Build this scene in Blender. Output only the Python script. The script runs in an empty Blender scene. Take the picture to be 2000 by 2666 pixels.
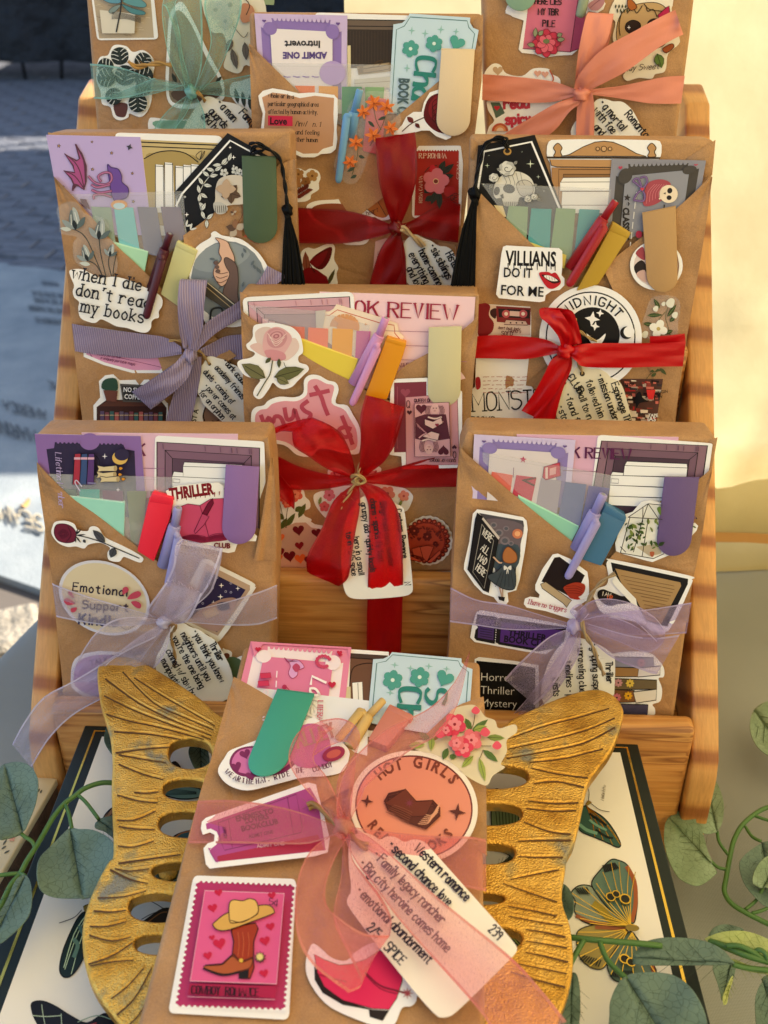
import bpy,bmesh,math,random
from mathutils import Vector,Matrix,noise
random.seed(7)
# ------------------------------------------------------------------ camera, world, sun, exposure
FPX,CX,CY=2700.0,1000.0,1333.0
PITCH=math.radians(31.4)
FWD=Vector((0,math.cos(PITCH),-math.sin(PITCH)))
UPV=Vector((0,math.sin(PITCH),math.cos(PITCH)))
RGT=Vector((1,0,0))
SC=bpy.context.scene
COL=SC.collection
cd=bpy.data.cameras.new('camera');cam=bpy.data.objects.new('camera',cd);COL.objects.link(cam)
cam.rotation_euler=(math.radians(90)-PITCH,0,0)
cd.sensor_fit='HORIZONTAL';cd.sensor_width=36;cd.lens=36.0*FPX/2000
cd.clip_start=0.01;cd.clip_end=500
cd.dof.use_dof=True;cd.dof.focus_distance=0.61;cd.dof.aperture_fstop=16
SC.camera=cam
SUN=Vector((0.75,0.30,0.60)).normalized()
w=bpy.data.worlds.new('World');SC.world=w;w.use_nodes=True
nt=w.node_tree
sky=nt.nodes.new('ShaderNodeTexSky');sky.sky_type='NISHITA';sky.sun_disc=False
sky.sun_elevation=math.asin(SUN.z);sky.sun_rotation=math.atan2(SUN.x,SUN.y)
nt.links.new(sky.outputs[0],nt.nodes['Background'].inputs[0])
nt.nodes['Background'].inputs[1].default_value=0.12
sl=bpy.data.lights.new('sun','SUN');sl.energy=5.0;sl.angle=math.radians(0.5);sl.color=(1,.93,.82)
so=bpy.data.objects.new('sun',sl);COL.objects.link(so)
so.rotation_euler=SUN.to_track_quat('Z','Y').to_euler()
vs=SC.view_settings;vs.view_transform='Standard';vs.look='None';vs.gamma=1;vs.use_curve_mapping=False
vs.exposure=1.65
SC.cycles.use_denoising=True
SC.cycles.max_bounces=8;SC.cycles.transparent_max_bounces=24;SC.cycles.caustics_reflective=False;SC.cycles.caustics_refractive=False
SC.cycles.sample_clamp_indirect=4
# ------------------------------------------------------------------ helpers: colours and materials
def lin(h):
 c=[int(h[i:i+2],16)/255 for i in(0,2,4)]
 return tuple(x/12.92 if x<=.04045 else((x+.055)/1.055)**2.4 for x in c)+(1,)
MATS={}
def mat(name,hexc='808080',rough=.5,metal=0,spec=.5,fn=None):
 if name in MATS:return MATS[name]
 m=bpy.data.materials.new(name);m.use_nodes=True
 b=m.node_tree.nodes['Principled BSDF']
 b.inputs['Base Color'].default_value=lin(hexc);b.inputs['Roughness'].default_value=rough
 b.inputs['Metallic'].default_value=metal;b.inputs['Specular IOR Level'].default_value=spec
 m.diffuse_color=lin(hexc)
 if fn:fn(m.node_tree,b)
 MATS[name]=m
 return m
def ink(h):
 return h if not isinstance(h,str)else(MATS.get(h)or mat('ink_'+h,h,.36,0,.2))
def N(t,typ,**kw):
 n=t.nodes.new(typ)
 for k,v in kw.items():
  if k in n.inputs:n.inputs[k].default_value=v
  else:setattr(n,k,v)
 return n
def ramp(t,fac,stops):
 r=t.nodes.new('ShaderNodeValToRGB');e=r.color_ramp.elements
 while len(e)<len(stops):e.new(.5)
 for i,(p,c)in enumerate(stops):e[i].position=p;e[i].color=lin(c)if isinstance(c,str)else(c,c,c,1)
 t.links.new(fac,r.inputs[0]);return r.outputs[0]
def bump(t,b,h,st,dist=.001):
 n=N(t,'ShaderNodeBump',Strength=st,Distance=dist);t.links.new(h,n.inputs['Height']);t.links.new(n.outputs[0],b.inputs['Normal'])
def coord(t,scale=(1,1,1),rot=(0,0,0)):
 c=N(t,'ShaderNodeTexCoord');m=N(t,'ShaderNodeMapping');m.inputs['Scale'].default_value=scale;m.inputs['Rotation'].default_value=rot
 t.links.new(c.outputs['Object'],m.inputs[0]);return m.outputs[0]
def noise_t(t,vec,sc,det=4,ro=.5):
 n=N(t,'ShaderNodeTexNoise',Scale=sc,Detail=det,Roughness=ro);t.links.new(vec,n.inputs['Vector']);return n.outputs['Fac']
def mixc(t,fac,a,b,mode='MIX'):
 m=N(t,'ShaderNodeMix');m.data_type='RGBA';m.blend_type=mode
 for s,v in((0,fac),(6,a),(7,b)):
  if hasattr(v,'links'):t.links.new(v,m.inputs[s])
  else:m.inputs[s].default_value=v if not isinstance(v,str)else lin(v)
 return m.outputs[2]
def f_kraft(t,b):
 v=coord(t);c=ramp(t,noise_t(t,v,35,5),[(.3,'a87b50'),(.7,'bb8d60')])
 f=ramp(t,noise_t(t,v,1400,2),[(.35,.82),(.65,1.0)])
 t.links.new(mixc(t,1.0,c,f,'MULTIPLY'),b.inputs['Base Color'])
 a=N(t,'ShaderNodeMath',operation='ADD');t.links.new(noise_t(t,v,28,3),a.inputs[0])
 k=N(t,'ShaderNodeMath',operation='MULTIPLY');t.links.new(noise_t(t,v,600,2),k.inputs[0]);k.inputs[1].default_value=.06
 t.links.new(k.outputs[0],a.inputs[1]);vo=N(t,'ShaderNodeTexVoronoi',Scale=14.0);vo.feature='DISTANCE_TO_EDGE';t.links.new(v,vo.inputs['Vector']);cr_=ramp(t,vo.outputs['Distance'],[(.0,0.0),(.03,1.0)])
 a2=N(t,'ShaderNodeMath',operation='MULTIPLY_ADD');t.links.new(cr_,a2.inputs[0]);a2.inputs[1].default_value=.05;t.links.new(a.outputs[0],a2.inputs[2]);bump(t,b,a2.outputs[0],.75,.006)
mat('kraft','b58a60',.62,fn=f_kraft)
def f_wood(sc,rot,c1,c2,c3,bands=None):
 def fn(t,b):
  v=coord(t,sc,rot)
  g=noise_t(t,v,1.0,2,.5);c=ramp(t,g,[(.30,c1),(.42,c2),(.46,c1),(.54,c2),(.57,c3),(.60,c1),(.68,c3),(.72,c2)])
  if bands:
   wv=N(t,'ShaderNodeTexWave',Scale=1.0,Distortion=6.5,Detail=2.5);wv.bands_direction='Y';wv.wave_profile='SIN';wv.inputs['Detail Scale'].default_value=.35
   t.links.new(coord(t,bands[0],bands[1]),wv.inputs['Vector']);c=ramp(t,wv.outputs['Fac'],[(.0,c1),(.5,c1),(.78,c2),(.97,c3)])
  v2=coord(t,tuple(s*12 for s in sc),rot)
  f=ramp(t,noise_t(t,v2,1.0,3),[(.35,.86),(.65,1.0)]);k=ramp(t,noise_t(t,coord(t),25,3),[(.3,.88),(.7,1.05)])
  t.links.new(mixc(t,1.0,mixc(t,1.0,c,f,'MULTIPLY'),k,'MULTIPLY'),b.inputs['Base Color'])
  bump(t,b,noise_t(t,v2,1.0,3),.3,.0008)
 return fn
mat('pine_board','d0904c',.38,fn=f_wood((2.5,75,75),(0,0,0),'d09553','bb7d40','8c5426'))
mat('pine_side','d0904c',.38,fn=f_wood((60,8,8),(math.radians(10),0,0),'d29a5a','c88c4c','9a5c2e',((3,9,9),(math.radians(-45),math.radians(12),math.radians(20)))))
def f_gold(t,b):
 v=coord(t);n1=noise_t(t,v,1100,3)
 n2=noise_t(t,v,45,4)
 t.links.new(ramp(t,n2,[(.25,'b07c34'),(.42,'dca84c'),(.58,'ecbc60'),(.66,'b39a66'),(.70,'8e8878')]),b.inputs['Base Color'])
 t.links.new(ramp(t,n2,[(.62,1.0),(.72,.5)]),b.inputs['Metallic'])
 a=N(t,'ShaderNodeMath',operation='ADD');t.links.new(n1,a.inputs[0]);t.links.new(noise_t(t,v,130,2),a.inputs[1])
 bump(t,b,a.outputs[0],.75,.0012)
mat('gold_paint','d09a30',.32,1.0,fn=f_gold)
mat('gold_groove_shade','5a3a1a',.6,.3)
mat('gold_foil','e8c25a',.22,1.0)
def sheer(name,hexc,op,fibre=3200,tint=.5):
 m=bpy.data.materials.new(name);m.use_nodes=True;t=m.node_tree;t.nodes.clear()
 o=N(t,'ShaderNodeOutputMaterial');mx=N(t,'ShaderNodeMixShader');tr=N(t,'ShaderNodeBsdfTransparent')
 d=N(t,'ShaderNodeBsdfDiffuse');tl=N(t,'ShaderNodeBsdfTranslucent');gl=N(t,'ShaderNodeBsdfSheen')if False else N(t,'ShaderNodeBsdfGlossy',Roughness=.45)
 a=N(t,'ShaderNodeMixShader');a.inputs[0].default_value=.35;g=N(t,'ShaderNodeMixShader');g.inputs[0].default_value=.04
 d.inputs[0].default_value=lin(hexc);tl.inputs[0].default_value=lin(hexc);gl.inputs[0].default_value=(1,1,1,1)
 c=lin(hexc);tr.inputs[0].default_value=tuple((1-tint)+tint*min(1,c[i]*1.3)for i in range(3))+(1,)
 t.links.new(d.outputs[0],a.inputs[1]);t.links.new(tl.outputs[0],a.inputs[2]);t.links.new(a.outputs[0],g.inputs[1]);t.links.new(gl.outputs[0],g.inputs[2])
 nz=noise_t(t,coord(t,(1,.12,1)),fibre,2)
 t.links.new(ramp(t,nz,[(.3,max(0,op-.08)),(.7,min(1,op+.08))]),mx.inputs[0])
 t.links.new(tr.outputs[0],mx.inputs[1]);t.links.new(g.outputs[0],mx.inputs[2]);t.links.new(mx.outputs[0],o.inputs[0])
 m.diffuse_color=lin(hexc);MATS[name]=m;return m
def film(name,hexc,op):
 m=bpy.data.materials.new(name);m.use_nodes=True;t=m.node_tree;t.nodes.clear()
 o=N(t,'ShaderNodeOutputMaterial');mx=N(t,'ShaderNodeMixShader');tr=N(t,'ShaderNodeBsdfTransparent')
 p=N(t,'ShaderNodeBsdfPrincipled');p.inputs['Base Color'].default_value=lin(hexc);p.inputs['Roughness'].default_value=.12
 nz=noise_t(t,coord(t),40,2);bp=N(t,'ShaderNodeBump',Strength=.4,Distance=.004);t.links.new(nz,bp.inputs['Height']);t.links.new(bp.outputs[0],p.inputs['Normal'])
 fr=N(t,'ShaderNodeFresnel',IOR=1.75);t.links.new(bp.outputs[0],fr.inputs['Normal'])
 ad=N(t,'ShaderNodeMath',operation='ADD');ad.inputs[1].default_value=op;t.links.new(fr.outputs[0],ad.inputs[0]);t.links.new(ad.outputs[0],mx.inputs[0])
 t.links.new(tr.outputs[0],mx.inputs[1]);t.links.new(p.outputs[0],mx.inputs[2]);t.links.new(mx.outputs[0],o.inputs[0]);MATS[name]=m;return m
film('clear_film','e8e8ee',.07);film('clear_vinyl','d8c8a8',.10)
def f_satin(t,b):
 b.inputs['Specular IOR Level'].default_value=.36;bump(t,b,noise_t(t,coord(t,(1,.15,.15)),1800,2),.15,.0005)
def f_plastic(t,b):bump(t,b,noise_t(t,coord(t),2500,2),.05,.0005)
# ------------------------------------------------------------------ helpers: pixel rays and planes
YAW=math.radians(2.8)
def ray(px,py):return FWD+RGT*((px-CX)/FPX)-UPV*((py-CY)/FPX)
class Plane:  # a real plane in space: everything traced on it keeps its own distance
 def __init__(s,y,z,lean,yaw=YAW,x=0):
  s.q=Vector((x,y,z));L=math.radians(lean)
  s.n=Vector((-math.sin(yaw)*math.cos(L),-math.cos(yaw)*math.cos(L),math.sin(L))).normalized()
 def pt(s,px,py,off=0):
  d=ray(px,py);q=s.q+s.n*off
  return d*(q.dot(s.n)/d.dot(s.n))
FR=dict(A1=(0,0,700),A2=(600,0,700),A3=(1200,0,800),A4=(50,300,750),B1=(600,350,700),B2=(1180,330,720),B3=(50,680,700),B4=(600,720,700),
C1=(1180,750,720),C2=(50,1080,700),C3=(600,1150,700),C4=(1150,1080,750),D1=(0,1400,750),D2=(500,1640,850),D3=(1150,1450,750),D4=(0,1950,800),D5=(700,2050,800),D6=(1300,1950,700),PX=(0,0,1659))
def fr2px(f,x,y):
 a,b,c=FR[f];k=c/1659;return a+x*k,b+y*k
def link(o,parent=None):
 COL.objects.link(o)
 if parent:o.parent=parent
 return o
def wloc(o):
 v=Vector((0,0,0))
 while o:v=v+o.location;o=o.parent
 return v
LABELS={}
def tag(o,label=None,cat=None,group=None,kind=None):
 if label:o['label']=label
 if cat:o['category']=cat
 if group:o['group']=group
 if kind:o['kind']=kind
 return o
def empty(name,loc,label,cat,group=None):
 o=bpy.data.objects.new(name,None);o.empty_display_size=.02;COL.objects.link(o);o.location=loc
 return tag(o,label,cat,group)
def make(name,vs_,fs,mats,mi=None,parent=None,smooth=False,loc=None):
 org=wloc(parent)if parent else(loc if loc is not None else sum(vs_,Vector())/max(1,len(vs_)))
 me=bpy.data.meshes.new(name);me.from_pydata([tuple(v-org)for v in vs_],[],fs)
 for m in mats:me.materials.append(m)
 if mi:me.polygons.foreach_set('material_index',mi)
 if smooth:me.polygons.foreach_set('use_smooth',[True]*len(fs))
 me.update();o=bpy.data.objects.new(name,me)
 if not parent:o.location=org
 return link(o,parent)
def finish(o,bev=0,seg=2,sub=0,smooth=False):
 if bev:
  bm_=bmesh.new();bm_.from_mesh(o.data);bmesh.ops.remove_doubles(bm_,verts=bm_.verts,dist=1e-6);bmesh.ops.recalc_face_normals(bm_,faces=bm_.faces);bm_.to_mesh(o.data);bm_.free()
  m=o.modifiers.new('b','BEVEL');m.width=bev;m.segments=seg;m.limit_method='ANGLE';m.angle_limit=math.radians(35)
  for p in o.data.polygons:p.use_smooth=True
  w_=o.modifiers.new('w','WEIGHTED_NORMAL')if False else None
 if sub:
  m=o.modifiers.new('s','SUBSURF');m.levels=sub;m.render_levels=sub
 return o
def cat_closed(P,n=5):
 out=[];L=len(P)
 for i in range(L):
  a,b,c,d=P[i-1],P[i],P[(i+1)%L],P[(i+2)%L]
  for k in range(n):
   t=k/n
   out.append(tuple(.5*(2*b[j]+(c[j]-a[j])*t+(2*a[j]-5*b[j]+4*c[j]-d[j])*t*t+(3*b[j]-a[j]-3*c[j]+d[j])*t**3)for j in range(len(b))))
 return out
def cat_open(P,n=6):
 out=[];L=len(P)
 for i in range(L-1):
  a,b,c,d=P[max(0,i-1)],P[i],P[i+1],P[min(L-1,i+2)]
  for k in range(n):
   t=k/n
   out.append(tuple(.5*(2*b[j]+(c[j]-a[j])*t+(2*a[j]-5*b[j]+4*c[j]-d[j])*t*t+(3*b[j]-a[j]-3*c[j]+d[j])*t**3)for j in range(len(b))))
 out.append(tuple(P[-1]));return out
def chaikin(P,closed=False,it=2,ang=75):
 for _ in range(it):
  o=[];L=len(P)
  for i in range(L):
   if not closed and i in(0,L-1):o.append(P[i]);continue
   a,b,c=P[i-1],P[i],P[(i+1)%L]
   u=(b[0]-a[0],b[1]-a[1]);v=(c[0]-b[0],c[1]-b[1])
   lu=math.hypot(*u)or 1;lv=math.hypot(*v)or 1
   cs=max(-1,min(1,(u[0]*v[0]+u[1]*v[1])/lu/lv))
   if math.degrees(math.acos(cs))>ang:o.append(b);continue
   o.append((b[0]*.75+a[0]*.25,b[1]*.75+a[1]*.25));o.append((b[0]*.75+c[0]*.25,b[1]*.75+c[1]*.25))
  P=o
 return P
# ------------------------------------------------------------------ lettering: a stroke alphabet (pairs are x,y on a grid; a,b,c are below the line)
G={'a':'45260402103043 4640','b':'0900 05264542301001','c':'45260402103041','d':'4940 45260402103043','e':'034345260402103041','f':'48392820 0636',
'g':'45260402103043 464b3c1c0b','h':'0900 0426364540','i':'1610 1819','j':'262b1c0c 2829','k':'0900 4602 1340','l':'1910','m':'0600 0416263530 3546566560',
'n':'0600 0426364540','o':'2604021030424426','p':'060c 05264542301001','q':'464c 45260402103041','r':'0600 04263645','s':'4536160504334241301001','t':'28213040 0646',
'u':'0601103042 4640','v':'062046','w':'0610355066','x':'0640 4600','y':'0621 461c','z':'06460040',
'A':'003960 1454','B':'0900 093958563505 3554513000','C':'5839190702103051','D':'0900 092957522000','E':'59090050 0545','F':'590900 0545','G':'58391907021030515434',
'H':'0900 5950 0555','I':'1910','J':'4942301002','K':'0900 5904 2650','L':'090050','M':'0009336960','N':'00095059','O':'391907021030525739','P':'0900 093958564505',
'Q':'391907021030525739 3250','R':'0900 093958564505 2550','S':'583919080615355452301001','T':'0949 2920','U':'090210305259','V':'092049','W':'0920375079','X':'0950 5900',
'Y':'0925 4925 2520','Z':'09590050','0':'291907021030424739 29','1':'072920','2':'071939474600 0040','3':'0819394735 1535 3544423010 01','4':'393003 0343','5':'490905355452301001',
'9':'47293918062544 4740','.':'1011',',':'1100',"'":'2917','-':'0444','*':'1415 2425','/':'0049','!':'1913 1110','?':'0729394723 2021','&':'5019294702103053','c|':'4526040210304 1',' ':''}
VAL={**{str(i):i for i in range(10)},'a':-1,'b':-2,'c':-3}
def strokes(ch):
 r=[]
 for s in G.get(ch,'').split(' '):
  if len(s)>=4:r.append([(VAL[s[i]],VAL[s[i+1]])for i in range(0,len(s)-1,2)])
 return r
FONTC={}
def glyph_mesh(txt,bold):
 k=(txt,bold)
 if k not in FONTC:
  cu=bpy.data.curves.new('t','FONT');cu.body=txt;cu.offset=bold;cu.resolution_u=2;cu.fill_mode='FRONT'
  o=bpy.data.objects.new('t',cu);COL.objects.link(o)
  me=o.to_mesh();FONTC[k]=([(v.co.x,v.co.y)for v in me.vertices],[list(p.vertices)for p in me.polygons])
  o.to_mesh_clear();bpy.data.objects.remove(o);bpy.data.curves.remove(cu)
 return FONTC[k]
EPS=0.00004
class Art:  # flat print and cut shapes on a plane
 def __init__(s,plane,off_mm=0,frame='PX'):
  s.p=plane;s.off=off_mm/1000;s.v=[];s.f=[];s.mi=[];s.m=[];s.fr=frame;s.st=[];s.q=None
 def F(s,frame):s.fr=frame;return s
 def push(s,cx,cy,sc=1,rot=0,sy=None):
  r=math.radians(rot);s.st.append(('a',cx,cy,sc,sy if sy is not None else sc,math.cos(r),math.sin(r)));return s
 def quad(s,a,b,c,d):s.st.append(('q',a,b,c,d));return s  # corners TL TR BR BL of the unit square
 def pop(s):s.st.pop();return s
 def px(s,x,y):
  for t in reversed(s.st):
   if t[0]=='a':
    x,y=x*t[3],y*t[4];x,y=t[1]+x*t[5]-y*t[6],t[2]+x*t[6]+y*t[5]
   else:
    _,a,b,c,d=t
    x,y=((1-x)*(1-y)*a[0]+x*(1-y)*b[0]+x*y*c[0]+(1-x)*y*d[0],(1-x)*(1-y)*a[1]+x*(1-y)*b[1]+x*y*c[1]+(1-x)*y*d[1])
  return fr2px(s.fr,x,y)
 def W(s,x,y,off=None):return s.p.pt(*s.px(x,y),s.off if off is None else off)
 def mid(s,c):
  m=ink(c)
  if m not in s.m:s.m.append(m)
  return s.m.index(m)
 def face(s,pts3,c):
  b=len(s.v);s.v+=pts3;s.f.append(list(range(b,b+len(pts3))));s.mi.append(s.mid(c))
 def up(s,k=1):s.off+=EPS*k
 def poly(s,P,c):
  s.up();s.face([s.W(x,y)for x,y in P],c);return s
 def blob(s,P,c,n=4):return s.poly(cat_closed(P,n),c)
 def ell(s,cx,cy,rx,ry,c,rot=0,n=22,a0=0,a1=360):
  r=math.radians(rot);P=[]
  for i in range(n+(0 if a1-a0==360 else 1)):
   a=math.radians(a0+(a1-a0)*i/n);x,y=rx*math.cos(a),ry*math.sin(a)
   P.append((cx+x*math.cos(r)-y*math.sin(r),cy+x*math.sin(r)+y*math.cos(r)))
  return s.poly(P,c)
 def strip(s,P,w,c,closed=False,w2=None,nib=0):
  L=len(P)
  if L<2:return s
  s.up();m=s.mid(c);b=len(s.v);n=L
  for i in range(L):
   a=P[i-1]if(i or closed)else P[0];d=P[(i+1)%L]if(i<L-1 or closed)else P[-1]
   dx,dy=d[0]-a[0],d[1]-a[1];l=math.hypot(dx,dy)or 1;ww=w if w2 is None else w+(w2-w)*i/(L-1)
   if nib:ww*=(1-nib)+nib*abs(dy/l)
   ox,oy=-dy/l*ww/2,dx/l*ww/2;x,y=P[i]
   if not closed and i==0:x-=dx/l*ww*.3;y-=dy/l*ww*.3
   if not closed and i==L-1:x+=dx/l*ww*.3;y+=dy/l*ww*.3
   s.v+=[s.W(x+ox,y+oy),s.W(x-ox,y-oy)]
  for i in range(L if closed else L-1):
   j=(i+1)%L;s.f.append([b+2*i,b+2*i+1,b+2*j+1,b+2*j]);s.mi.append(m)
  return s
 def line(s,P,w,c,smooth=True,closed=False,w2=None):
  if smooth and len(P)>2:P=cat_closed(P,4)if closed else cat_open(P,4)
  return s.strip(P,w,c,closed,w2)
 def outl(s,P,c,lc='201818',w=4,smooth=True):
  Q=cat_closed(P,4)if smooth else P
  s.poly(Q,c);return s.strip(Q,w,lc,True)
 def slab(s,P,thick_mm,c,smooth=False,side=None):  # raised piece: top at off+thick, with its side walls
  Q=cat_closed(P,4)if smooth else P
  lo=s.off;s.off+=thick_mm/1000;hi=s.off
  s.face([s.W(x,y)for x,y in Q],c)
  b=len(s.v);L=len(Q);mi=s.mid(side or c)
  s.v+=[s.W(x,y,hi)for x,y in Q]
  T=s.v[b:b+L];s.v+=[v-s.p.n*(hi-lo)for v in T]
  for i in range(L):j=(i+1)%L;s.f.append([b+i,b+j,b+L+j,b+L+i]);s.mi.append(mi)
  return s
 def star4(s,x,y,r,c,rot=0,k=.28):
  P=[]
  for i in range(8):
   a=math.radians(i*45+rot);rr=r if i%2==0 else r*k
   P.append((x+rr*math.sin(a),y-rr*math.cos(a)))
  return s.poly(P,c)
 def star(s,x,y,r,c,rot=0,n=5,k=.45):
  return s.poly([(x+(r if i%2==0 else r*k)*math.sin(math.radians(i*180/n+rot)),y-(r if i%2==0 else r*k)*math.cos(math.radians(i*180/n+rot)))for i in range(2*n)],c)
 def heart(s,x,y,r,c,rot=0):
  P=[];q=math.radians(rot)
  for i in range(20):
   t=i/20*2*math.pi;a=16*math.sin(t)**3/16*r;b_=-(13*math.cos(t)-5*math.cos(2*t)-2*math.cos(3*t)-math.cos(4*t))/16*r
   P.append((x+a*math.cos(q)-b_*math.sin(q),y+a*math.sin(q)+b_*math.cos(q)))
  return s.poly(P,c)
 def flower(s,x,y,r,c,cc,n=5,rot=0,k=.42,ol=None):
  for i in range(n):
   a=math.radians(360/n*i+rot);px_,py_=x+r*.55*math.sin(a),y-r*.55*math.cos(a)
   if ol:s.ell(px_,py_,r*k*1.1,r*.55,ol,math.degrees(a),10)
   s.ell(px_,py_,r*k*.95,r*.5,c,math.degrees(a),10)
  if cc:s.ell(x,y,r*.22,r*.22,cc,0,10)
  return s
 def leaf(s,x0,y0,x1,y1,w,c,vc=None,ol=None,olw=3):
  dx,dy=x1-x0,y1-y0;nx,ny=-dy,dx;l=math.hypot(dx,dy)or 1;nx,ny=nx/l,ny/l
  P=[(x0,y0)]+[(x0+dx*t+nx*w*q,y0+dy*t+ny*w*q)for t,q in((.2,.35),(.45,.5),(.75,.33))]+[(x1,y1)]+[(x0+dx*t-nx*w*q,y0+dy*t-ny*w*q)for t,q in((.75,.33),(.45,.5),(.2,.35))]
  s.poly(P,c)
  if ol:s.strip(P,olw,ol,True)
  if vc:s.strip([(x0,y0),(x0+dx*.85,y0+dy*.85)],max(1.2,w*.06),vc)
  return s
 def text(s,t,x,y,h,c,rot=0,w=None,sx=1,font='hand',bold=.02,sp=1.6,shear=0,align='l',curve=None,jit=0):
  """h = cap height in frame units; font hand | serif | type | sans"""
  s.push(x,y,1,rot);rnd=random.Random(hash(t)&255 if False else len(t)*13)
  if font=='sans':
   V,Fc=glyph_mesh(t,bold)
   if V:
    k=h/.69;mx_=max(v[0]for v in V);ox=-mx_*k*sx/2 if align=='c'else 0
    s.up();b=len(s.v);m=s.mid(c)
    for a,b_ in V:
     X,Y=a*k*sx+ox+shear*b_*k,-b_*k
     if curve:R=curve;an=X/R;X,Y=(R-Y if R>0 else R-Y)*math.sin(an),(R-(R-Y)*math.cos(an))if True else Y
     s.v.append(s.W(X,Y))
    for f_ in Fc:s.f.append([b+i for i in f_]);s.mi.append(m)
  else:
   k=h/9;w=w or h*.13;cur=0;items=[]
   for ch in t:
    st=strokes(ch);wd=max([p[0]for q in st for p in q],default=2)
    items.append((cur,st));cur+=wd+sp
   ox=-cur*k*sx/2 if align=='c'else 0
   for cu_,st in items:
    jx,jy,js=(rnd.uniform(-jit,jit),rnd.uniform(-jit,jit),1+rnd.uniform(-jit,jit)*.15)if jit else(0,0,1)
    for q in st:
     P=[((cu_+a*js+jx)*k*sx+ox+shear*b_*k,-(b_*js+jy*.6)*k)for a,b_ in q]
     def tr(P):
      if not curve:return P
      return[((curve-Y)*math.sin(X/curve),curve-(curve-Y)*math.cos(X/curve))for X,Y in P]
     Q=chaikin(P,False,2)
     s.strip(tr(Q),w,c,nib=(.55 if font=='serif'else 0))
     if font in('serif','type'):
      tk=k*(1.15 if font=='type'else.95);tw=w*(.8 if font=='type'else.35)
      for e,f_ in((q[0],q[1]),(q[-1],q[-2])):
       if e[1]in(0,9,6,-3)and abs(e[0]-f_[0])<=abs(e[1]-f_[1])*.8 and abs(e[1]-f_[1])>1:
        X,Y=(cu_+e[0])*k*sx+ox+shear*e[1]*k,-e[1]*k
        s.strip(tr([(X-tk,Y),(X+tk,Y)]),tw,c)
  s.pop();return s
 def build(s,name,parent=None,smooth=False):return make(name,s.v,s.f,s.m,s.mi,parent,smooth)
# ------------------------------------------------------------------ 3-D builders in a plane's space (x, y in a frame, off in mm)
def P3(pl,fr,x,y,off=0):return pl.pt(*fr2px(fr,x,y),off/1000)
def tube_w(name,pts,rads,m,parent=None,seg=8,cap=True):
 V=[];Fc=[];L=len(pts)
 if not isinstance(rads,(list,tuple)):rads=[rads]*L
 t0=(pts[1]-pts[0]).normalized();ref=Vector((0,0,1))if abs(t0.z)<.8 else Vector((1,0,0))
 u=t0.cross(ref).normalized()
 for i,p in enumerate(pts):
  t=(pts[min(L-1,i+1)]-pts[max(0,i-1)])
  t=t.normalized()if t.length>1e-9 else t0
  u=(u-t*u.dot(t)).normalized();v=t.cross(u)
  for k in range(seg):
   a=2*math.pi*k/seg;V.append(p+(u*math.cos(a)+v*math.sin(a))*rads[i])
 for i in range(L-1):
  for k in range(seg):j=(k+1)%seg;Fc.append([i*seg+k,i*seg+j,(i+1)*seg+j,(i+1)*seg+k])
 if cap:Fc.append(list(range(seg))[::-1]);Fc.append([(L-1)*seg+k for k in range(seg)])
 return make(name,V,Fc,[ink(m)],None,parent,True)
def tube(name,pl,fr,P,r_mm,m,parent=None,seg=8,n=5):
 Q=cat_open(P,n)if len(P)>2 else P
 if isinstance(r_mm,(list,tuple)):
  r=cat_open([(a,0)for a in r_mm],n)if len(P)>2 else[(a,)for a in r_mm];r=[a[0]/1000 for a in r]
 else:r=r_mm/1000
 return tube_w(name,[P3(pl,fr,*q)for q in Q],r,m,parent,seg)
def twine(name,pl,fr,P,r_mm,parent=None,c='a98a5c',n=8):
 """two twisted strands as one mesh"""
 Q=[P3(pl,fr,*q)for q in cat_open(P,n)];V=[];Fc=[];seg=5;r=r_mm/1000
 for s_ in range(2):
  b=len(V);L=len(Q);u=None;dist=0
  for i,p in enumerate(Q):
   t=(Q[min(L-1,i+1)]-Q[max(0,i-1)]).normalized()
   if i:dist+=(Q[i]-Q[i-1]).length
   u=t.orthogonal().normalized()if u is None else(u-t*u.dot(t)).normalized();v=t.cross(u)
   ph=dist/(r*5)*2+s_*math.pi;c0=p+(u*math.cos(ph)+v*math.sin(ph))*r*.55
   for k in range(seg):
    a=2*math.pi*k/seg;V.append(c0+(u*math.cos(a)+v*math.sin(a))*r*.62)
  for i in range(L-1):
   for k in range(seg):j=(k+1)%seg;Fc.append([b+i*seg+k,b+i*seg+j,b+(i+1)*seg+j,b+(i+1)*seg+k])
 rnd=random.Random(3)
 for _ in range(len(Q)):  # loose fibres
  p=rnd.choice(Q);d=Vector((rnd.uniform(-1,1),rnd.uniform(-1,1),rnd.uniform(-1,1)))*r*4;b=len(V)
  V+=[p,p+d*.5+Vector((0,0,r*.12)),p+d];Fc.append([b,b+1,b+2])
 return make(name,V,Fc,[ink(c)],None,parent,True)
RO=0
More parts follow.
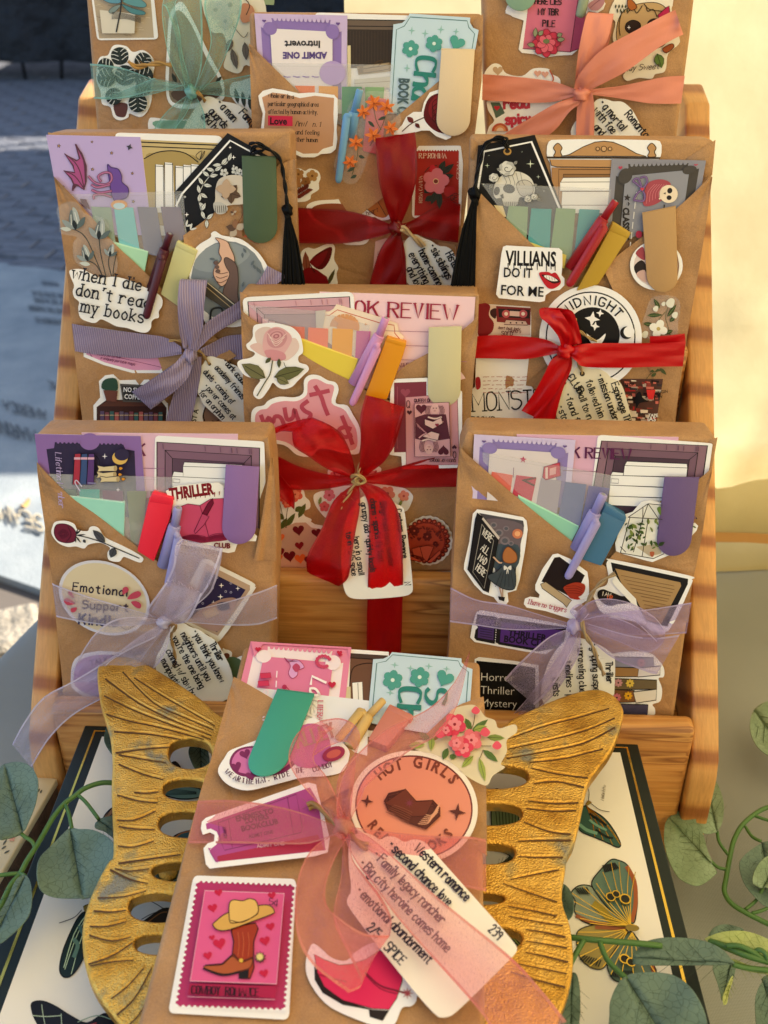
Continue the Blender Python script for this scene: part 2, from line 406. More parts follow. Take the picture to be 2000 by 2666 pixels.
def ribbon(name,pl,fr,A,B,m,hem=None,parent=None,n=7,w=7,wr=0,seed=0,hemw=.05,pw=1):
 """A, B: the two long edges as lists of (x, y, off_mm)"""
 A=[(p[0],p[1],p[2]+RO)for p in A];B=[(p[0],p[1],p[2]+RO)for p in B]
 A=cat_open(A,n);B=cat_open(B,n);V=[];Fc=[];mi=[];L=len(A);rnd=random.Random(seed);ph=rnd.uniform(0,6)
 for i in range(L):
  for k in range(w+1):
   t=k/w;x=A[i][0]*(1-t)+B[i][0]*t;y=A[i][1]*(1-t)+B[i][1]*t;q=(1-t)if pw==1 else(1-min(1,max(0,(t-.1)/.4))**2*(3-2*min(1,max(0,(t-.1)/.4))));o=A[i][2]*q+B[i][2]*(1-q)
   o+=wr*(math.sin(t*8+ph+i*.3)*.8+math.sin(t*19+ph*2-i*.24)*.55+math.sin(i*.5+ph+t*3)*.3)*min(1,4*t*(1-t)+.15)*(.7+1.3*math.exp(-min(i,L-1-i)*7/L))*1.25
   V.append(P3(pl,fr,x,y,o))
 for i in range(L-1):
  for k in range(w):a=i*(w+1)+k;Fc.append([a,a+1,a+w+2,a+w+1]);mi.append(0)
 ms=[MATS[m]]
 if hem:
  ms.append(MATS[hem])
  for E,O in((A,B),(B,A)):
   b=len(V)
   for i in range(L):
    for t in(0,hemw):V.append(P3(pl,fr,E[i][0]*(1-t)+O[i][0]*t,E[i][1]*(1-t)+O[i][1]*t,E[i][2]*(1-t)+O[i][2]*t+.12))
   for i in range(L-1):Fc.append([b+2*i,b+2*i+1,b+2*i+3,b+2*i+2]);mi.append(1)
 return make(name,V,Fc,ms,mi,parent,True)
def lump(name,pl,fr,x,y,off,rx,ry,rz,m,parent=None,seed=1,rot=0):
 """small folded knot: radii in mm"""
 c=P3(pl,fr,x,y,off+RO);n=pl.n;u=Vector((1,0,0));u=(u-n*u.dot(n)).normalized();v=n.cross(u);q=math.radians(rot)
 u,v=u*math.cos(q)+v*math.sin(q),v*math.cos(q)-u*math.sin(q)
 V=[];Fc=[];a1,a2=14,20
 for i in range(a1+1):
  th=math.pi*i/a1
  for k in range(a2):
   ph=2*math.pi*k/a2;k_=1+.16*math.sin(3*ph+seed+th*2)+.12*math.sin(5*th+ph*2+seed)
   V.append(c+u*(math.sin(th)*math.cos(ph)*rx*k_/1000)+v*(math.cos(th)*ry*k_/1000)+n*(math.sin(th)*math.sin(ph)*rz*k_/1000))
 for i in range(a1):
  for k in range(a2):j=(k+1)%a2;Fc.append([i*a2+k,i*a2+j,(i+1)*a2+j,(i+1)*a2+k])
 return make(name,V,Fc,[MATS[m]],None,parent,True)
def box_w(name,lo,hi,m,parent=None,bev=.002,R=None):
 V=[Vector((x,y,z))for x in(lo[0],hi[0])for y in(lo[1],hi[1])for z in(lo[2],hi[2])]
 if R:V=[R(v)for v in V]
 o=make(name,V,[[0,1,3,2],[4,6,7,5],[0,4,5,1],[2,3,7,6],[0,2,6,4],[1,5,7,3]],[ink(m)],None,parent)
 return finish(o,bev)if bev else o
# ------------------------------------------------------------------ the setting: ground, tent, table
GZ=-1.325
def gpt(px,py,z):d=ray(px,py);return d*(z/d.z)
def f_pave(t,b):
 v=coord(t);t.links.new(ramp(t,noise_t(t,v,9,6,.65),[(.3,'45454a'),(.7,'6c6c70')]),b.inputs['Base Color']);bump(t,b,noise_t(t,v,60,5),.6,.01)
mat('brick_grey','777777',.85,fn=f_pave)
def f_stone(t,b):
 v=coord(t);c=ramp(t,noise_t(t,v,5,5,.6),[(.3,'777d7f'),(.7,'949794')]);f=ramp(t,noise_t(t,v,160,3,.8),[(.3,.75),(.7,1.05)])
 t.links.new(mixc(t,1,c,f,'MULTIPLY'),b.inputs['Base Color']);bump(t,b,noise_t(t,v,160,4),.5,.004)
mat('pale_stone','aaaaaa',.8,fn=f_stone)
def f_cobble(t,b):
 v=coord(t);c=ramp(t,noise_t(t,v,14,6,.7),[(.3,'6a6254'),(.7,'978c7a')]);t.links.new(c,b.inputs['Base Color']);bump(t,b,noise_t(t,v,50,6),.9,.02)
mat('worn_paver','9a9080',.9,fn=f_cobble)
mat('joint_sand','5a5148',.95)
V=[Vector((x,y,GZ-.02))for x,y in((-60,-60),(60,-60),(60,120),(-60,120))]
tag(make('ground',V,[[0,1,2,3]],[ink(MATS['joint_sand'])]),kind='structure')
# carved stone slab
sl_=empty('stone_slab',(-1.2,2.3,GZ),'pale inscribed stone slab set in the pavement left of the display','stone slab')
sl_['kind']='structure'
a,b_,c_,d_=gpt(-420,625,GZ),gpt(420,740,GZ),gpt(420,1640,GZ),gpt(-420,1355,GZ)
V=[a,b_,c_,d_];V+=[v-Vector((0,0,.02))for v in V]
slab_o=make('slab_top',V,[[0,3,2,1],[0,1,5,4],[1,2,6,5],[2,3,7,6],[3,0,4,7]],[ink(MATS['pale_stone'])],None,sl_)
GP=Plane(0,GZ,90,0);GP.n=Vector((0,0,1));GP.q=Vector((0,0,GZ))
A=Art(GP,1.0)
mat('carved','45484a',.9);mat('carved_lit','b9a888',.9)  # letters painted flat: dark strokes for groove shade, lighter for the sunlit edge
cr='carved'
for row,(x,y,h,t)in enumerate([(150,735,11,'MEMENTO'),(165,765,12,'THE SEVEN SEAS'),(165,782,12,'OF THE WATERS'),(165,803,13,'AND THE HARBOR'),(165,832,13,'REMEMBER US')]):
 A.text(t,x,y,h,MATS[cr],rot=186,w=1.6,sx=.75,shear=-.5)
A.text('ME',150,995,19,MATS[cr],rot=190,w=2.6,sx=1.0,shear=-.6);A.text('AMERICA',118,1068,24,MATS[cr],rot=194,w=3.2,sx=1.0,shear=-.6)
A.text('MARINERS',90,1120,30,MATS[cr],rot=196,w=4,shear=-.6)
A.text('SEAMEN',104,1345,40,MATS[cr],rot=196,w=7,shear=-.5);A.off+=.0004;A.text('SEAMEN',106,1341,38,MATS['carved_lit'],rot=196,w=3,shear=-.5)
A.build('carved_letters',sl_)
# bricks beyond the slab, each its own piece
pv=empty('brick_pavement',(-2,5,GZ),'dark grey brick paving between the stone slab and the black draped table','pavement');pv['kind']='structure'
bm=None
def piece_mesh(nm,lx,ly,h,m,bv=.006):
 me=bpy.data.meshes.new(nm);x,y=lx/2,ly/2;z=h
 V=[(-x,-y,-h),(x,-y,-h),(x,y,-h),(-x,y,-h),(-x,-y,z-bv),(x,-y,z-bv),(x,y,z-bv),(-x,y,z-bv),(-x+bv,-y+bv,z),(x-bv,-y+bv,z),(x-bv,y-bv,z),(-x+bv,y-bv,z)]
 Fc=[[0,1,5,4],[1,2,6,5],[2,3,7,6],[3,0,4,7],[4,5,9,8],[5,6,10,9],[6,7,11,10],[7,4,8,11],[8,9,10,11]]
 me.from_pydata(V,[],Fc);me.materials.append(m);return me
bms=[piece_mesh('brick',.235,.108,.012,MATS['brick_grey'])]
rotb=math.radians(-9);rb=random.Random(4)
cnt=0
for j in range(42):
 for i in range(16):
  u,v=(i-8+.5*(j%2))*.245,(j-3)*.118
  x=-2.0+u*math.cos(rotb)-v*math.sin(rotb);y=4.2+u*math.sin(rotb)+v*math.cos(rotb)
  px_=CX+FPX*x/(y*math.cos(PITCH)-GZ*math.sin(PITCH));dep=y*math.cos(PITCH)-GZ*math.sin(PITCH)
  yc=y*math.sin(PITCH)+GZ*math.cos(PITCH);py_=CY-FPX*yc/dep
  edge=622+(px_+420)*.137
  if-60<px_<310 and py_<edge-9 and cnt<299:
   o=bpy.data.objects.new('brick',bms[0]);COL.objects.link(o);o.parent=pv
   o.location=Vector((x,y,GZ+rb.uniform(-.012,-.006)))-pv.location;o.rotation_euler=(rb.uniform(-.02,.02),rb.uniform(-.02,.02),rotb+rb.uniform(-.03,.03));cnt+=1
# plain brick field outside view
V=[Vector((x,y,GZ-.008))for x,y in((-14,3.9),(8,2.4),(8,18),(-14,18))]
make('paving_bed',V,[[0,1,2,3]],[MATS['brick_grey']],None,pv)
# worn pavers nearer than the slab
wp=empty('worn_paving',(-.9,1.1,GZ),'sunlit worn pavers between the stone slab and the table','pavement');wp['kind']='structure'
pm=[piece_mesh('paver',.24,.15,.02,MATS['worn_paver'],.014),piece_mesh('paver',.17,.15,.02,MATS['worn_paver'],.014)]
r2=math.radians(24)
for j in range(9):
 for i in range(9):
  u,v=(i-4+.5*(j%2))*.262,(j-4)*.172;x=-.85+u*math.cos(r2)-v*math.sin(r2);y=1.5+u*math.sin(r2)+v*math.cos(r2)
  c0=gpt(0,1481,GZ);c1=gpt(90,1513,GZ);dd=(c1-c0).normalized();nn=Vector((-dd.y,dd.x,0));s_=(Vector((x,y,GZ))-c0).dot(nn)
  if s_>-.13 or x>-.45:continue
  o=bpy.data.objects.new('paver',pm[(i+j)%3==0]);COL.objects.link(o);o.parent=wp
  o.location=Vector((x,y,GZ-.016+rb.uniform(-.005,.004)))-wp.location;o.rotation_euler=(rb.uniform(-.04,.04),rb.uniform(-.04,.04),r2+rb.uniform(-.06,.06))
# dry leaves on the slab
def dry_leaf(x,y,s,rot,hexc):
 p=gpt(x,y,GZ+.004);V=[];n=10
 for i in range(n):
  a=i/n*2*math.pi;V.append(p+Vector((math.cos(a)*s*(1+.3*math.cos(a)),math.sin(a)*s*.5,.004+.006*math.cos(2*a))))
 V.append(p+Vector((0,0,.001)))
 o=make('fallen_leaf',V,[[i,(i+1)%n,n]for i in range(n)],[ink(hexc)],None,None,True);o.rotation_euler=(0,0,rot);return o
tag(dry_leaf(62,1315,.018,1.2,'b58d55'),'dry tan leaf lying above the carved letters on the stone slab','leaf')
# ---- neighbouring stall: black draped table with folding legs
def f_black(t,b):bump(t,b,noise_t(t,coord(t),5,4),1.0,.12)
mat('black_cloth','0b0d14',.75,fn=f_black);mat('black_metal','1a1a1d',.5,.6)
nb=empty('draped_table',(-2.8,8.8,GZ),'black draped table of the neighbouring stall at the top left','table')
V=[];Fc=[];nx_,nz_=60,10
for i in range(nx_+1):
 for k in range(nz_+1):
  x=-5.2+5.4*i/nx_;z=GZ+.14+k/nz_*.85;f=(1-k/nz_)
  V.append(Vector((x,8.5+.05*f*math.sin(i*1.1+.6*math.sin(i*.37))+.03*noise.noise(Vector((x*2,z*3,0))),z)))
for i in range(nx_):
 for k in range(nz_):a=i*(nz_+1)+k;Fc.append([a,a+nz_+1,a+nz_+2,a+1])
make('drape',V,Fc,[MATS['black_cloth']],None,nb,True)
box_w('tabletop',(-5.2,8.51,GZ+.96),(.2,9.5,GZ+1.0),MATS['black_cloth'],nb)
for x in(-3.28,-2.62,-4.6,-1.2):
 for dx in(-.14,.14):tube_w('leg',[Vector((x+dx*1.3,8.65,GZ+.5)),Vector((x+dx,8.55,GZ+.01))],.014,MATS['black_metal'],nb)
bw=empty('canvas_backdrop',(-2.5,11.5,GZ),'black cloth wall of the neighbouring stall behind its draped table','tent wall')
box_w('wall_cloth',(-11,11.45,GZ),(1.2,11.5,GZ+2.6),MATS['black_cloth'],bw)
# ---- own tent: back wall and roof; unseen right and front walls added for the light
def canvas(name,hexc,trl=.55):
 m=bpy.data.materials.new(name);m.use_nodes=True;t=m.node_tree;t.nodes.clear();o=N(t,'ShaderNodeOutputMaterial');mx=N(t,'ShaderNodeMixShader');mx.inputs[0].default_value=trl
 d=N(t,'ShaderNodeBsdfDiffuse');tl=N(t,'ShaderNodeBsdfTranslucent');v=coord(t)
 c=ramp(t,noise_t(t,v,7,5,.65),[(.32,'cdbe92'),(.7,hexc)]);t.links.new(c,d.inputs[0]);t.links.new(c,tl.inputs[0])
 bp=N(t,'ShaderNodeBump',Strength=.25,Distance=.006);t.links.new(noise_t(t,v,16,6),bp.inputs['Height']);t.links.new(bp.outputs[0],d.inputs['Normal']);t.links.new(bp.outputs[0],tl.inputs['Normal'])
 t.links.new(d.outputs[0],mx.inputs[1]);t.links.new(tl.outputs[0],mx.inputs[2]);t.links.new(mx.outputs[0],o.inputs[0]);MATS[name]=m
canvas('cream_canvas','dbcda2')
tent=empty('market_tent',(.9,.7,GZ),'cream canvas market tent wall glowing with sun behind the rack','tent')
def sheet(name,fn,nu,nv,m,parent):
 V=[fn(i/nu,k/nv)for i in range(nu+1)for k in range(nv+1)]
 return make(name,V,[[i*(nv+1)+k,(i+1)*(nv+1)+k,(i+1)*(nv+1)+k+1,i*(nv+1)+k+1]for i in range(nu)for k in range(nv)],[MATS[m]],None,parent,True)
def crease(x,z,x0,z0,dx,dz,a,wd):
 d=(x-x0)*dz-(z-z0)*dx;return a*math.exp(-(d/wd)**2)
def wallf(u,v):
 x=-.03+1.6*u;z=-.553+1.6*v-.05*(x-.35)
 y=.865+.004*noise.noise(Vector((x*4,z*3,0)))+.0022*noise.noise(Vector((x*16,z*14,3)))
 y+=crease(x,z,.40,-.25,.30,.95,-.005,.016)+crease(x,z,.36,-.50,.9,-.42,-.0035,.02)+crease(x,z,.34,-.30,.5,.87,.003,.016)+crease(x,z,.33,-.43,.97,.2,-.004,.014)+crease(x,z,.36,-.35,.8,-.55,.003,.016)
 return Vector((x,y,z))
sheet('back_wall',wallf,110,90,'cream_canvas',tent)
def footf(u,v):  # inner canvas skirt gathered onto the table
 x=.10+1.4*u;a=v
 if a<.4:z=-.45-.06*a/.4;y=.885
 else:
  t=(a-.4)/.6*math.pi/2;z=-.51-.0655*math.sin(t);y=.885-.05*(1-math.cos(t))-.01*math.sin(t)
 y+=.007*math.sin(x*23+2*math.sin(x*9))*a+.012*noise.noise(Vector((x*6,a*3,1)));z+=.003*noise.noise(Vector((x*9,a*4,5)))-.02*(x-.4)*(1-a)
 return Vector((x,y,z))
sheet('wall_skirt',footf,80,40,'cream_canvas',tent)
mat('hem_tape','b98a50',.7)
hp=[Vector((x,wallf((x+.03)/1.6,0).y-.003,wallf((x+.03)/1.6,0).z))for x in[.0+.04*i for i in range(38)]]
V=[];
for p in hp:V+=[p+Vector((0,0,.003)),p-Vector((0,.002,.007))]
make('hem',V,[[2*i,2*i+1,2*i+3,2*i+2]for i in range(len(hp)-1)],[MATS['hem_tape']],None,tent)
sheet('bounce_side_wall',lambda u,v:Vector((1.05+.03*noise.noise(Vector((u*8,v*6,2))),-2.6+3.46*u,GZ+.05+2.35*v)),30,30,'cream_canvas',tent)  # presumed right wall, out of view, added for its warm bounce
sheet('roof',lambda u,v:Vector((-.85+1.95*u,-2.6+3.5*v,1.08+.35*math.sin(math.pi*u)*math.sin(math.pi*v))),24,24,'cream_canvas',tent)
sheet('sky_block_wall',lambda u,v:Vector((-.85+1.95*u,-2.62+.03*noise.noise(Vector((u*8,v*6,7))),GZ+.05+2.35*v)),20,20,'cream_canvas',tent)  # unseen canvas added behind the camera to cut the sky light
def f_white(t,b):bump(t,b,noise_t(t,coord(t),3,3),.5,.05)
mat('canopy_white','d8d8d8',.8,fn=f_white)
for(x0,x1,y0,y1,lb)in((.5,4.2,3.62,7.4,'unseen white canopy added to shade the ground behind the display'),(0,4.2,7.75,14,'unseen white canopy added to shade the farther paving')):  # out of view occluders, added only to cast shade on the ground
 cp=empty('shade_canopy',((x0+x1)/2,(y0+y1)/2,GZ),lb,'canopy')
 box_w('shade_sheet',(x0,y0,GZ+2.5),(x1,y1,GZ+2.53),MATS['canopy_white'],cp)
 for x in(x0+.05,x1-.05):
  for y in(y0+.05,y1-.05):tube_w('leg',[Vector((x,y,GZ)),Vector((x,y,GZ+2.5))],.02,MATS['canopy_white'],cp)
# ---- table with cloth
TZ=-.575
def f_cloth(t,b):
 v=coord(t);w1=N(t,'ShaderNodeTexWave',Scale=330.0);w1.bands_direction='X';t.links.new(v,w1.inputs['Vector']);w2=N(t,'ShaderNodeTexWave',Scale=330.0);w2.bands_direction='Y';t.links.new(v,w2.inputs['Vector'])
 a=N(t,'ShaderNodeMath',operation='ADD');t.links.new(w1.outputs['Fac'],a.inputs[0]);t.links.new(w2.outputs['Fac'],a.inputs[1])
 c=ramp(t,a.outputs[0],[(.2,'747672'),(1.0,'919390')]);k=ramp(t,noise_t(t,v,6,4),[(.3,.85),(.7,1.05)])
 t.links.new(mixc(t,1,c,k,'MULTIPLY'),b.inputs['Base Color']);bump(t,b,a.outputs[0],.25,.0006)
mat('linen','8b8a7c',.9,fn=f_cloth)
tb=empty('display_table',(0,.2,GZ),'display table under a grey green linen cloth','table')
EA,EB=Vector((-.283,.85,0)),Vector((-.454,.30,0))
def tcl(u,v):
 # u across from the left edge to the right, v from front to back; beyond the edge the cloth falls
 y=-.5+1.40*v;xe=EA.x+(EB.x-EA.x)*(EA.y-y)/(EA.y-EB.y)
 s=-.75+u*2.6
 wz=.007*noise.noise(Vector((s*7,y*5,0)))+.003*noise.noise(Vector((s*19+y*9,y*7,8)))+.004*math.sin(s*24+y*19+2*noise.noise(Vector((s*3,y*3,4))))*(1 if s>.55 else 0)
 if s<0:
  r=.012;return Vector((xe-r*(1-math.exp(s*60))-.035*-s*(1+.6*math.sin(y*34)),y,TZ+s*(1-math.exp(s*60))))
 return Vector((xe+s,y,TZ+wz*min(1,s*6)*(1 if s>.6 else.15)))
V=[];us=[-.75,-.5,-.3,-.2,-.12,-.08,-.05,-.03,-.015,-.006,0,.01,.03]+[.05+.02*i for i in range(89)];nv=84
for s in us:
 for k in range(nv+1):V.append(tcl((s+.75)/2.6,k/nv))
make('tablecloth',V,[[i*(nv+1)+k,(i+1)*(nv+1)+k,(i+1)*(nv+1)+k+1,i*(nv+1)+k+1]for i in range(len(us)-1)for k in range(nv)],[MATS['linen']],None,tb,True)
box_w('tabletop',(-.26,-.48,TZ-.04),(1.3,.88,TZ-.012),'c8c8c4',tb)
for x in(-.2,1.2):
 for y in(-.4,.8):tube_w('leg',[Vector((x,y,TZ-.04)),Vector((x,y,GZ))],.016,MATS['black_metal'],tb)
# ------------------------------------------------------------------ the pine rack
PIV=Vector((0,.511,0))
def RR(v):d=v-PIV;c,s=math.cos(-YAW),math.sin(-YAW);return PIV+Vector((d.x*c-d.y*s,d.x*s+d.y*c,d.z))
rack=empty('tiered_rack',(0,.6,TZ),'five tier orange pine display rack full of wrapped books','display rack')
RX0,RX1,TH=-.234,.216,.0175
prof=[(.490,TZ+.001),(.490,-.498),(.494,-.482),(.513,-.458),(.772,-.146),(.781,-.134),(.812,-.126),(.820,-.134),(.820,TZ+.001)]
for x0 in(RX0,RX1-TH):
 V=[RR(Vector((x,y,z)))for x in(x0,x0+TH)for y,z in prof];L=len(prof)
 Fc=[list(range(L)),list(range(L,2*L))[::-1]]+[[i,i+L,(i+1)%L+L,(i+1)%L]for i in range(L)]
 finish(make('side_panel',V,Fc,[MATS['pine_side']],None,rack),.0022,2)
# end-grain cap blocks on the front feet
for k in range(5):
 y0=(.495,.559,.595,.659,.702)[k];zt=-.457+.063*k;zb=TZ+.002 if k==0 else zt-.075
 box_w('tier_board',(RX0+TH+.0006,y0,zb),(RX1-TH-.0006,y0+.015,zt),MATS['pine_board'],rack,.004,RR)
 box_w('shelf',(RX0+TH+.0006,y0+.0155,zt-.033),(RX1-TH-.0006,y0+(.0635,.0355,.0635,.0425,.05)[k],zt-.025),MATS['pine_board'],rack,.001,RR)
# ------------------------------------------------------------------ wrapped books: common builders
LN=7
PL=dict(S3=Plane(.536,-.277,LN),C2=Plane(.598,-.210,LN),S2=Plane(.636,-.1256,LN),C1=Plane(.700,-.069,LN),S1=Plane(.745,.02,LN),FB=Plane(.481,-.3976,87.7,0))
W_,CR,BK,KR='f1eef0','efe6d6','17151a',MATS['kraft']
def book(pk,fr,corners,thick,label,folds=()):
 pl=PL[pk];bl=pl.pt(*fr2px(fr,*corners[3]));br=pl.pt(*fr2px(fr,*corners[2]))
 r=empty('wrapped_book',(bl+br)/2,label,'wrapped book','books wrapped in kraft paper')
 T=[P3(pl,fr,x,y,0)for x,y in corners];n=len(T)
 sub=[];  # slightly uneven paper
 V=T+[v-pl.n*thick for v in T]
 o=make('kraft_wrapper',V,[list(range(n)),list(range(n,2*n))[::-1]]+[[i,i+n,(i+1)%n+n,(i+1)%n]for i in range(n)],[KR],None,r)
 finish(o,.0032,4)
 for f_,off in folds:
  a=Art(pl,off,fr);a.slab(f_,.35,KR);finish(a.build('paper_fold',r),.0001,1)
 return r,pl
def flap(name,pl,fr,E,B,r,n=8):
 E=[(x,y,min(4.5,max(o,3.9)))for x,y,o in E];B=[(x,y,2.4 if i<3 else o)for i,(x,y,o)in enumerate(B)];return ribbon(name,pl,fr,E,B,'kraft',None,r,n,12,.25,len(E),0,2.2)
def rrect(x0,y0,x1,y1,r,n=5):
 P=[]
 for cx,cy,a0 in((x1-r,y0+r,-90),(x1-r,y1-r,0),(x0+r,y1-r,90),(x0+r,y0+r,180)):
  for i in range(n+1):a=math.radians(a0+90*i/n);P.append((cx+r*math.cos(a),cy+r*math.sin(a)))
 return P
def rquad(c,r=.08,n=4):  # rounded quadrilateral through four corners
 P=[]
 for i in range(len(c)):
  p,a,b=c[i],c[i-1],c[(i+1)%len(c)]
  q0=(p[0]+(a[0]-p[0])*r,p[1]+(a[1]-p[1])*r);q1=(p[0]+(b[0]-p[0])*r,p[1]+(b[1]-p[1])*r)
  for k in range(n+1):
   t=k/n;P.append(((1-t)**2*q0[0]+2*t*(1-t)*p[0]+t*t*q1[0],(1-t)**2*q0[1]+2*t*(1-t)*p[1]+t*t*q1[1]))
 return P
def loc_of(pl,fr,x,y,off=0):return P3(pl,fr,x,y,off)
def single(a,name,label,cat,group=None):return tag(a.build(name),label,cat,group)
def ticket(A,q,bg,fc,inner,hc,outline=None):
 A.quad(*q);A.slab([(0,0),(1,0),(1,1),(0,1)],.35,bg)
 A.poly([(.06,.05),(.94,.05),(.94,1),(.06,1)],fc)
 A.ell(.10,.10,.085,.10,bg);A.ell(.90,.10,.085,.10,bg)
 A.poly([(.05,.04),(.95,.04),(.95,.06),(.05,.06)],bg)
 for i in range(13):A.ell(.22+.047*i,.065,.019,.03,bg,n=10)
 A.poly([(.16,.20),(.84,.20),(.84,1),(.16,1)],inner);A.ell(.16,.20,.075,.09,fc);A.ell(.84,.20,.075,.09,fc)
 if outline:A.strip([(.16,1),(.16,.28),(.20,.27),(.24,.20),(.76,.20),(.80,.27),(.84,.29),(.84,1)],.008,outline)
 A.heart(.10,.10,.022,hc);A.heart(.90,.10,.022,hc)
def shelfcard(A,P,q,frame,wood,wood2,dark,lw=4):
 """bookmark with the picture of a cupboard: white border, stepped frame and a dark hollow"""
 A.slab(P,.35,W_);A.quad(*q)
 A.poly([(0,0),(1,0),(1,1),(0,1)],frame);l=lw
 A.strip([(0,1),(0,0),(1,0),(1,1)],.012,BK)
 A.poly([(.08,.10),(.92,.10),(.92,1),(.08,1)],wood);A.strip([(.08,1),(.08,.10),(.92,.10),(.92,1)],.009,BK)
 A.poly([(.15,.20),(.85,.20),(.85,1),(.15,1)],dark);A.strip([(.15,1),(.15,.20),(.85,.20),(.85,1)],.007,BK)
 for x,y,u,v in((.08,.10,.15,.20),(.92,.10,.85,.20)):A.strip([(x,y),(u,v)],.006,BK)
 rn=random.Random(5)
 for _ in range(9):x=rn.uniform(.03,.97);A.strip([(x,.02),(x+.005,.08)],.008,wood2)
 A.pop()
def whitebooks(A,rows,c=W_):
 for P in rows:A.poly(P,c);A.strip(P,3,'3a3640',True)
def clip(name,pl,fr,P,hexc,off,label,back='3c3a36'):
 """folded magnetic bookmark: a card leaf bent over the paper edge, P = TL, TR, BR, BL of the straight part"""
 off+=.7;m=mat('card_'+hexc,hexc,.55,0,.35,fn=lambda t,b:bump(t,b,noise_t(t,coord(t),900,2),.12,.0006))
 tl,tr,br,bl=P;c=((bl[0]+br[0])/2,(bl[1]+br[1])/2);ux,uy=(br[0]-bl[0])/2,(br[1]-bl[1])/2
 d=((bl[0]-tl[0]+br[0]-tr[0]),(bl[1]-tl[1]+br[1]-tr[1]));l=math.hypot(*d);R=math.hypot(ux,uy);dx,dy=d[0]/l*R,d[1]/l*R
 arc=[(c[0]+ux*math.cos(math.radians(a))+dx*math.sin(math.radians(a)),c[1]+uy*math.cos(math.radians(a))+dy*math.sin(math.radians(a)))for a in range(0,181,12)]
 root=empty(name,loc_of(pl,fr,c[0],c[1],off),label,'magnetic bookmark','magnetic clip bookmarks')
 a=Art(pl,off,fr);a.slab([tl,tr]+arc,.9,m);finish(a.build('front_leaf',root),.00025,2)
 b=Art(pl,off-2.2,fr);b.slab([tl,tr,(tr[0]*.6+br[0]*.4,tr[1]*.6+br[1]*.4),(tl[0]*.6+bl[0]*.4,tl[1]*.6+bl[1]*.4)],.5,m);b.build('back_leaf',root)
 V=[]
 for i in range(5):
  an=math.pi*i/4;o_=off+.9-1.35+1.35*math.cos(an);h=-1.35*math.sin(an)*5
  for p in(tl,tr):V.append(P3(pl,fr,p[0]-d[0]/l*-h*.9,p[1]-d[1]/l*-h*.9,o_))
 make('fold',V,[[2*i,2*i+1,2*i+3,2*i+2]for i in range(4)],[m],None,root,True)
 return root
def plastic(hexc):return mat('plastic_'+hexc,hexc,.38,0,.45,fn=f_plastic)
def pen(pl,fr,top,col,bot,r,hexc,label,clipp=None,o=(7,4.5,1.5),btn=None,cr=1.7,rb=None):
 """top: end of the button, col: collar, bot: where the barrel goes into the pocket; r in mm"""
 m=plastic(hexc);root=empty('ballpoint_pen',loc_of(pl,fr,*bot,o[2]),label,'pen','pens tucked in the paper pockets')
 def L(a,b,t):return(a[0]+(b[0]-a[0])*t,a[1]+(b[1]-a[1])*t)
 bt=[(0,.55),(.01,.62),(.04,.66),(1,.68)]
 tube_w('button',[P3(pl,fr,*L(top,col,t),o[0]+(o[1]-o[0])*t)for t,_ in bt],[r*k/1000 for _,k in bt],m,root,16)
 bb=[(0,.80),(.012,.92),(.05,.97),(.10,1.0),(1,rb or 1.0)]
 tube_w('barrel',[P3(pl,fr,*L(col,bot,t),o[1]+(o[2]-o[1])*t)for t,_ in bb],[r*k/1000 for _,k in bb],m,root,20)
 tube_w('button_ring',[P3(pl,fr,*L(col,bot,.004),o[1]),P3(pl,fr,*L(col,bot,.02),o[1]-.05)],[r*.86/1000,r*.98/1000],m,root,20);tube_w('button_cap',[P3(pl,fr,*L(top,col,-.03),o[0]+.1),P3(pl,fr,*L(top,col,.01),o[0])],[r*.26/1000,r*.40/1000],mat('grey_plastic','8c8a90',.35),root,12)
 if clipp:
  a,b,oa,ob=clipp;s=[(0,.45),(.02,.8),(.05,1),(.5,.95),(.94,.9),(.98,.7),(1,.35)]
  V=[];Fc=[];seg=10;n=pl.n
  d=(P3(pl,fr,*b,ob)-P3(pl,fr,*a,oa)).normalized();u=d.cross(n).normalized();v=n
  for t,k in s:
   p=P3(pl,fr,*L(a,b,t),oa+(ob-oa)*t)
   for q in range(seg):an=2*math.pi*q/seg;V.append(p+u*math.cos(an)*cr*k/1000+v*math.sin(an)*cr*.55*k/1000)
  for i in range(len(s)-1):
   for q in range(seg):j=(q+1)%seg;Fc.append([i*seg+q,i*seg+j,(i+1)*seg+j,(i+1)*seg+q])
  Fc+=[list(range(seg))[::-1],[(len(s)-1)*seg+q for q in range(seg)]]
  make('clip',V,Fc,[m],None,root,True)
  tube_w('clip_bridge',[P3(pl,fr,*L(a,b,.05),oa),P3(pl,fr,*L(col,bot,.08),o[1])],cr*.8/1000,m,root,8)
 return root
def block(name,pl,fr,P,off,th,m,label,cat,parent=None,bev=.0007,group=None,cap=None):
 a=Art(pl,off-th,fr)
 if cap is None:
  a.slab(P,th,m);o=a.build(name,parent);finish(o,bev,3);return tag(o,label,cat,group)if not parent else o
 root=empty(name,loc_of(pl,fr,*P[2],off-th),label,cat,group)
 a.slab(P,th,m);finish(a.build('body',root),bev,3)
 b=Art(pl,off-th-.2,fr);b.slab(cap,th+.35,m);finish(b.build('cap',root),bev,3)
 return root
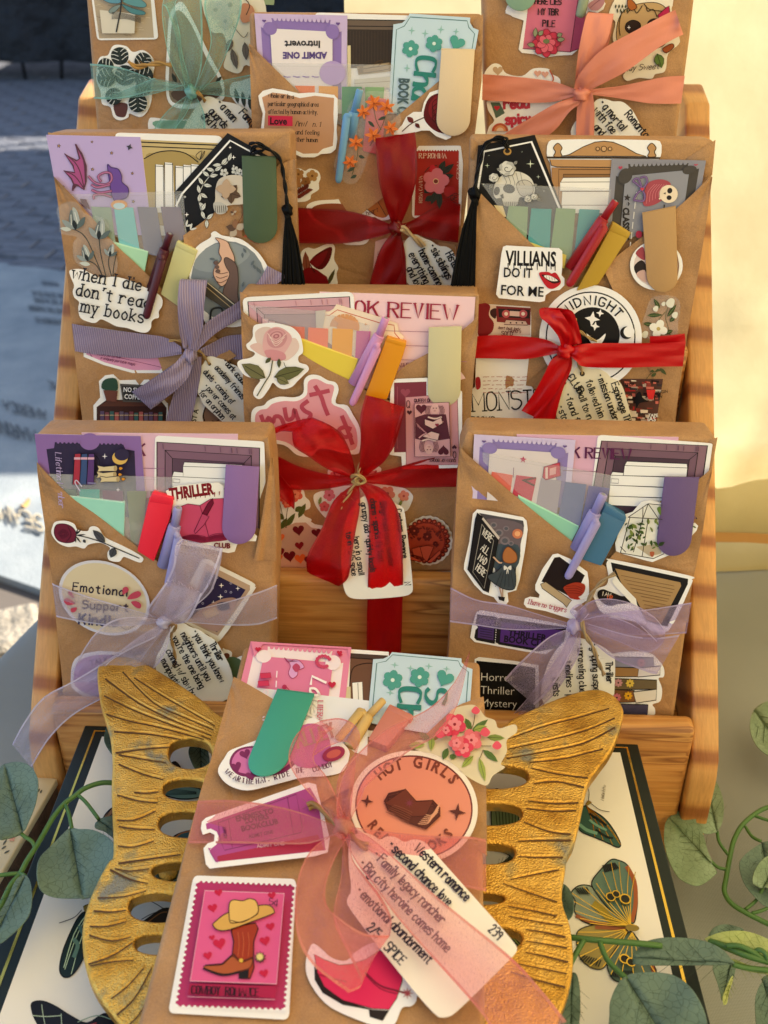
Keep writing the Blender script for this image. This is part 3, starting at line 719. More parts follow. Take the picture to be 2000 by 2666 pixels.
def flags(pl,fr,strips,film_p,off,label):
 """index flags in a clear sleeve: strips = list of (quad, colour)"""
 root=empty('page_flags',loc_of(pl,fr,*film_p[-1],off),label,'page flags','packs of coloured page flags')
 a=Art(pl,off-.3,fr);a.slab(film_p,.1,MATS['clear_film']);a.build('back_film',root)
 for q,c in strips:b=Art(pl,off,fr);b.slab(q,.35,mat('flag_'+c,c,.35));b.build('flag',root)
 f_=Art(pl,off+.6,fr);f_.poly(film_p,MATS['clear_film']);x0,y0=film_p[0];x1,y1=film_p[1]
 f_.strip([(x0,y0+18),(x1,y1+18)],2,MATS['clear_vinyl']);f_.strip([(x0,y0),(x1,y1)],2.5,MATS['clear_vinyl']);f_.build('sleeve',root)
 return root
def notes(pl,fr,top,face,off,hexc,side,label):
 root=empty('sticky_notes',loc_of(pl,fr,*face[2],off),label,'sticky notes','pads of sticky notes')
 m=mat('note_'+hexc,hexc,.8);a=Art(pl,off-2.0,fr);a.slab(face,2.0,m);a.build('top_sheet',root)
 if top:
  b=Art(pl,off-2.5,fr);b.slab(top,2.2,mat('note_'+side,side,.85));b.build('sheet_edges',root)
 return root
def gtag(pl,fr,P,off,label,lines,h,rot,ink_='1d1b22',w=None,hole=None,jit=.35,shear=0,sx=1,parent_t=None,paper='efeae2'):
 root=empty('gift_tag',loc_of(pl,fr,*P[0],off),label,'gift tag','handwritten gift tags')
 a=Art(pl,off,fr);a.slab(P,.4,paper);a.build('card',root)
 b=Art(pl,off+.45,fr);i=0
 for t,x,y in lines:b.text(t,x,y,h*1.2,ink_,rot,(w or h*.13)*1.3,sx,'hand',sp=1.5,jit=jit,shear=shear)
 b.build('handwriting',root)
 if hole:c=Art(pl,off+.5,fr);c.ell(hole[0],hole[1],hole[2],hole[2],'2a241c');c.build('hole',root)
 return root
def scal(P,n=3,k=.22):  # scalloped outline between the given points
 out=[]
 for i in range(len(P)):
  a,b=P[i],P[(i+1)%len(P)];dx,dy=b[0]-a[0],b[1]-a[1];l=math.hypot(dx,dy)
  out+=[(a[0]+dx*t-(-dy)/1*-k*math.sin(math.pi*t)*-1,a[1]+dy*t-dx*k*math.sin(math.pi*t))for t in[j/6 for j in range(6)]]
 return out
# ------------------------------------------------------------------ left book of the third tier (grosgrain bow)
r,pl=book('S2','A4',[(165,98),(1562,92),(1575,500),(1590,900),(1600,1960),(395,1990),(300,1220),(250,720),(205,350)],.027,
'kraft wrapped book with purple dragon card, green clip and lavender ribbon bow',
[([(165,98),(215,108),(230,190),(205,350)],.1),([(1562,92),(1562,260),(1480,300),(1440,180)],.1)])
a=Art(pl,.6,'A4')  # cupboard card
a.slab(rquad([(545,99),(1170,118),(1200,700),(740,690)],.06),.35,W_)
a.poly([(600,135),(1150,160),(1160,600),(700,600)],'c5ae7c');a.line([(600,150),(1140,172)],7,BK);a.line([(640,176),(1130,196)],6,BK)
a.blob([(720,260),(790,215),(880,205),(960,220),(1040,280),(1050,600),(720,600)],'a8905a');a.line([(720,250),(790,215),(880,204),(960,220),(1030,270)],6,BK)
for x,y in((785,282),(838,270),(900,290),(945,284),(990,280)):a.poly([(x,y),(x+45,y+4),(x+48,y+14),(x+56,560),(x+4,560)],W_);a.strip([(x,560),(x,y),(x+45,y+5),(x+48,560)],3.5,BK);a.strip([(x,y+10),(x+47,y+13)],3,BK)
for s_ in(-1,1):a.line([(1040,258),(1040+s_*22,232),(1060+s_*8,205),(1040,258)],3.5,BK)
single(a,'bookmark_card','cream arched bookshelf card with white books between purple card and black card','bookmark','bookmark cards')
a=Art(pl,1.1,'A4');V5='bba6dc'  # dragon card
a.slab([(155,112),(698,125),(765,690),(440,690),(199,352)],.4,V5,side='ece6f4')
for x,y,q in((228,176,1),(419,153,.7),(532,217,.9),(422,311,.9),(651,334,.8),(657,496,.9),(252,412,.8)):a.star(x,y,14*q,'3c3436',12);a.star(x,y,7*q,'c89a70',12)
a.star4(635,183,20,'3c3b48',20,.45)
a.outl([(325,168),(348,250),(330,262),(262,222),(310,290),(320,330),(258,320),(300,365),(318,405),(308,430),(332,400),(372,428),(384,380),(384,290),(360,220)],'a84f88','5d3448',9,False)
a.line([(262,222),(320,270),(352,330),(375,425)],6,'5d3448');a.line([(258,320),(320,350),(375,425)],6,'5d3448');a.line([(325,168),(372,260),(382,380)],9,'5d3448')
a.line([(308,432),(315,400),(340,405)],11,'5d3448')
a.outl([(508,285),(530,300),(570,310),(590,350),(592,385),(628,420),(622,470),(580,488),(555,500),(530,450),(520,380)],'6b4a9c','46306c',5)
for P in([(400,352),(440,390),(500,398),(532,372),(525,335),(490,330),(455,352),(470,380)],[(418,400),(450,415),(520,400)],[(420,430),(460,446),(530,436)],[(430,480),(432,460),(480,455),(530,470)]):a.line(P,15,'5d3448');a.line(P,9,'b06a98')
a.ell(575,515,48,28,'d8a070');a.ell(575,522,34,18,'b9d3e0')
single(a,'bookmark_card','lilac card with magenta dragon wing, purple cloud and small stars','bookmark','bookmark cards')
a=Art(pl,1.7,'A4')  # black pointed card with skull wreath
a.slab([(1200,102),(1440,238),(1470,620),(1200,760),(975,700),(893,445)],.5,BK,side='3a3638')
a.strip([(905,520),(938,452),(1215,145),(1400,245)],11,W_)
wr_=[(1205,265),(1165,285),(1125,320),(1095,352),(1060,400),(1040,450),(1035,500),(1050,550),(1080,600)]
a.line(wr_,4,'cfcfcf')
for i,(x,y)in enumerate(wr_):
 for s_ in(-1,1):
  an=i*.35+(1.9 if s_<0 else-.4);a.leaf(x,y,x-52*math.cos(an),y-52*math.sin(an),24,'d9d9d6','55555a','303036',3)
for x,y,q in((1215,185,9),(1235,242,14),(965,572,14),(955,470,9),(1235,292,9)):a.star4(x,y,q,W_)
for x,y in((1245,318),(1275,330),(1180,330)):a.flower(x,y,24,'c9c9c9','555558',5,x,.42,'2e2e34')
a.blob([(1130,430),(1150,370),(1210,345),(1280,350),(1330,400),(1330,500),(1200,520),(1150,560),(1125,520),(1130,480)],'c9bfb6');a.blob([(1120,505),(1160,500),(1200,530),(1190,560),(1150,570),(1125,550)],'b7b4b2')
for i in range(6):a.strip([(1128+i*12,520),(1132+i*12,560)],3,'26262a')
for q in range(5):a.leaf(1220,450,1220+60*math.cos(q*1.25+.3),450+60*math.sin(q*1.25+.3),44,'5c4638','2e221c')
for q in range(4):a.leaf(1190,425,1190+60*math.cos(q*1.6),425+60*math.sin(q*1.6),50,'b79c86')
for x,y in((960,640),(985,660)):a.leaf(x,y,x+10,y-40,12,'d0d0d0');a.leaf(x,y,x+40,y-12,12,'d0d0d0')
sk=single(a,'bookmark_card','black pointed card with white leaf wreath behind the dark green clip','bookmark','bookmark cards')
t_=empty('bookmark_tassel',loc_of(pl,'A4',1540,540,6),'black silky tassel hanging at the right of the green clip','tassel','black bookmark tassels')
mat('black_silk','080708',.5,0,.12)
def tassel(root,pl,fr,cord,kn,sk_a,sk_b,yb,rk,seed):
 twine('cord',pl,fr,cord,1.15,root,'0d0b0d');x,y=kn;rn=random.Random(seed)
 lump('knot',pl,fr,x,y,5,rk,rk*1.05,rk*.8,'black_silk',root,2);lump('knot',pl,fr,x,y+rk*14,5,rk*.62,rk*.9,rk*.6,'black_silk',root,4)
 V=[];Fc=[]
 for i in range(150):
  t=rn.random();x0=x+(t-.5)*rk*8;x1=sk_a+(sk_b-sk_a)*t+rn.uniform(-6,6);y1=yb+rn.uniform(-12,12);o0=5+rn.uniform(-rk*.5,rk*.5);o1=4+rn.uniform(-2.6,2.6);b=len(V);dx=rn.uniform(2.2,4)
  for q in(0,.35,.7,1):
   xx=x0+(x1-x0)*(q**.7)+rn.uniform(-1,1);yy=y+rk*12+(y1-y-rk*12)*q;oo=o0+(o1-o0)*q
   V+=[P3(pl,fr,xx-dx,yy,oo),P3(pl,fr,xx,yy,oo+.3),P3(pl,fr,xx+dx,yy,oo)]
  for k in range(3):
   for j in range(2):Fc.append([b+3*k+j,b+3*k+j+1,b+3*k+j+4,b+3*k+j+3])
 o=make('fringe',V,Fc,[MATS['black_silk']],None,root,True)
tassel(t_,pl,'A4',[(1330,235,3),(1350,185,6),(1395,180,7),(1460,210,7),(1505,260,6),(1522,340,5),(1535,430,5),(1545,520,5)],(1547,545),1515,1645,990,3.2,5)
twine('cord',pl,'A4',[(1325,165,4),(1370,158,7),(1420,190,7),(1340,225,6),(1400,200,8)],.9,t_,'0d0b0d')
a=None
flags(pl,'A4',[([(350,480),(385,485),(410,545),(360,520)],'5a2438'),([(415,526),(527,531),(556,740),(440,700)],'8fa091'),([(545,528),(656,532),(694,780),(575,735)],'7cc0c4'),([(680,527),(792,531),(838,820),(722,795)],'7c7788'),([(815,526),(930,530),(960,700),(858,790)],'77687c')],
[(300,455),(945,437),(965,700),(830,830),(560,700)],2.4,'clear sleeve of sage, aqua and mauve page flags beside the dark burgundy pen')
notes(pl,'A4',[(540,728),(742,783),(740,792),(548,742)],[(545,738),(742,790),(716,930),(640,850)],3.6,'a9d8b8','c4e6cc','mint green sticky note pad beside the dark burgundy pen')
fl=flap('pocket_flap',pl,'A4',[(1500,282,1.2),(1360,385,3),(1200,500,3.2),(1060,610,3),(945,692,2.6)],[(1590,250,.4),(1600,600,.4),(1600,1000,.4),(1500,1300,.4),(1000,1250,.4)],r)
block('highlighter_pen',pl,'A4',rquad([(908,722),(1028,778),(915,1100),(815,1030)],.05),6.0,6.5,plastic('c9c38a'),'khaki yellow block highlighter standing in the dragon card pocket','highlighter',cap=[(908,722),(1028,778),(1015,812),(898,757)])
fl2=flap('pocket_flap',pl,'A4',[(199,352,.5),(330,488,2),(545,733,4),(660,842,6.6),(760,938,7.2),(910,1083,7.2),(1100,1250,4),(1250,1385,2)],
[(201,360,.3),(225,520,.3),(245,700,.3),(262,820,.3),(280,950,.3),(300,1200,.3),(345,1600,.3),(390,1960,.3)],r)
pen(pl,'A4',(868,682),(838,770),(760,1010),3.3,'4a0f22','dark burgundy click pen crossing the typed white sticker',((826,822),(728,1172),9.6,8.6),(7.5,6.5,4.2),None,2.7)
clip('magnetic_bookmark',pl,'A4',[(1282,238),(1480,241),(1487,640),(1292,640)],'46583f',4.6,'dark green rounded clip bookmark over the black skull card')
# stickers on this book
def sticker(name,pl,fr,P,off,r,smooth=False,base=W_,th=.25):
 a=Art(pl,max(off,4.9)if off>2.9 else off,fr);a.slab(P,th,base,smooth);a.nm=name;a.rt=r;return a
def done(a):return a.build(a.nm,a.rt)
a=Art(pl,4.95,'A4');a.blob([(215,540),(260,505),(330,500),(370,560),(420,580),(480,590),(520,640),(500,700),(560,730),(560,790),(560,900),(470,930),(330,850),(310,740),(330,700),(240,680),(230,620)],MATS['clear_film'])
def tulip(a,x,y,s,rot):
 a.push(x,y,s,rot)
 for P,c in(([(0,0),(-30,-40),(-20,-90),(0,-120),(14,-70)],'6c7477'),([(0,0),(34,-40),(30,-110),(8,-130),(2,-60)],'a9b0b2'),([(0,0),(-50,-20),(-70,-70),(-30,-50)],'8f989b'),([(0,0),(50,-14),(72,-60),(34,-44)],'59666a'),([(0,5),(-14,-26),(0,-56),(14,-26)],'23282c')):a.blob(P,c)
 a.line([(-20,-30),(-10,-90)],4,'e2e2e0');a.line([(20,-30),(16,-100)],4,'e2e2e0');a.pop()
for P in([(300,650),(380,700),(450,850),(480,930)],[(460,700),(470,800),(500,930)],[(520,800),(515,860),(535,935)],[(380,830),(440,860),(480,925)],[(560,800),(545,870),(540,935)]):a.line(P,6,'4b4640')
tulip(a,325,655,.95,-12);tulip(a,458,712,.88,4);tulip(a,395,838,.72,-20);tulip(a,522,812,.55,8)
for x,y,q in((240,650,60),(350,850,50)):a.leaf(x+60,y+10,x-5,y,26,'c3c8c4',None)
a.build('clear_flower_sticker',r)
a=sticker('quote_sticker',pl,'A4',[(290,895),(330,885),(370,890),(420,915),(470,935),(540,930),(600,940),(660,960),(720,990),(760,1005),(800,1030),(824,1060),(822,1100),(804,1130),(804,1165),(780,1172),(762,1190),(758,1225),(735,1250),(690,1248),(620,1225),(560,1215),(510,1190),(470,1175),(440,1195),(400,1190),(352,1165),(340,1110),(345,1075),(318,1050),(308,1015),(316,980),(296,930)],6.6,r,True)
for t,x,y in(('when I die',305,938),("don't read",326,1035),('my books',354,1130)):a.text(t,x,y,68,'1c1b26',10.5,9,1.0,'type',sp=2.3)
done(a)
a=sticker('clasped_hands_sticker',pl,'A4',[(1105,680),(1130,668),(1165,690),(1215,700),(1280,715),(1350,765),(1400,820),(1440,900),(1446,1010),(1400,1120),(1300,1205),(1200,1220),(1090,1200),(1065,1180),(1040,1100),(985,1000),(985,860),(1020,760),(1100,705)],4.2,r,True)
a.ell(1205,955,215,232,'7d858e',-12);a.blob([(1010,880),(1060,780),(1200,730),(1330,800),(1180,900)],'8d959c')
rn=random.Random(8)
for _ in range(26):
 x,y=rn.uniform(1010,1400),rn.uniform(770,1000)
 if(x-1205)**2/190**2+(y-955)**2/200**2<1:an=rn.uniform(0,6);a.leaf(x,y,x+34*math.cos(an),y+34*math.sin(an),15,'606a74')
a.outl([(1130,705),(1155,740),(1150,790),(1165,830),(1125,880),(1120,920),(1140,960),(1165,985),(1190,970),(1215,930),(1235,870),(1240,820),(1215,760),(1195,725)],'d9ae98','5a4038',4)
a.outl([(1180,830),(1200,820),(1250,860),(1262,940),(1258,1030),(1262,1110),(1180,1090),(1175,1010),(1200,950),(1212,910),(1190,870)],'6a5450','3a2c2c',4)
for k in range(3):a.line([(1130+k*4,900+k*28),(1160,912+k*26),(1200,905+k*20)],4,'6e4c44');a.ell(1133+6*k,850+24*k,14,12,'6a5450')
a.poly([(1085,960),(1120,985),(1280,1110),(1240,1150),(1070,1040)],'45403c');a.line([(1085,965),(1250,1100)],5,'cfc4b0');a.line([(1080,990),(1240,1125)],4,'b09a78')
a.line([(1100,1180),(1110,1120),(1160,1110),(1175,1140)],12,'26282c');done(a)
a=Art(pl,4.9,'A4')
for x,y,q in((1235,560,20),(1250,655,60)):
 for k in range(5):a.leaf(x,y,x+q*math.cos(k*1.2+1),y+q*math.sin(k*1.2+1),q*.7,('8a6248','b0a090','5b4438')[k%3])
for P in([(1300,690),(1350,730),(1380,740)],[(1270,500),(1290,560),(1260,620)]):a.line(P,4,'7a4a30')
a.leaf(1290,700,1330,690,14,'a04c30');a.leaf(1330,725,1372,712,14,'a04c30');a.build('clear_flower_sticker',r)
a=sticker('pink_note_sticker',pl,'B3',[(395,400),(430,402),(900,470),(962,560),(880,690),(700,690),(520,640),(398,590)],.6,r)
a.poly([(414,420),(900,480),(944,560),(870,672),(700,672),(530,625),(414,575)],'d894b8');a.strip([(414,555),(520,572),(880,655)],3,'7c3a5c');a.text('a uniquely portable magic',500,602,16,'6a2f55',11,2.4,1,'hand',shear=.3);a.text('a story you can hold',480,578,13,'6a2f55',9,2,1,'hand',shear=.3)
a.line([(430,560),(450,590),(440,580)],3,'7c3a5c');done(a)
a=sticker('bookcase_sticker',pl,'B3',[(460,1010),(458,890),(500,840),(492,740),(530,705),(580,698),(620,735),(800,730),(860,820),(918,880),(918,1010)],.5,r,False)
a.poly([(478,1010),(478,900),(540,855),(870,855),(910,905),(905,1010)],'3e2624');a.poly([(490,895),(545,862),(865,862),(895,895)],'5a3830')
for i in range(13):a.poly([(500+i*30,925+(i*7)%13),(524+i*30,925+(i*7)%13),(524+i*30,1005),(500+i*30,1005)],('5a4a68','7c4450','3d6064','a45a5a','64566e')[i%5]);a.strip([(500+i*30,950),(524+i*30,950)],4,'c9b08a')
a.blob([(515,790),(512,750),(540,725),(590,722),(608,750),(600,800)],'2f4a3c');a.poly([(518,795),(610,800),(600,868),(538,862)],'6b4038')
a.poly([(622,756),(800,765),(800,872),(640,868)],'54504e');a.poly([(634,770),(790,778),(790,860),(650,858)],'28282c');a.text('NO SUCH',642,805,28,W_,3,4,.8,'sans');a.text('COFFEE',648,848,28,W_,3,4,.8,'sans');done(a)
a=sticker('face_sticker',pl,'B3',[(1065,860),(1120,840),(1380,900),(1370,1040),(1070,1040)],.5,r,True)
a.text('JUST A',1082,1030,30,BK,-78,4.5,.9,'sans',bold=.03);a.ell(1240,960,110,95,'8a6a58');a.line([(1150,900),(1136,950),(1150,1000)],7,BK);a.line([(1190,985),(1215,990),(1235,975)],5,BK);done(a)
# grosgrain bow
def f_grosgrain(t,b):
 v=coord(t);w1=N(t,'ShaderNodeTexWave',Scale=210.0);w1.bands_direction='X';t.links.new(v,w1.inputs['Vector'])
 t.links.new(ramp(t,w1.outputs['Fac'],[(.1,'7d6c8e'),(.8,'998aa8')]),b.inputs['Base Color']);bump(t,b,w1.outputs['Fac'],.5,.0006);b.inputs['Sheen Weight'].default_value=.2
mat('grosgrain_lavender','8f7ea0',.55,fn=f_grosgrain)
rb_=empty('ribbon_bow',loc_of(pl,'B3',1050,560,7),'ribbed lavender grosgrain ribbon bow on the dragon card book','ribbon bow','ribbon bows round the wrapped books')
g='grosgrain_lavender'
ribbon('band',pl,'B3',[(325,385,3),(480,412,7),(760,448,7.5),(900,470,8),(1000,528,10)],[(345,555,1.5),(500,580,2.5),(760,600,3.2),(900,590,5),(1005,572,9)],g,None,rb_,7,6,.3,1)
ribbon('band',pl,'B3',[(1120,540,9),(1200,500,6),(1280,462,5),(1420,448,4),(1470,440,1)],[(1120,575,8),(1200,592,4),(1280,600,3),(1420,610,2),(1480,612,.5)],g,None,rb_,7,6,.3,2)
ribbon('tail',pl,'B3',[(1035,560,11),(1070,470,13),(1180,360,13),(1350,250,10),(1470,130,7),(1532,28,6)],[(1075,585,10),(1120,530,11),(1220,440,11),(1380,340,9),(1530,190,6),(1655,92,5)],g,None,rb_,8,7,.4,3)
ribbon('loop',pl,'B3',[(1010,530,11),(985,400,16),(978,250,19),(988,130,15),(1000,108,9)],[(1075,550,11),(1130,420,15),(1142,270,18),(1158,135,14),(1162,114,9)],g,None,rb_,8,7,.9,4)
ribbon('loop',pl,'B3',[(1000,108,9),(985,200,4),(985,400,4),(1010,540,8)],[(1162,114,9),(1140,200,4),(1130,400,4),(1070,560,8)],g,None,rb_,7,5,.3,5)
ribbon('loop',pl,'B3',[(1020,560,11),(930,660,17),(810,740,18),(720,790,13),(694,806,8)],[(1080,600,11),(1040,720,15),(950,810,16),(850,880,12),(812,915,8)],g,None,rb_,8,7,.8,6)
ribbon('loop',pl,'B3',[(694,806,8),(800,740,5),(930,650,6),(1030,580,9)],[(812,915,8),(900,850,4),(1000,740,5),(1080,590,9)],g,None,rb_,7,5,.3,7)
ribbon('tail',pl,'B3',[(1050,590,11),(1000,700,7),(940,860,6),(905,985,6),(890,1060,5)],[(1125,590,9),(1120,700,6),(1090,860,5),(1062,990,5),(1055,1060,5)],g,None,rb_,7,6,.5,8)
lump('knot',pl,'B3',1055,588,11.5,4.3,4.6,4.0,g,rb_,2,-40)
gt=gtag(pl,'B3',chaikin([(1155,590),(1190,585),(1225,600),(1262,605),(1300,635),(1345,645),(1400,700),(1440,830),(1440,1080),(1350,1080),(1220,960),(1130,880),(1118,840),(1100,810),(1105,765),(1100,725),(1122,690),(1120,650),(1140,630)],True,2,180),4.6,'white gift tag reading dark academy under the lavender grosgrain bow',
[('* dark academia',1255,620),('academy friends',1205,660),('duels * coming of',1135,688),('* power comes at',1140,775),('for an orphan',1108,815)],30,49,hole=(1174,635,10),w=4.6,sx=.82)
twine('twine',pl,'B3',[(1174,636,6),(1150,600,7),(1120,560,9),(1060,530,9),(990,490,10),(925,492,9)],.8,gt)
# ------------------------------------------------------------------ right book of the third tier (red satin bow)
r,pl=book('S2','B2',[(105,62),(1575,78),(1555,290),(1520,560),(1440,1060),(1330,1800),(160,1800),(130,1250),(85,700)],.027,
'kraft wrapped book with skull bookmark, red pen and glossy red satin bow',
[([(1575,78),(1400,190),(1480,330),(1555,290)],.1),([(105,62),(150,110),(120,200),(100,180)],.1)])
a=Art(pl,.6,'B2');a.slab(rquad([(560,75),(1252,80),(1240,190),(1180,600),(560,600)],.0)if False else chaikin([(600,73),(1210,78),(1252,90),(1250,175),(1230,190),(1220,560),(600,600),(590,230),(560,180),(565,95)],True,1,180),.35,W_)
wd='b98c5f';BKO='3a2a20'
a.outl([(650,175),(700,165),(780,120),(850,92),(905,86),(960,92),(1030,120),(1100,160),(1160,178)],wd,BKO,5,False)
for x in(628,1192):a.outl([(x,98),(x+26,125),(x+16,150),(x+24,178),(x-24,178),(x-14,150),(x-26,125)],wd,BKO,5)
for x,q in((868,13),(905,18),(942,13)):a.ell(x,132,q,q,BKO);a.ell(x,132,q-4,q-4,'c99d70')
a.poly([(560,178),(1245,182),(1240,192),(562,190)],BKO)
a.poly([(580,196),(1200,200),(1180,240),(620,240),(590,230)],wd);a.strip([(580,196),(590,232),(625,240),(1190,246)],5,BKO);a.poly([(590,244),(1180,248),(1180,600),(600,600)],'a97c52')
a.strip([(632,600),(634,255),(1180,258)],4,BKO);a.poly([(662,285),(1150,288),(1150,600),(668,600)],'8c6542');a.strip([(662,600),(662,284),(1150,286)],4,BKO)
for P in([(660,305),(1000,302),(1000,330),(645,332)],[(642,332),(1000,330),(1000,385),(642,385)],[(655,388),(960,388),(950,470),(650,470)],[(655,470),(960,470),(950,520),(650,520)]):a.poly(P,'f1ece8');a.strip(P,3.5,'6a5c54',True)
single(a,'bookmark_card','carved wooden wardrobe bookmark card with stacked white books','bookmark','bookmark cards')
a=Art(pl,1.1,'B2')
a.slab([(150,112),(490,48),(655,490),(600,740),(180,520),(120,420)],.5,BK,side='3a3638')
a.strip([(148,380),(185,148),(470,90),(660,540)],13,W_)
a.ell(326,148,24,22,'b98c4c');a.ell(326,146,15,12,'2a2420')
for x,y,q in((464,222,26),(205,232,15),(511,300,13),(215,172,5),(413,150,5),(545,385,7),(182,345,7)):a.star4(x,y,q,'d8e0cc',0,.16)
a.outl([(240,390),(255,330),(300,285),(360,265),(420,275),(470,310),(492,370),(480,420),(440,430),(400,425),(385,470),(330,480),(300,470),(290,430),(255,430)],'d9d3ca','2c2a2c',4)
for x,y,rx,ry in((335,372,36,27),(262,385,18,26)):a.ell(x,y,rx,ry,'1a181c',12)
a.outl([(380,350),(400,325),(440,320),(475,345),(478,395),(440,420),(400,405)],'c6bfb6','4a4646',3);a.poly([(283,410),(300,400),(305,430),(290,430)],'1a181c')
for k in range(5):a.line([(300+26*k,290-4*k),(320+24*k,330),(310+30*k,350)],2.5,'6c6868')
for i in range(9):a.strip([(300+i*11,450),(302+i*11,480)],3,'2a2a2e')
def rose(a,x,y,R,c1,c2,lc,n=4):
 for k in range(7):an=k*.9;a.ell(x+R*.55*math.cos(an),y+R*.45*math.sin(an),R*.55,R*.45,c1 if k%2 else c2,k*40,14);a.line([(x+R*.95*math.cos(an-.5),y+R*.85*math.sin(an-.5)),(x+R*1.08*math.cos(an),y+R*.95*math.sin(an)),(x+R*.95*math.cos(an+.5),y+R*.85*math.sin(an+.5))],R*.05+1,lc)
 a.ell(x,y,R*.62,R*.5,c1,0,16);P=[(x+R*(.6-.085*i)*math.cos(i*.9),y+R*(.5-.07*i)*math.sin(i*.9))for i in range(7)];a.line(P,R*.06+1,lc)
for x,y,q in((325,250,50),(245,305,30),(450,432,24),(487,420,22)):rose(a,x,y,q,'d9d5cf','b9b6b2','3a383a')
for P in((365,225,385,205),(235,345,215,372),(285,262,262,250),(500,430,528,440),(480,355,505,345)):a.leaf(*P,20,'8d8b88','2a2a2c')
single(a,'bookmark_card','black coffin bookmark card with a rose crowned skull behind clear sleeve','bookmark','bookmark cards')
t_=empty('bookmark_tassel',loc_of(pl,'B2',125,400,6),'black silky tassel hanging off the left of the skull card','tassel','black bookmark tassels')
tassel(t_,pl,'B2',[(330,125,3),(300,82,6),(240,80,6),(190,110,6),(165,200,5),(140,300,5),(128,372,5)],(128,400),-10,130,950,3.5,9)
twine('cord',pl,'B2',[(200,100,5),(260,62,7),(325,72,7),(300,105,6),(330,130,4)],.9,t_,'0d0b0d')
a=Art(pl,1.7,'B2');ticket(a,[(952,190),(1518,202),(1476,440),(905,760)],'8f8d9a','4b4645','8f8f9c','b8425c');a.pop()
a.text('* CLASSICS',1020,452,36,'2f2b2d',90,6,.9,'sans',bold=.05);a.star(1045,425,22,'3a3436',8)
for i in range(6):a.strip([(1100-7*i,392+60*i),(1096-7*i,430+60*i)],6,'d8d4d6')
a.blob([(1150,380),(1180,330),(1250,315),(1305,340),(1290,400),(1240,450),(1180,475),(1140,465)],'a54a58')
for k in range(6):a.line([(1160+18*k,460-10*k),(1170+16*k,390),(1210+14*k,345)],3,'cf7c86')
a.ell(1293,403,55,54,'ecd9c2');a.ell(1300,383,15,17,'2c2628',20);a.ell(1296,425,15,14,'2c2628');a.poly([(1262,400),(1275,392),(1275,406)],'2c2628')
for k in range(5):a.ell(1240+4*k,450-14*k-20,6,6,'ecd9c2')
for P in([(1135,372),(1100,340),(1080,325),(1110,310),(1135,370)],[(1140,370),(1165,330),(1155,300),(1125,305)],[(1135,380),(1150,410),(1140,445),(1085,440)],[(1130,378),(1105,400),(1085,435)]):a.line(P,13,'5a4068');a.line(P,8,'7d6398')
a.heart(1135,373,12,'c04058');a.ell(1115,645,20,22,'a02848');a.text('I',1262,495,26,'2f2b2d',5,8)
single(a,'bookmark_card','grey ticket card with a pink skull and purple bow reading CLASSICS','bookmark','bookmark cards')
flags(pl,'B2',[([(245,470),(298,474),(318,540),(290,540)],'d8c08e'),([(335,474),(450,480),(440,680),(318,560)],'8ba283'),([(470,490),(590,494),(578,760),(448,690)],'4d9a9c'),([(618,488),(735,493),(708,800),(582,760)],'86a07f'),([(758,494),(880,498),(860,640),(728,760)],'4d9a9c')],
[(170,340),(945,372),(930,640),(690,830),(330,560)],2.5,'clear sleeve of sage and teal page flags beside the bright red pen')
notes(pl,'B2',None,[(440,685),(680,770),(668,850),(600,830)],3.4,'e0cc6a','e8d888','yellow sticky note pad peeking out above the villains sticker')
flap('pocket_flap',pl,'B2',[(1545,296,.8),(1440,400,2.5),(1340,490,3),(1180,625,3),(1000,762,2.5),(900,850,1)],[(1556,300,.3),(1530,500,.3),(1500,700,.3),(1450,1000,.3),(1380,1400,.3),(1330,1790,.3)],r)
block('highlighter_pen',pl,'B2',rquad([(965,572),(1068,636),(870,945),(740,985)],.04),6.2,7,plastic('b8922a'),'mustard yellow block highlighter leaning against the bright red pen','highlighter',cap=[(960,570),(1068,636),(1050,672),(935,625)])
flap('pocket_flap',pl,'B2',[(168,400,.5),(240,475,2),(460,690,3.5),(640,865,6.2),(720,960,6.8),(780,1015,3.5),(900,1120,1)],[(105,600,.3),(95,800,.3),(100,950,.3),(120,1150,.3),(140,1400,.3),(155,1600,.3),(165,1790,.3)],r)
pen(pl,'B2',(975,445),(905,548),(700,850),3.5,'a01420','bright red click pen standing above the red satin bow',((912,590),(690,958),9.8,9.2),(8,7,4.5),None,3.0)
clip('magnetic_bookmark',pl,'B2',[(1135,520),(1336,478),(1348,900),(1162,900)],'b38c5e',5.0,'tan kraft coloured clip bookmark over a small round sticker')
a=sticker('slogan_sticker',pl,'B2',[(300,720),(320,712),(500,722),(635,728),(655,745),(656,830),(650,890),(668,910),(668,950),(640,978),(590,985),(555,1010),(550,1045),(520,1052),(275,1028),(258,1005),(275,880),(290,760)],6.9,r)
a.text('VILLIANS',316,828,84,'17141a',1.5,15,.62,'sans',bold=.03)
for x,q in((330,24),(365,34),(404,20),(442,34),(470,22),(505,30),(560,40),(588,24),(612,36)):a.strip([(x,820),(x,838+q*.7)],7,'17141a',w2=4)
a.text('DO IT',300,900,56,'17141a',2,10,.80,'sans',bold=.015);a.text('FOR ME',282,1006,58,'17141a',3,10,.90,'sans',bold=.012)
a.blob([(515,880),(550,870),(575,872),(590,880),(615,875),(640,910),(645,940),(610,968),(575,970),(545,940)],'b8202e');a.blob([(530,888),(575,890),(630,915),(640,932),(600,940),(560,915)],'3a1418');a.blob([(545,893),(580,893),(620,915),(625,925),(590,925),(560,910)],'efe6e2')
for k in range(4):a.strip([(560+16*k,893+4*k),(563+16*k,915+3*k)],2,'8a7070')
done(a)
a=Art(pl,4.9,'B2');a.slab([(1220+158*math.cos(i/40*6.2832),832+148*math.sin(i/40*6.2832))for i in range(40)],.25,W_)
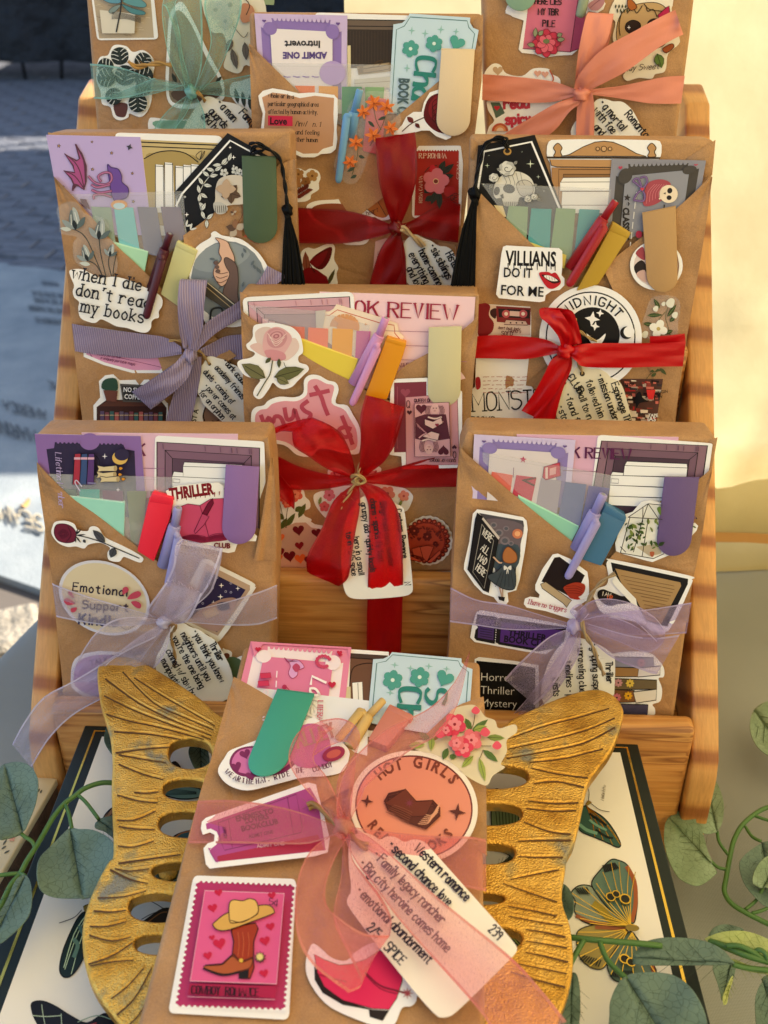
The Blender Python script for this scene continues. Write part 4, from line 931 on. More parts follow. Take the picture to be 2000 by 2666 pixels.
a.ell(1220,832,136,127,'d9c6c4');a.blob([(1085,840),(1130,800),(1160,840),(1150,920),(1110,900)],'2c2426');a.blob([(1095,760),(1140,720),(1150,800)],'a04450');a.blob([(1100,880),(1150,860),(1165,930),(1130,920)],'c9a49c');a.line([(1340,760),(1352,830),(1345,890)],8,'8a6a5c');a.build('portrait_sticker',r)
a=sticker('tape_sticker',pl,'B2',[(150,1062),(468,1080),(468,1270),(430,1610),(400,1620),(130,1600)],.5,r)
a.poly([(152,1064),(464,1084),(462,1250),(150,1255)],'d9bfb6');a.blob([(150,1065),(220,1070),(215,1130),(245,1180),(225,1240),(150,1250)],'7c1820');a.blob([(225,1100),(260,1090),(255,1150),(225,1130)],'3c1a1c')
a.poly([(258,1075),(466,1088),(464,1190),(262,1170)],'7c2428');a.poly([(270,1090),(460,1098),(458,1150),(275,1142)],'2c1c20')
for x in(318,420):a.ell(x,1122,25,24,'b8525a');a.ell(x,1122,11,11,'e6cfc4')
a.poly([(340,1104),(398,1108),(398,1138),(340,1134)],'d9b4ac');a.poly([(318,1158),(435,1165),(448,1190),(305,1186)],'c9aaa0');a.strip([(318,1158),(435,1165),(448,1190),(305,1186)],4,'5c2a2c',True)
for x in(345,380,415):a.ell(x,1176,5,5,'3c1c20')
a.text('last but lady',270,1212,16,'5c1c24',4,3,shear=.3,sx=1.2);a.text("Diana's",330,1232,20,'5c1c24',4,3,shear=.3);a.text('SOLD',290,1250,24,'5c1c24',4,4)
for k in range(5):
 rn=random.Random(k);x=180
 while x<420:q=rn.uniform(10,40);a.strip([(x,1500+24*k+rn.uniform(-2,2)),(x+q,1500+24*k+rn.uniform(-2,2))],3,'a04a50');x+=q+14
a.blob([(135,1510),(160,1505),(165,1560),(140,1575)],'9c2430');done(a)
a=sticker('round_moon_sticker',pl,'B2',[(825+308*math.cos(i/48*6.2832),1262+312*math.sin(i/48*6.2832))for i in range(48)],4.4,r)
a.ell(825,1262,270,274,BK,n=48);a.ell(825,1262,262,266,W_,n=48);a.ell(835,1250,165,168,BK,n=40)
a.text('MIDNIGHT',838,1066,52,BK,4,9,1.15,'hand',align='c',curve=195,sp=3)
a.text('BOOK CLUB',600,1385,44,BK,55,7)
for x,y,q in((835,1152,46),(882,1118,24),(852,1196,28)):a.star4(x,y,q,W_,8,.4)
a.ell(1040,1236,38,38,BK);a.ell(1056,1230,33,33,W_);a.blob([(800,1240),(860,1280),(915,1240),(890,1300),(840,1310)],W_);done(a)
a=Art(pl,.6,'B2');a.blob([(1150,1130),(1190,1030),(1290,1010),(1360,1050),(1350,1180),(1330,1260),(1150,1270),(1120,1220)],MATS['clear_film'])
for P in([(1290,1080),(1275,1140),(1290,1200),(1310,1280)],[(1230,1190),(1240,1150),(1275,1110)]):a.line(P,4,'6a6240')
for P in((1240,1090,1205,1032),(1165,1132,1255,1128),(1285,1140,1340,1065),(1140,1180,1210,1190),(1270,1240,1320,1222),(1330,1140,1300,1170)):a.leaf(*P,26,'3e4c2c','8a9468')
for x,y,q in((1303,1055,26),(1215,1090,16),(1262,1062,12),(1330,1128,18),(1150,1245,20)):a.blob([(x-q,y),(x,y-q),(x+q,y-q*.6),(x+q*.6,y+q),(x-q*.5,y+q)],'e2ded2')
a.flower(1232,1212,54,'ece8de','b8a468',4,20,.48);a.build('clear_blossom_sticker',r)
a=Art(pl,.6,'C1')
for P in((1180,500,1250,490),(1190,530,1220,510),(1240,480,1280,520)):a.leaf(*P,22,'4a5434')
a.line([(1150,560),(1190,510),(1250,495)],4,'5a5234');a.build('clear_blossom_sticker',r)
a=sticker('monster_word_sticker',pl,'C1',[(100,620),(140,585),(180,582),(215,595),(235,615),(290,600),(310,608),(340,588),(400,598),(430,585),(470,590),(500,630),(500,760),(480,830),(60,830),(60,640)],.6,r,False)
a.text('MONSTER',118,740,110,BK,-3,9,.98,'type',sp=1.2);a.text('BOOKS',110,812,40,BK,0,6);done(a)
a=sticker('collage_sticker',pl,'C1',[(1005,545),(1260,545),(1215,830),(1040,830)],.6,r,False,'5a3a34')
rn=random.Random(21)
for k in range(75):
 x,y=rn.uniform(1015,1235),rn.uniform(550,800);q,h_=rn.uniform(10,50),rn.uniform(6,24);x1=min(x+q,1258-(y-545)*.16)
 if x1>x:a.poly([(x,y),(x1,y+2),(x1-1,y+h_),(x+2,y+h_)],rn.choice(['d9c8b8','b02c2c','241c1e','8c3a34','e8d4c0','3c3234','c96a5c','b9a090']))
a.text('STOP',1030,585,16,BK,2,4,font='sans');a.text('ORIGIN',1205,636,17,BK,-6,3,font='sans');a.text('HAPPY',1196,662,14,BK,-3,3,font='sans');a.text('JAS',1165,798,26,W_,0,4,font='sans');a.text('TAPE',1170,772,18,W_,0,4,font='sans')
a.blob([(1095,650),(1120,620),(1140,660),(1170,680),(1120,690),(1100,720)],BK);a.poly([(1160,610),(1215,610),(1200,670),(1170,665)],'d23030');done(a)
# red satin bow
mat('satin_red','b80410',.34,0,.5,fn=f_satin)
rb_=empty('ribbon_bow',loc_of(pl,'C1',670,380,7),'glossy bright red satin ribbon bow on the skull bookmark book','ribbon bow','ribbon bows round the wrapped books');g='satin_red';RO=2.6
ribbon('band',pl,'C1',[(130,290,1),(250,282,2.5),(430,290,3),(560,310,5),(650,355,8)],[(128,420,.8),(250,422,2),(430,426,3),(560,405,5),(650,385,8)],g,None,rb_,8,7,.5,11)
ribbon('band',pl,'C1',[(1180,288,3),(1280,285,3),(1390,272,2)],[(1180,360,2),(1280,340,2),(1396,326,1)],g,None,rb_,6,5,.2,12)
ribbon('tail',pl,'C1',[(680,360,9),(760,338,11),(860,330,8),(1050,330,7),(1250,328,6),(1396,322,6)],[(690,395,9),(740,440,11),(790,472,8),(1000,478,6),(1200,472,5.5),(1378,470,5)],g,None,rb_,8,8,.7,13)
ribbon('loop',pl,'C1',[(650,360,10),(630,290,15),(570,215,17),(525,175,14),(518,128,8),(545,116,4)],[(700,350,10),(720,290,15),(690,210,18),(660,160,17),(640,130,12),(660,120,6)],g,None,rb_,8,8,.8,14)
ribbon('loop',pl,'C1',[(545,116,6),(640,122,12),(710,135,13),(740,190,12),(765,280,11),(772,330,9)],[(560,150,6),(640,165,9),(672,200,10),(680,250,10),(700,310,10),(700,350,9)],g,None,rb_,8,7,.5,15)
ribbon('tail',pl,'C1',[(650,390,9),(590,430,10),(550,510,10),(490,620,9),(410,735,9)],[(700,400,9),(700,440,8),(680,500,8),(610,640,8),(500,780,8)],g,None,rb_,8,7,.8,16)
ribbon('tail',pl,'C1',[(670,400,8),(620,520,6),(540,660,6),(455,830,6)],[(710,400,8),(710,480,5),(655,620,5),(600,830,5)],g,None,rb_,7,6,.6,17)
lump('knot',pl,'C1',672,378,10,5.2,4.4,4.4,g,rb_,5,20)
gt=gtag(pl,'C1',chaikin([(722,500),(740,472),(775,465),(825,485),(870,480),(925,510),(945,540),(990,552),(1020,590),(1050,700),(1085,830),(640,830),(600,700),(615,670),(650,655),(655,600),(680,570),(705,555),(715,525)],True,2,180),5.2,'cream scalloped gift tag reading Espionage under the red satin bow',
[('Espionage Thriller',948,575),('* mission undercover',862,525),('followed him',795,560),('* small town life',725,572),('* found family',668,640),('* stolen',625,712)],34,70,'26241e',5.4,hole=(775,514,15),sx=.9,paper='ece0c4')
twine('twine',pl,'C1',[(775,514,6.4),(768,490,7),(740,420,7),(735,300,9),(760,260,10),(800,290,10),(860,320,9)],.9,gt);twine('twine',pl,'C1',[(735,320,10),(730,240,10),(735,180,9)],.9,gt)
RO=0
# ------------------------------------------------------------------ middle book of the fourth tier (sheer red bow)
sheer('organza_red','d00010',.36,tint=.93);sheer('organza_red_hem','a00008',.90,tint=.9)
r,pl=book('C2','B4',[(58,92),(1535,108),(1528,240),(1500,600),(1440,1700),(1400,1830),(180,1830),(120,1350),(80,800),(62,250)],.027,
'kraft wrapped book with pink rose sticker, BOOK REVIEW card and sheer red bow',[([(58,92),(100,115),(110,170),(62,210)],.1),([(1535,108),(1508,130),(1510,290),(1530,240)],.1)])
a=Art(pl,.6,'B4');PK='efc9d2'
a.slab([(550,93),(1512,126),(1480,620),(1000,760),(600,600)],.35,PK,side='f6e6e6')
a.text('BOOK REVIEW',608,232,90,'9a2a44',2.6,15,1.2,'serif',sp=1.7)
for k,(x0,x1)in enumerate(((1050,1250),(1060,1230),(1040,1230))):y=337+88*k;a.strip([(x0-100,y-3),(x1+230,y+12)],3.5,'a8708c')
a.text('RATING',1020,560,22,'7a3048',-4,4,1,'serif');single(a,'bookmark_card','pink BOOK REVIEW card with ruled lines behind the cream clip','bookmark','bookmark cards')
a=Art(pl,1.2,'B4');shelfcard(a,rquad([(74,128),(760,92),(790,640),(110,560)],.07),((108,155),(735,124),(765,640),(140,560)),'d3a3b0','c08f9c','b98492','a5808c',5)
for x,y in((195,256),(235,272),(290,298)):a.poly([(x,y),(x+42,y+4),(x+40,340),(x,340)],'e3b8bc');a.strip([(x,340),(x,y),(x+42,y+4),(x+44,340)],3,'6a4652')
a.poly([(525,212),(590,205),(570,330),(530,330)],'c7bcb8')
single(a,'bookmark_card','rosy cupboard bookmark card with white border behind the rose sticker','bookmark','bookmark cards')
a=Art(pl,1.8,'B4')
a.slab([(655,170),(925,250),(1030,290),(1040,340),(1072,372),(1000,520),(700,480),(520,340),(560,215),(575,218),(610,215),(635,200)],.35,'f1dcc8')
a.strip([(545,300),(572,235),(610,240),(640,218),(660,205),(920,285),(1010,300),(1015,350),(1045,385)],5,'c9604a')
for k in range(11):an=math.radians(190+k*18);a.strip([(705+38*math.cos(an),310+32*math.sin(an)),(705+84*math.cos(an),310+72*math.sin(an))],15,'d99a6c',w2=24)
a.ell(705,315,48,42,'d99a6c');a.star4(835,295,12,'d99a6c')
single(a,'bookmark_card','cream ticket card with an orange sun tilted across the BOOK REVIEW card','bookmark','bookmark cards')
flags(pl,'B4',[([(348,306),(458,312),(458,400),(430,380)],'e2603a'),([(480,314),(604,322),(600,440),(478,400)],'ec7c5c'),([(630,320),(757,326),(748,500),(626,460)],'eda51c'),([(778,334),(866,338),(840,520),(770,500)],'cf6a9c')],
[(110,175),(535,212),(860,300),(840,560),(500,470),(330,370)],2.5,'clear sleeve of orange, coral and amber page flags above the yellow notes')
notes(pl,'B4',[(430,378),(785,508),(782,520),(434,396)],[(432,388),(785,516),(742,655),(600,585),(446,480)],3.6,'e2c948','f3dc6a','butter yellow sticky note pad beside the pale pink pen')
flap('pocket_flap',pl,'B4',[(1530,232,.8),(1480,290,2),(1350,390,2.8),(1215,475,3),(1080,550,3),(960,660,2)],[(1530,300,.3),(1520,420,.3),(1505,560,.3),(1490,750,.3),(1470,900,.3),(1440,1200,.3)],r)
block('highlighter_pen',pl,'B4',rquad([(965,372),(1086,412),(1068,480),(965,760),(830,740)],.05),6.4,7.5,plastic('d98e0c'),'amber orange block highlighter beside the pale pink pen','highlighter',cap=[(965,372),(1086,408),(1082,440),(955,402)])
flap('pocket_flap',pl,'B4',[(64,200,.5),(120,250,1),(300,370,2.5),(440,478,3.5),(600,572,4),(745,645,6.4),(860,715,6.8),(1000,775,5),(1150,860,2)],
[(66,260,.3),(70,400,.3),(75,500,.3),(78,700,.3),(84,850,.3),(95,1000,.3),(110,1200,.3),(130,1500,.3),(170,1810,.3)],r)
pen(pl,'B4',(960,255),(920,360),(760,660),3.6,'cf8fc0','pale pink click pen standing over the yellow notes and red bow',((912,430),(748,795),9.8,8.8),(7.5,6.5,4),None,2.6)
clip('magnetic_bookmark',pl,'B4',[(1224,318),(1427,310),(1420,700),(1216,700)],'c9bf98',4.6,'cream rounded clip bookmark over the playing card sticker')
a=sticker('rose_sticker',pl,'B4',[(150,300),(200,290),(260,284),(340,300),(390,320),(430,365),(446,430),(446,470),(420,495),(425,530),(470,545),(484,575),(450,610),(410,650),(380,680),(330,695),(290,680),(262,655),(240,690),(200,745),(170,755),(142,730),(150,690),(185,640),(150,630),(90,610),(50,560),(44,530),(70,512),(110,505),(140,492),(150,470),(110,450),(98,420),(120,400),(138,370),(138,330)],4.4,r,True)
for P,c in(([(155,340),(210,310),(260,330),(240,430),(190,440),(160,400)],'d9c2bc'),([(120,430),(180,410),(220,460),(240,500),(180,480)],'dcb9b4'),([(340,400),(400,380),(425,430),(400,480),(340,520),(310,480)],'dfc5bf'),([(200,400),(220,340),(280,310),(340,330),(380,380),(350,450),(300,500),(240,500),(205,460)],'dba9ac'),([(210,460),(260,450),(330,470),(340,510),(280,520),(235,505)],'d08f98'),([(225,380),(235,335),(280,318),(330,335),(350,380),(320,430),(270,440),(235,420)],'c98f96')):a.blob(P,c)
for q,c in((54,'d39ca2'),(42,'b87a84'),(32,'d8a4a8'),(20,'ad6c78'),(10,'cf959b')):a.ell(283,368,q,q*.72,c,-15)
for k in range(3):a.line([(230+12*k,350+22*k),(280,400+14*k),(345-12*k,352+22*k)],4,'ecd0cc')
a.line([(260,520),(245,600),(215,650),(165,735)],7,'5c5a44');a.leaf(215,625,70,540,84,'6f6c4a','3e3c28','4a4830');a.leaf(270,620,455,570,80,'64643f','3e3c28','4a4830');a.leaf(285,625,360,660,52,'77744e','3e3c28','4a4830')
a.leaf(250,500,215,535,26,'4c4f34');a.leaf(300,505,300,565,26,'4c4f34');a.line([(330,530),(340,555),(365,580)],4,'5c5a44');done(a)
mr=sticker('must_read_sticker',pl,'B4',[(128,860),(150,810),(205,795),(235,765),(300,742),(400,745),(450,715),(455,640),(490,608),(545,610),(600,640),(650,655),(668,700),(650,780),(720,795),(755,850),(800,940),(800,1060),(780,1095),(700,1090),(560,1060),(500,1110),(410,1100),(330,1040),(150,1000)],3.9,r,True)
mr.blob([(152,870),(180,825),(225,815),(260,785),(330,768),(410,768),(470,730),(480,650),(530,632),(590,660),(640,680),(625,780),(700,820),(740,880),(780,960),(770,1065),(650,1065),(560,1030),(500,1080),(420,1070),(340,1020),(180,980)],'dc98a4')
for P in([(190,860),(215,915),(235,870),(262,900),(275,865),(310,870),(335,925)],[(335,815),(350,880),(385,870),(395,820),(410,860),(432,915)],[(475,770),(440,800),(460,830),(495,850),(480,885),(450,890)],[(525,680),(560,740),(580,800),(600,850)],[(495,730),(550,718),(605,705)],[(690,865),(720,940),(752,1030)],[(740,940),(700,930),(670,950),(700,990),(745,980)],[(560,960),(620,950),(640,1000),(590,1010)],[(450,980),(500,1020),(520,1060)]):mr.line(P,26,'b34a5e')
done(mr)
a=sticker('playing_card_sticker',pl,'B4',rrect(0,0,1,1,.1)[:1]and[(1010,640),(1025,632),(1210,625),(1400,690),(1430,710),(1430,1080),(1400,1180),(1060,1190),(1055,1110),(985,1100),(978,1070),(1000,900),(985,780),(990,660)],3.4,r)
a.poly([(1010,655),(1210,648),(1210,1080),(1010,1085)],'7c3444');a.strip([(1030,680),(1030,1060)],5,'9c5060');a.heart(1080,715,30,'96485a')
a.poly([(1080,745),(1400,720),(1412,1160),(1085,1165)],'cf939c');a.strip([(1080,745),(1400,720),(1412,1160),(1085,1165)],4,'8c4a58',True)
a.text('Q',1088,810,44,'4a2432',0,5,.8);a.heart(1105,838,16,'4a2432');a.text('QUEEN OF',1135,775,20,'4a2432',-1,4);a.text('QUEEN OF BOOKS',1390,1128,17,'4a2432',181,3.2);a.text('Q',1392,1080,40,'4a2432',180,5,.8);a.heart(1382,1052,15,'4a2432',180)
a.poly([(1135,785),(1350,775),(1358,1110),(1138,1112)],'d9a3aa');a.strip([(1135,785),(1350,775),(1358,1110),(1138,1112)],3.5,'4a2432',True)
a.heart(1178,815,34,'5a2434');a.heart(1315,1075,34,'5a2434',180)
a.poly([(1140,870),(1200,850),(1330,850),(1355,1000),(1290,1010),(1180,1010),(1140,1000)],'5c2c3c')
a.ell(1262,815,26,32,'e0b2b0');a.ell(1225,1065,26,30,'e0b2b0')
for s_ in(0,1):
 cx,cy,f=((1262,815,1),(1225,1065,-1))[s_]
 for k in range(4):a.line([(cx-f*22-f*8*k,cy-f*18),(cx-f*34-f*8*k,cy+f*10),(cx-f*26-f*8*k,cy+f*44)],3,'5c2c3c');a.line([(cx+f*22+f*8*k,cy-f*18),(cx+f*34+f*8*k,cy+f*10),(cx+f*26+f*8*k,cy+f*50)],3,'5c2c3c')
 a.ell(cx-9,cy-3*f,4,3,'3c1c28');a.ell(cx+9,cy-3*f,4,3,'3c1c28');a.strip([(cx-6,cy+14*f),(cx+6,cy+14*f)],3,'9c3848')
 a.line([(cx-40,cy+f*52),(cx,cy+f*62),(cx+40,cy+f*52)],10,'e6c4bc');a.line([(cx-60,cy+f*70),(cx-20,cy+f*95),(cx+50,cy+f*80)],8,'d39aa0')
a.outl([(1200,880),(1250,895),(1300,870),(1310,905),(1250,940),(1200,915)],'e3bcb6','4a2432',3,False);a.outl([(1185,985),(1240,955),(1290,970),(1280,1010),(1230,1000)],'e3bcb6','4a2432',3,False);a.heart(1275,915,12,'8c3044')
for k in range(9):a.line([(1150+8*k,905+8*k),(1160+9*k,930+7*k)],3,'c98c94')
done(a)
a=sticker('heart_envelope_sticker',pl,'C3',[(285,545),(370,500),(400,480),(470,478),(520,510),(580,520),(620,560),(620,790),(285,790),(240,700)],.7,r,False)
a.poly([(240,560),(350,520),(400,500),(465,498),(500,530),(560,540),(600,580),(600,790),(240,790)],'cfa89c');a.poly([(240,700),(420,660),(600,720),(600,790),(240,790)],'dca898')
for x,y,q,c in((420,545,36,'6e1220'),(530,560,30,'6e1220'),(426,640,28,'8c1828'),(305,680,30,'7c1424'),(365,705,38,'6e1220'),(545,660,30,'8c1420'),(310,590,26,'e86c3c'),(430,720,34,'ee7038'),(490,730,34,'7c1424'),(300,715,24,'e86c3c')):a.heart(x,y,q,c,-8)
done(a)
a=sticker('bouquet_sticker',pl,'C3',[(240,300),(330,285),(400,262),(450,300),(462,340),(490,370),(490,410),(450,430),(460,460),(500,480),(480,500),(400,500),(330,545),(240,550)],.6,r,True)
for P in((300,520,250,430),(340,530,400,440),(420,470,465,380),(330,480,290,440),(400,430,440,400),(310,540,350,470)):a.leaf(*P,36,'57602f','38401c')
for P in([(290,310),(310,400),(340,530)],[(380,330),(350,430),(345,530)]):a.line(P,4,'6a5030')
for x,y,q in((400,325,46),(310,330,40),(350,380,30)):a.flower(x,y,q,'d8604c','b83c30',5,x,.5);a.flower(x,y,q*.6,'e88a70','a83830',5,x+30,.5)
done(a)
a=sticker('floral_word_sticker',pl,'C3',[(515,330),(560,305),(620,295),(600,200),(610,170),(660,160),(760,200),(880,150),(930,165),(930,200),(1020,190),(1030,215),(960,260),(1000,275),(1080,290),(1125,330),(1120,370),(1090,425),(1040,430),(900,420),(700,480),(600,475),(550,430),(520,380)],.9,r,True)
a.blob([(620,190),(700,190),(760,225),(880,180),(920,200),(1000,215),(960,250),(800,270),(640,260)],'d87c84')
for P in([(640,190),(660,240),(690,200),(700,250)],[(740,210),(745,250),(790,240)],[(830,190),(870,220),(900,180)],[(940,215),(960,245),(990,215)]):a.line(P,10,'a83848')
for x,y,q,c in((970,320,46,'d98278'),(1070,335,34,'e08a78'),(610,330,36,'d8788c'),(580,400,32,'d06068'),(700,350,40,'e0907c')):a.flower(x,y,q,c,'a83c44',5,x,.5)
for P in((560,340,545,390),(1040,400,1060,360),(640,440,600,460),(1000,400,960,380)):a.leaf(*P,20,'7c8a4c')
done(a)
a=Art(pl,.9,'C3');a.slab([((1220+150*(1+.022*math.cos(i*2.2))*math.cos(i/60*6.2832)),610+152*(1+.022*math.cos(i*2.2))*math.sin(i/60*6.2832))for i in range(60)],.25,'ecdccc')
for k in range(26):an=k/26*6.2832;a.ell(1212+130*math.cos(an),612+125*math.sin(an),17,16,'7c2418');a.ell(1212+130*math.cos(an),612+125*math.sin(an),8,7,'c8553c')
a.ell(1210,612,122,117,'8c2c20');a.ell(1208,612,112,108,'b8432c')
for x,y,q in((1135,550,30),(1215,585,28),(1265,630,16)):a.flower(x,y,q,'6c1e18','c8553c',7,0,.4)
rn=random.Random(6)
for k in range(26):
 an=rn.uniform(3.3,6.4);q=rn.uniform(55,98);x,y=1210+q*math.cos(an),612+q*math.sin(an);a.leaf(x,y,x+24*math.cos(an*3),y+24*math.sin(an*3),10,'74241c')
a.heart(1165,600,14,'6c1e18');a.heart(1272,640,14,'6c1e18')
for P in([(1120,660),(1180,645),(1235,660),(1215,720),(1130,700)],[(1170,650),(1215,640),(1255,650),(1215,740),(1190,720)],[(1215,740),(1290,670),(1300,690),(1240,748)],[(1105,700),(1200,745),(1110,730)]):a.outl(P,'c85038','5c1a14',4,False)
a.build('doily_books_sticker',r)
# sheer red bow
rb_=empty('ribbon_bow',loc_of(pl,'C3',785,240,8),'sheer dark red organza bow with a long tail hanging below the rose book','ribbon bow','ribbon bows round the wrapped books');g,h_='organza_red','organza_red_hem';RO=2.5
ribbon('band',pl,'C3',[(150,60,1),(280,85,2),(420,150,3),(600,200,4),(760,215,8)],[(160,280,1),(280,290,2),(420,298,3),(600,290,4),(770,255,8)],g,h_,rb_,8,7,.5,21)
ribbon('band',pl,'C3',[(800,215,8),(1000,165,4),(1200,110,3),(1415,68,2)],[(800,250,8),(1000,272,3),(1100,285,2.5),(1415,278,1.5)],g,h_,rb_,8,7,.5,22)
ribbon('loop',pl,'C3',[(760,230,9),(600,170,16),(480,90,22),(395,30,22),(380,-60,15)],[(770,170,9),(740,60,14),(690,-40,18),(620,-100,20),(510,-150,16)],g,h_,rb_,8,8,1.0,23)
ribbon('loop',pl,'C3',[(380,-60,15),(300,-60,9),(240,0,6),(260,150,5),(385,300,5),(395,420,5)],[(510,-150,16),(410,-130,12),(280,-90,8),(200,-30,6),(200,120,5),(210,250,5)],g,h_,rb_,8,7,.8,24)
ribbon('loop',pl,'B4',[(780,1240,9),(800,1120,14),(805,960,17),(802,860,15),(835,730,10)],[(830,1230,9),(960,1130,13),(1020,980,17),(1060,860,18),(1075,805,12)],g,h_,rb_,8,8,.9,25)
ribbon('loop',pl,'B4',[(835,730,10),(975,780,8),(970,900,7),(880,1100,8),(790,1235,8)],[(1075,805,12),(1060,880,8),(1010,1050,6),(930,1150,6),(830,1240,8)],g,h_,rb_,8,7,.5,26)
ribbon('tail',pl,'C3',[(765,260,9),(640,360,13),(560,540,20),(480,690,26),(470,780,24),(490,815,21)],[(795,270,9),(800,400,14),(765,600,21),(740,780,28),(720,850,26),(670,892,22)],g,h_,rb_,9,8,1.0,27)
ribbon('tail',pl,'C3',[(765,262,8),(680,330,7),(600,520,12),(520,700,19),(470,800,21)],[(790,270,8),(740,420,9),(690,600,16),(660,800,19),(660,890,20)],g,h_,rb_,8,6,.8,28)
ribbon('tail',pl,'C3',[(780,262,9),(830,330,10),(855,450,13),(850,800,24),(842,1100,18),(840,1340,17)],[(830,255,9),(950,300,11),(1040,450,14),(1065,750,24),(1060,1100,18),(1052,1340,17)],g,h_,rb_,9,8,.9,29)
lump('knot',pl,'C3',785,235,9,3.4,3.2,3.2,'organza_red_hem',rb_,3)
RO=0
plT=Plane(0,0,21);plT.q=P3(pl,'C3',800,340,11)
gt=gtag(plT,'C3',chaikin([(800,345),(900,310),(960,330),(1010,380),(1065,400),(1078,440),(1130,900),(1120,935),(1080,955),(860,972),(740,970),(705,930),(690,850),(680,700),(700,500),(760,380)],True,2,180),0,'long white gift tag reading Contemporary Romance hanging under the sheer red bow',
[('Contemp. Romance',1020,420),('Binge-read cozy summer',925,375),('charm * sparks fly fast',862,355),('grumpy dad * quirky locals',805,380),('N',1075,870),('hero in a small',760,590),('town * 2/5 spice',712,560)],30,82,w=5.2,sx=.86)
twine('twine',pl,'B4',[(855,935,12),(845,1000,13),(815,1100,13),(790,1200,13),(785,1235,14)],1.05,gt,'b59a6c');twine('twine',pl,'C3',[(790,225,15),(760,270,15),(720,340,15),(670,430,15),(620,520,14)],1.15,gt,'b59a6c')
twine('twine',pl,'C3',[(745,215,14),(785,205,17),(830,240,15),(790,262,16),(750,240,15)],1.1,gt,'b59a6c');twine('twine',pl,'C3',[(800,200,15),(770,235,17),(800,262,15)],1.1,gt,'b59a6c')
# ------------------------------------------------------------------ middle book of the second tier (dark red sheer bow)
r,pl=book('C1','A2',[(112,72),(1560,84),(1552,500),(1450,1300),(1400,1800),(200,1800),(140,1000),(118,300)],.027,
'kraft wrapped book with upside down Introvert ticket, blue pen and wine red bow',[([(1560,84),(1490,140),(1545,300),(1556,250)],.1)])
a=Art(pl,.6,'A2');a.slab(rquad([(518,76),(1200,98),(1200,700),(600,700)],.05),.35,W_);a.poly([(722,120),(1100,125),(1100,200),(722,204)],'6a5a50');a.strip([(722,120),(1100,126)],6,BK);a.strip([(722,160),(1100,164)],5,BK)
a.poly([(722,180),(1060,184),(1060,420),(722,420)],'3a302c')
for k in range(14):a.strip([(740+19*k,190),(738+19*k,410)],3,'4a3c36')
a.poly([(722,280),(742,280),(744,560),(724,560)],'d9c9a0');a.poly([(780,410),(980,385),(985,440),(790,462)],'9a8468');a.line([(790,430),(880,415),(975,400)],4,'4a3a2c');a.line([(800,452),(900,440),(980,425)],4,'4a3a2c')
for y in(415,440):a.ell(805,y,16,14,'7a6448');a.ell(985,y-14,12,14,'7a6448')
a.line([(880,410),(905,380),(940,375),(915,405)],4,'5a4028');a.poly([(765,490),(1000,470),(1000,540),(765,545)],'c9c4ba');a.strip([(765,515),(1000,500)],3,'7a746c')
single(a,'bookmark_card','dark wood shelf bookmark card with rolled scrolls between two tickets','bookmark','bookmark cards')
a=Art(pl,1.2,'A2');ticket(a,[(148,82),(722,95),(715,620),(180,520)],'c9b4e0','8d74b8','e8dfe4','6a4c92');a.pop()
a.text('ADMIT ONE',592,318,40,'5c4888',180.5,12,1.0,'sans',bold=.04,sx=.86)if False else a.text('ADMIT ONE',594,322,38,'5c4888',180,12,.90,'sans',bold=.05)
a.text('ADMIT ONE',592,324,34,'efe6f0',180,12,1.0,'sans',bold=-.01,)if False else None
a.text('Introvert',556,252,42,'2c2a34',180,10,.98,'sans',bold=.03)
for k in range(4):a.line([(330+58*k,470),(350+58*k,475),(370+58*k,474)],6,'8d74b8')
a.ell(630,450,80,75,'b49cd2');single(a,'bookmark_card','purple ticket card printed upside down reading Introvert','bookmark','bookmark cards')
def smut_ticket(fr,q,off,label):
 a=Art(pl,off,fr);tl=(.16,0)
 a.quad(*q)
 out=[(.18,0),(.88,0),(.885,.05),(.93,.10),(1,.12),(1,1),(0,1),(0,.12),(.10,.10),(.16,.05)]
 a.slab(out,.4,'c2d8ea',side='eef4f4');T_='4f9c94'
 a.strip([(.04,1),(.04,.17),(.13,.13),(.19,.035),(.85,.035),(.88,.10),(.96,.16),(.96,1)],.010,'5a7f88')
 for x,y,q_ in((.22,.17,.045),(.38,.19,.045),(.56,.14,.045),(.74,.15,.04),(.20,.55,.045)):a.star4(x,y,q_,'8fbcbc')
 a.pop();return a
a=smut_ticket('A2',[(1010,76),(1545,112),(1440,720),(975,690)],1.8,'')
TL_='4f9c94'
for x,y in((1112,300),(1257,268)):a.flower(x,y,52,TL_,None,6,10,.46);a.ell(x,y,11,11,'d5e6e4')
a.heart(1398,262,50,TL_,25)
a.text('Cha',1150,350,122,'2f7f78',96,28,1.22,'serif',sp=1.2);a.text('BOOK CLUB',1042,480,62,'4a6068',93,9,.62,'sans',bold=.045)
single(a,'bookmark_card','pale aqua ticket card with teal flowers and BOOK CLUB beside the cream clip','bookmark','bookmark cards')
flags(pl,'A2',[([(395,528),(520,530),(520,600),(440,590)],'e0701c'),([(545,530),(664,532),(664,650),(545,620)],'dd9a3c'),([(688,534),(812,534),(790,760),(688,740)],'3f8a58'),([(832,536),(950,538),(940,700),(830,700)],'6ea45c')],
[(240,388),(1000,400),(985,690),(820,860),(660,760),(420,590)],2.5,'clear sleeve of orange and green page flags beside the blue pen')
flap('pocket_flap',pl,'A2',[(1556,268,.8),(1450,360,2),(1280,505,3),(1120,640,3),(1000,740,3),(880,860,1)],[(1550,400,.3),(1540,500,.3),(1520,700,.3),(1500,900,.3),(1480,1100,.3),(1440,1300,.3)],r)
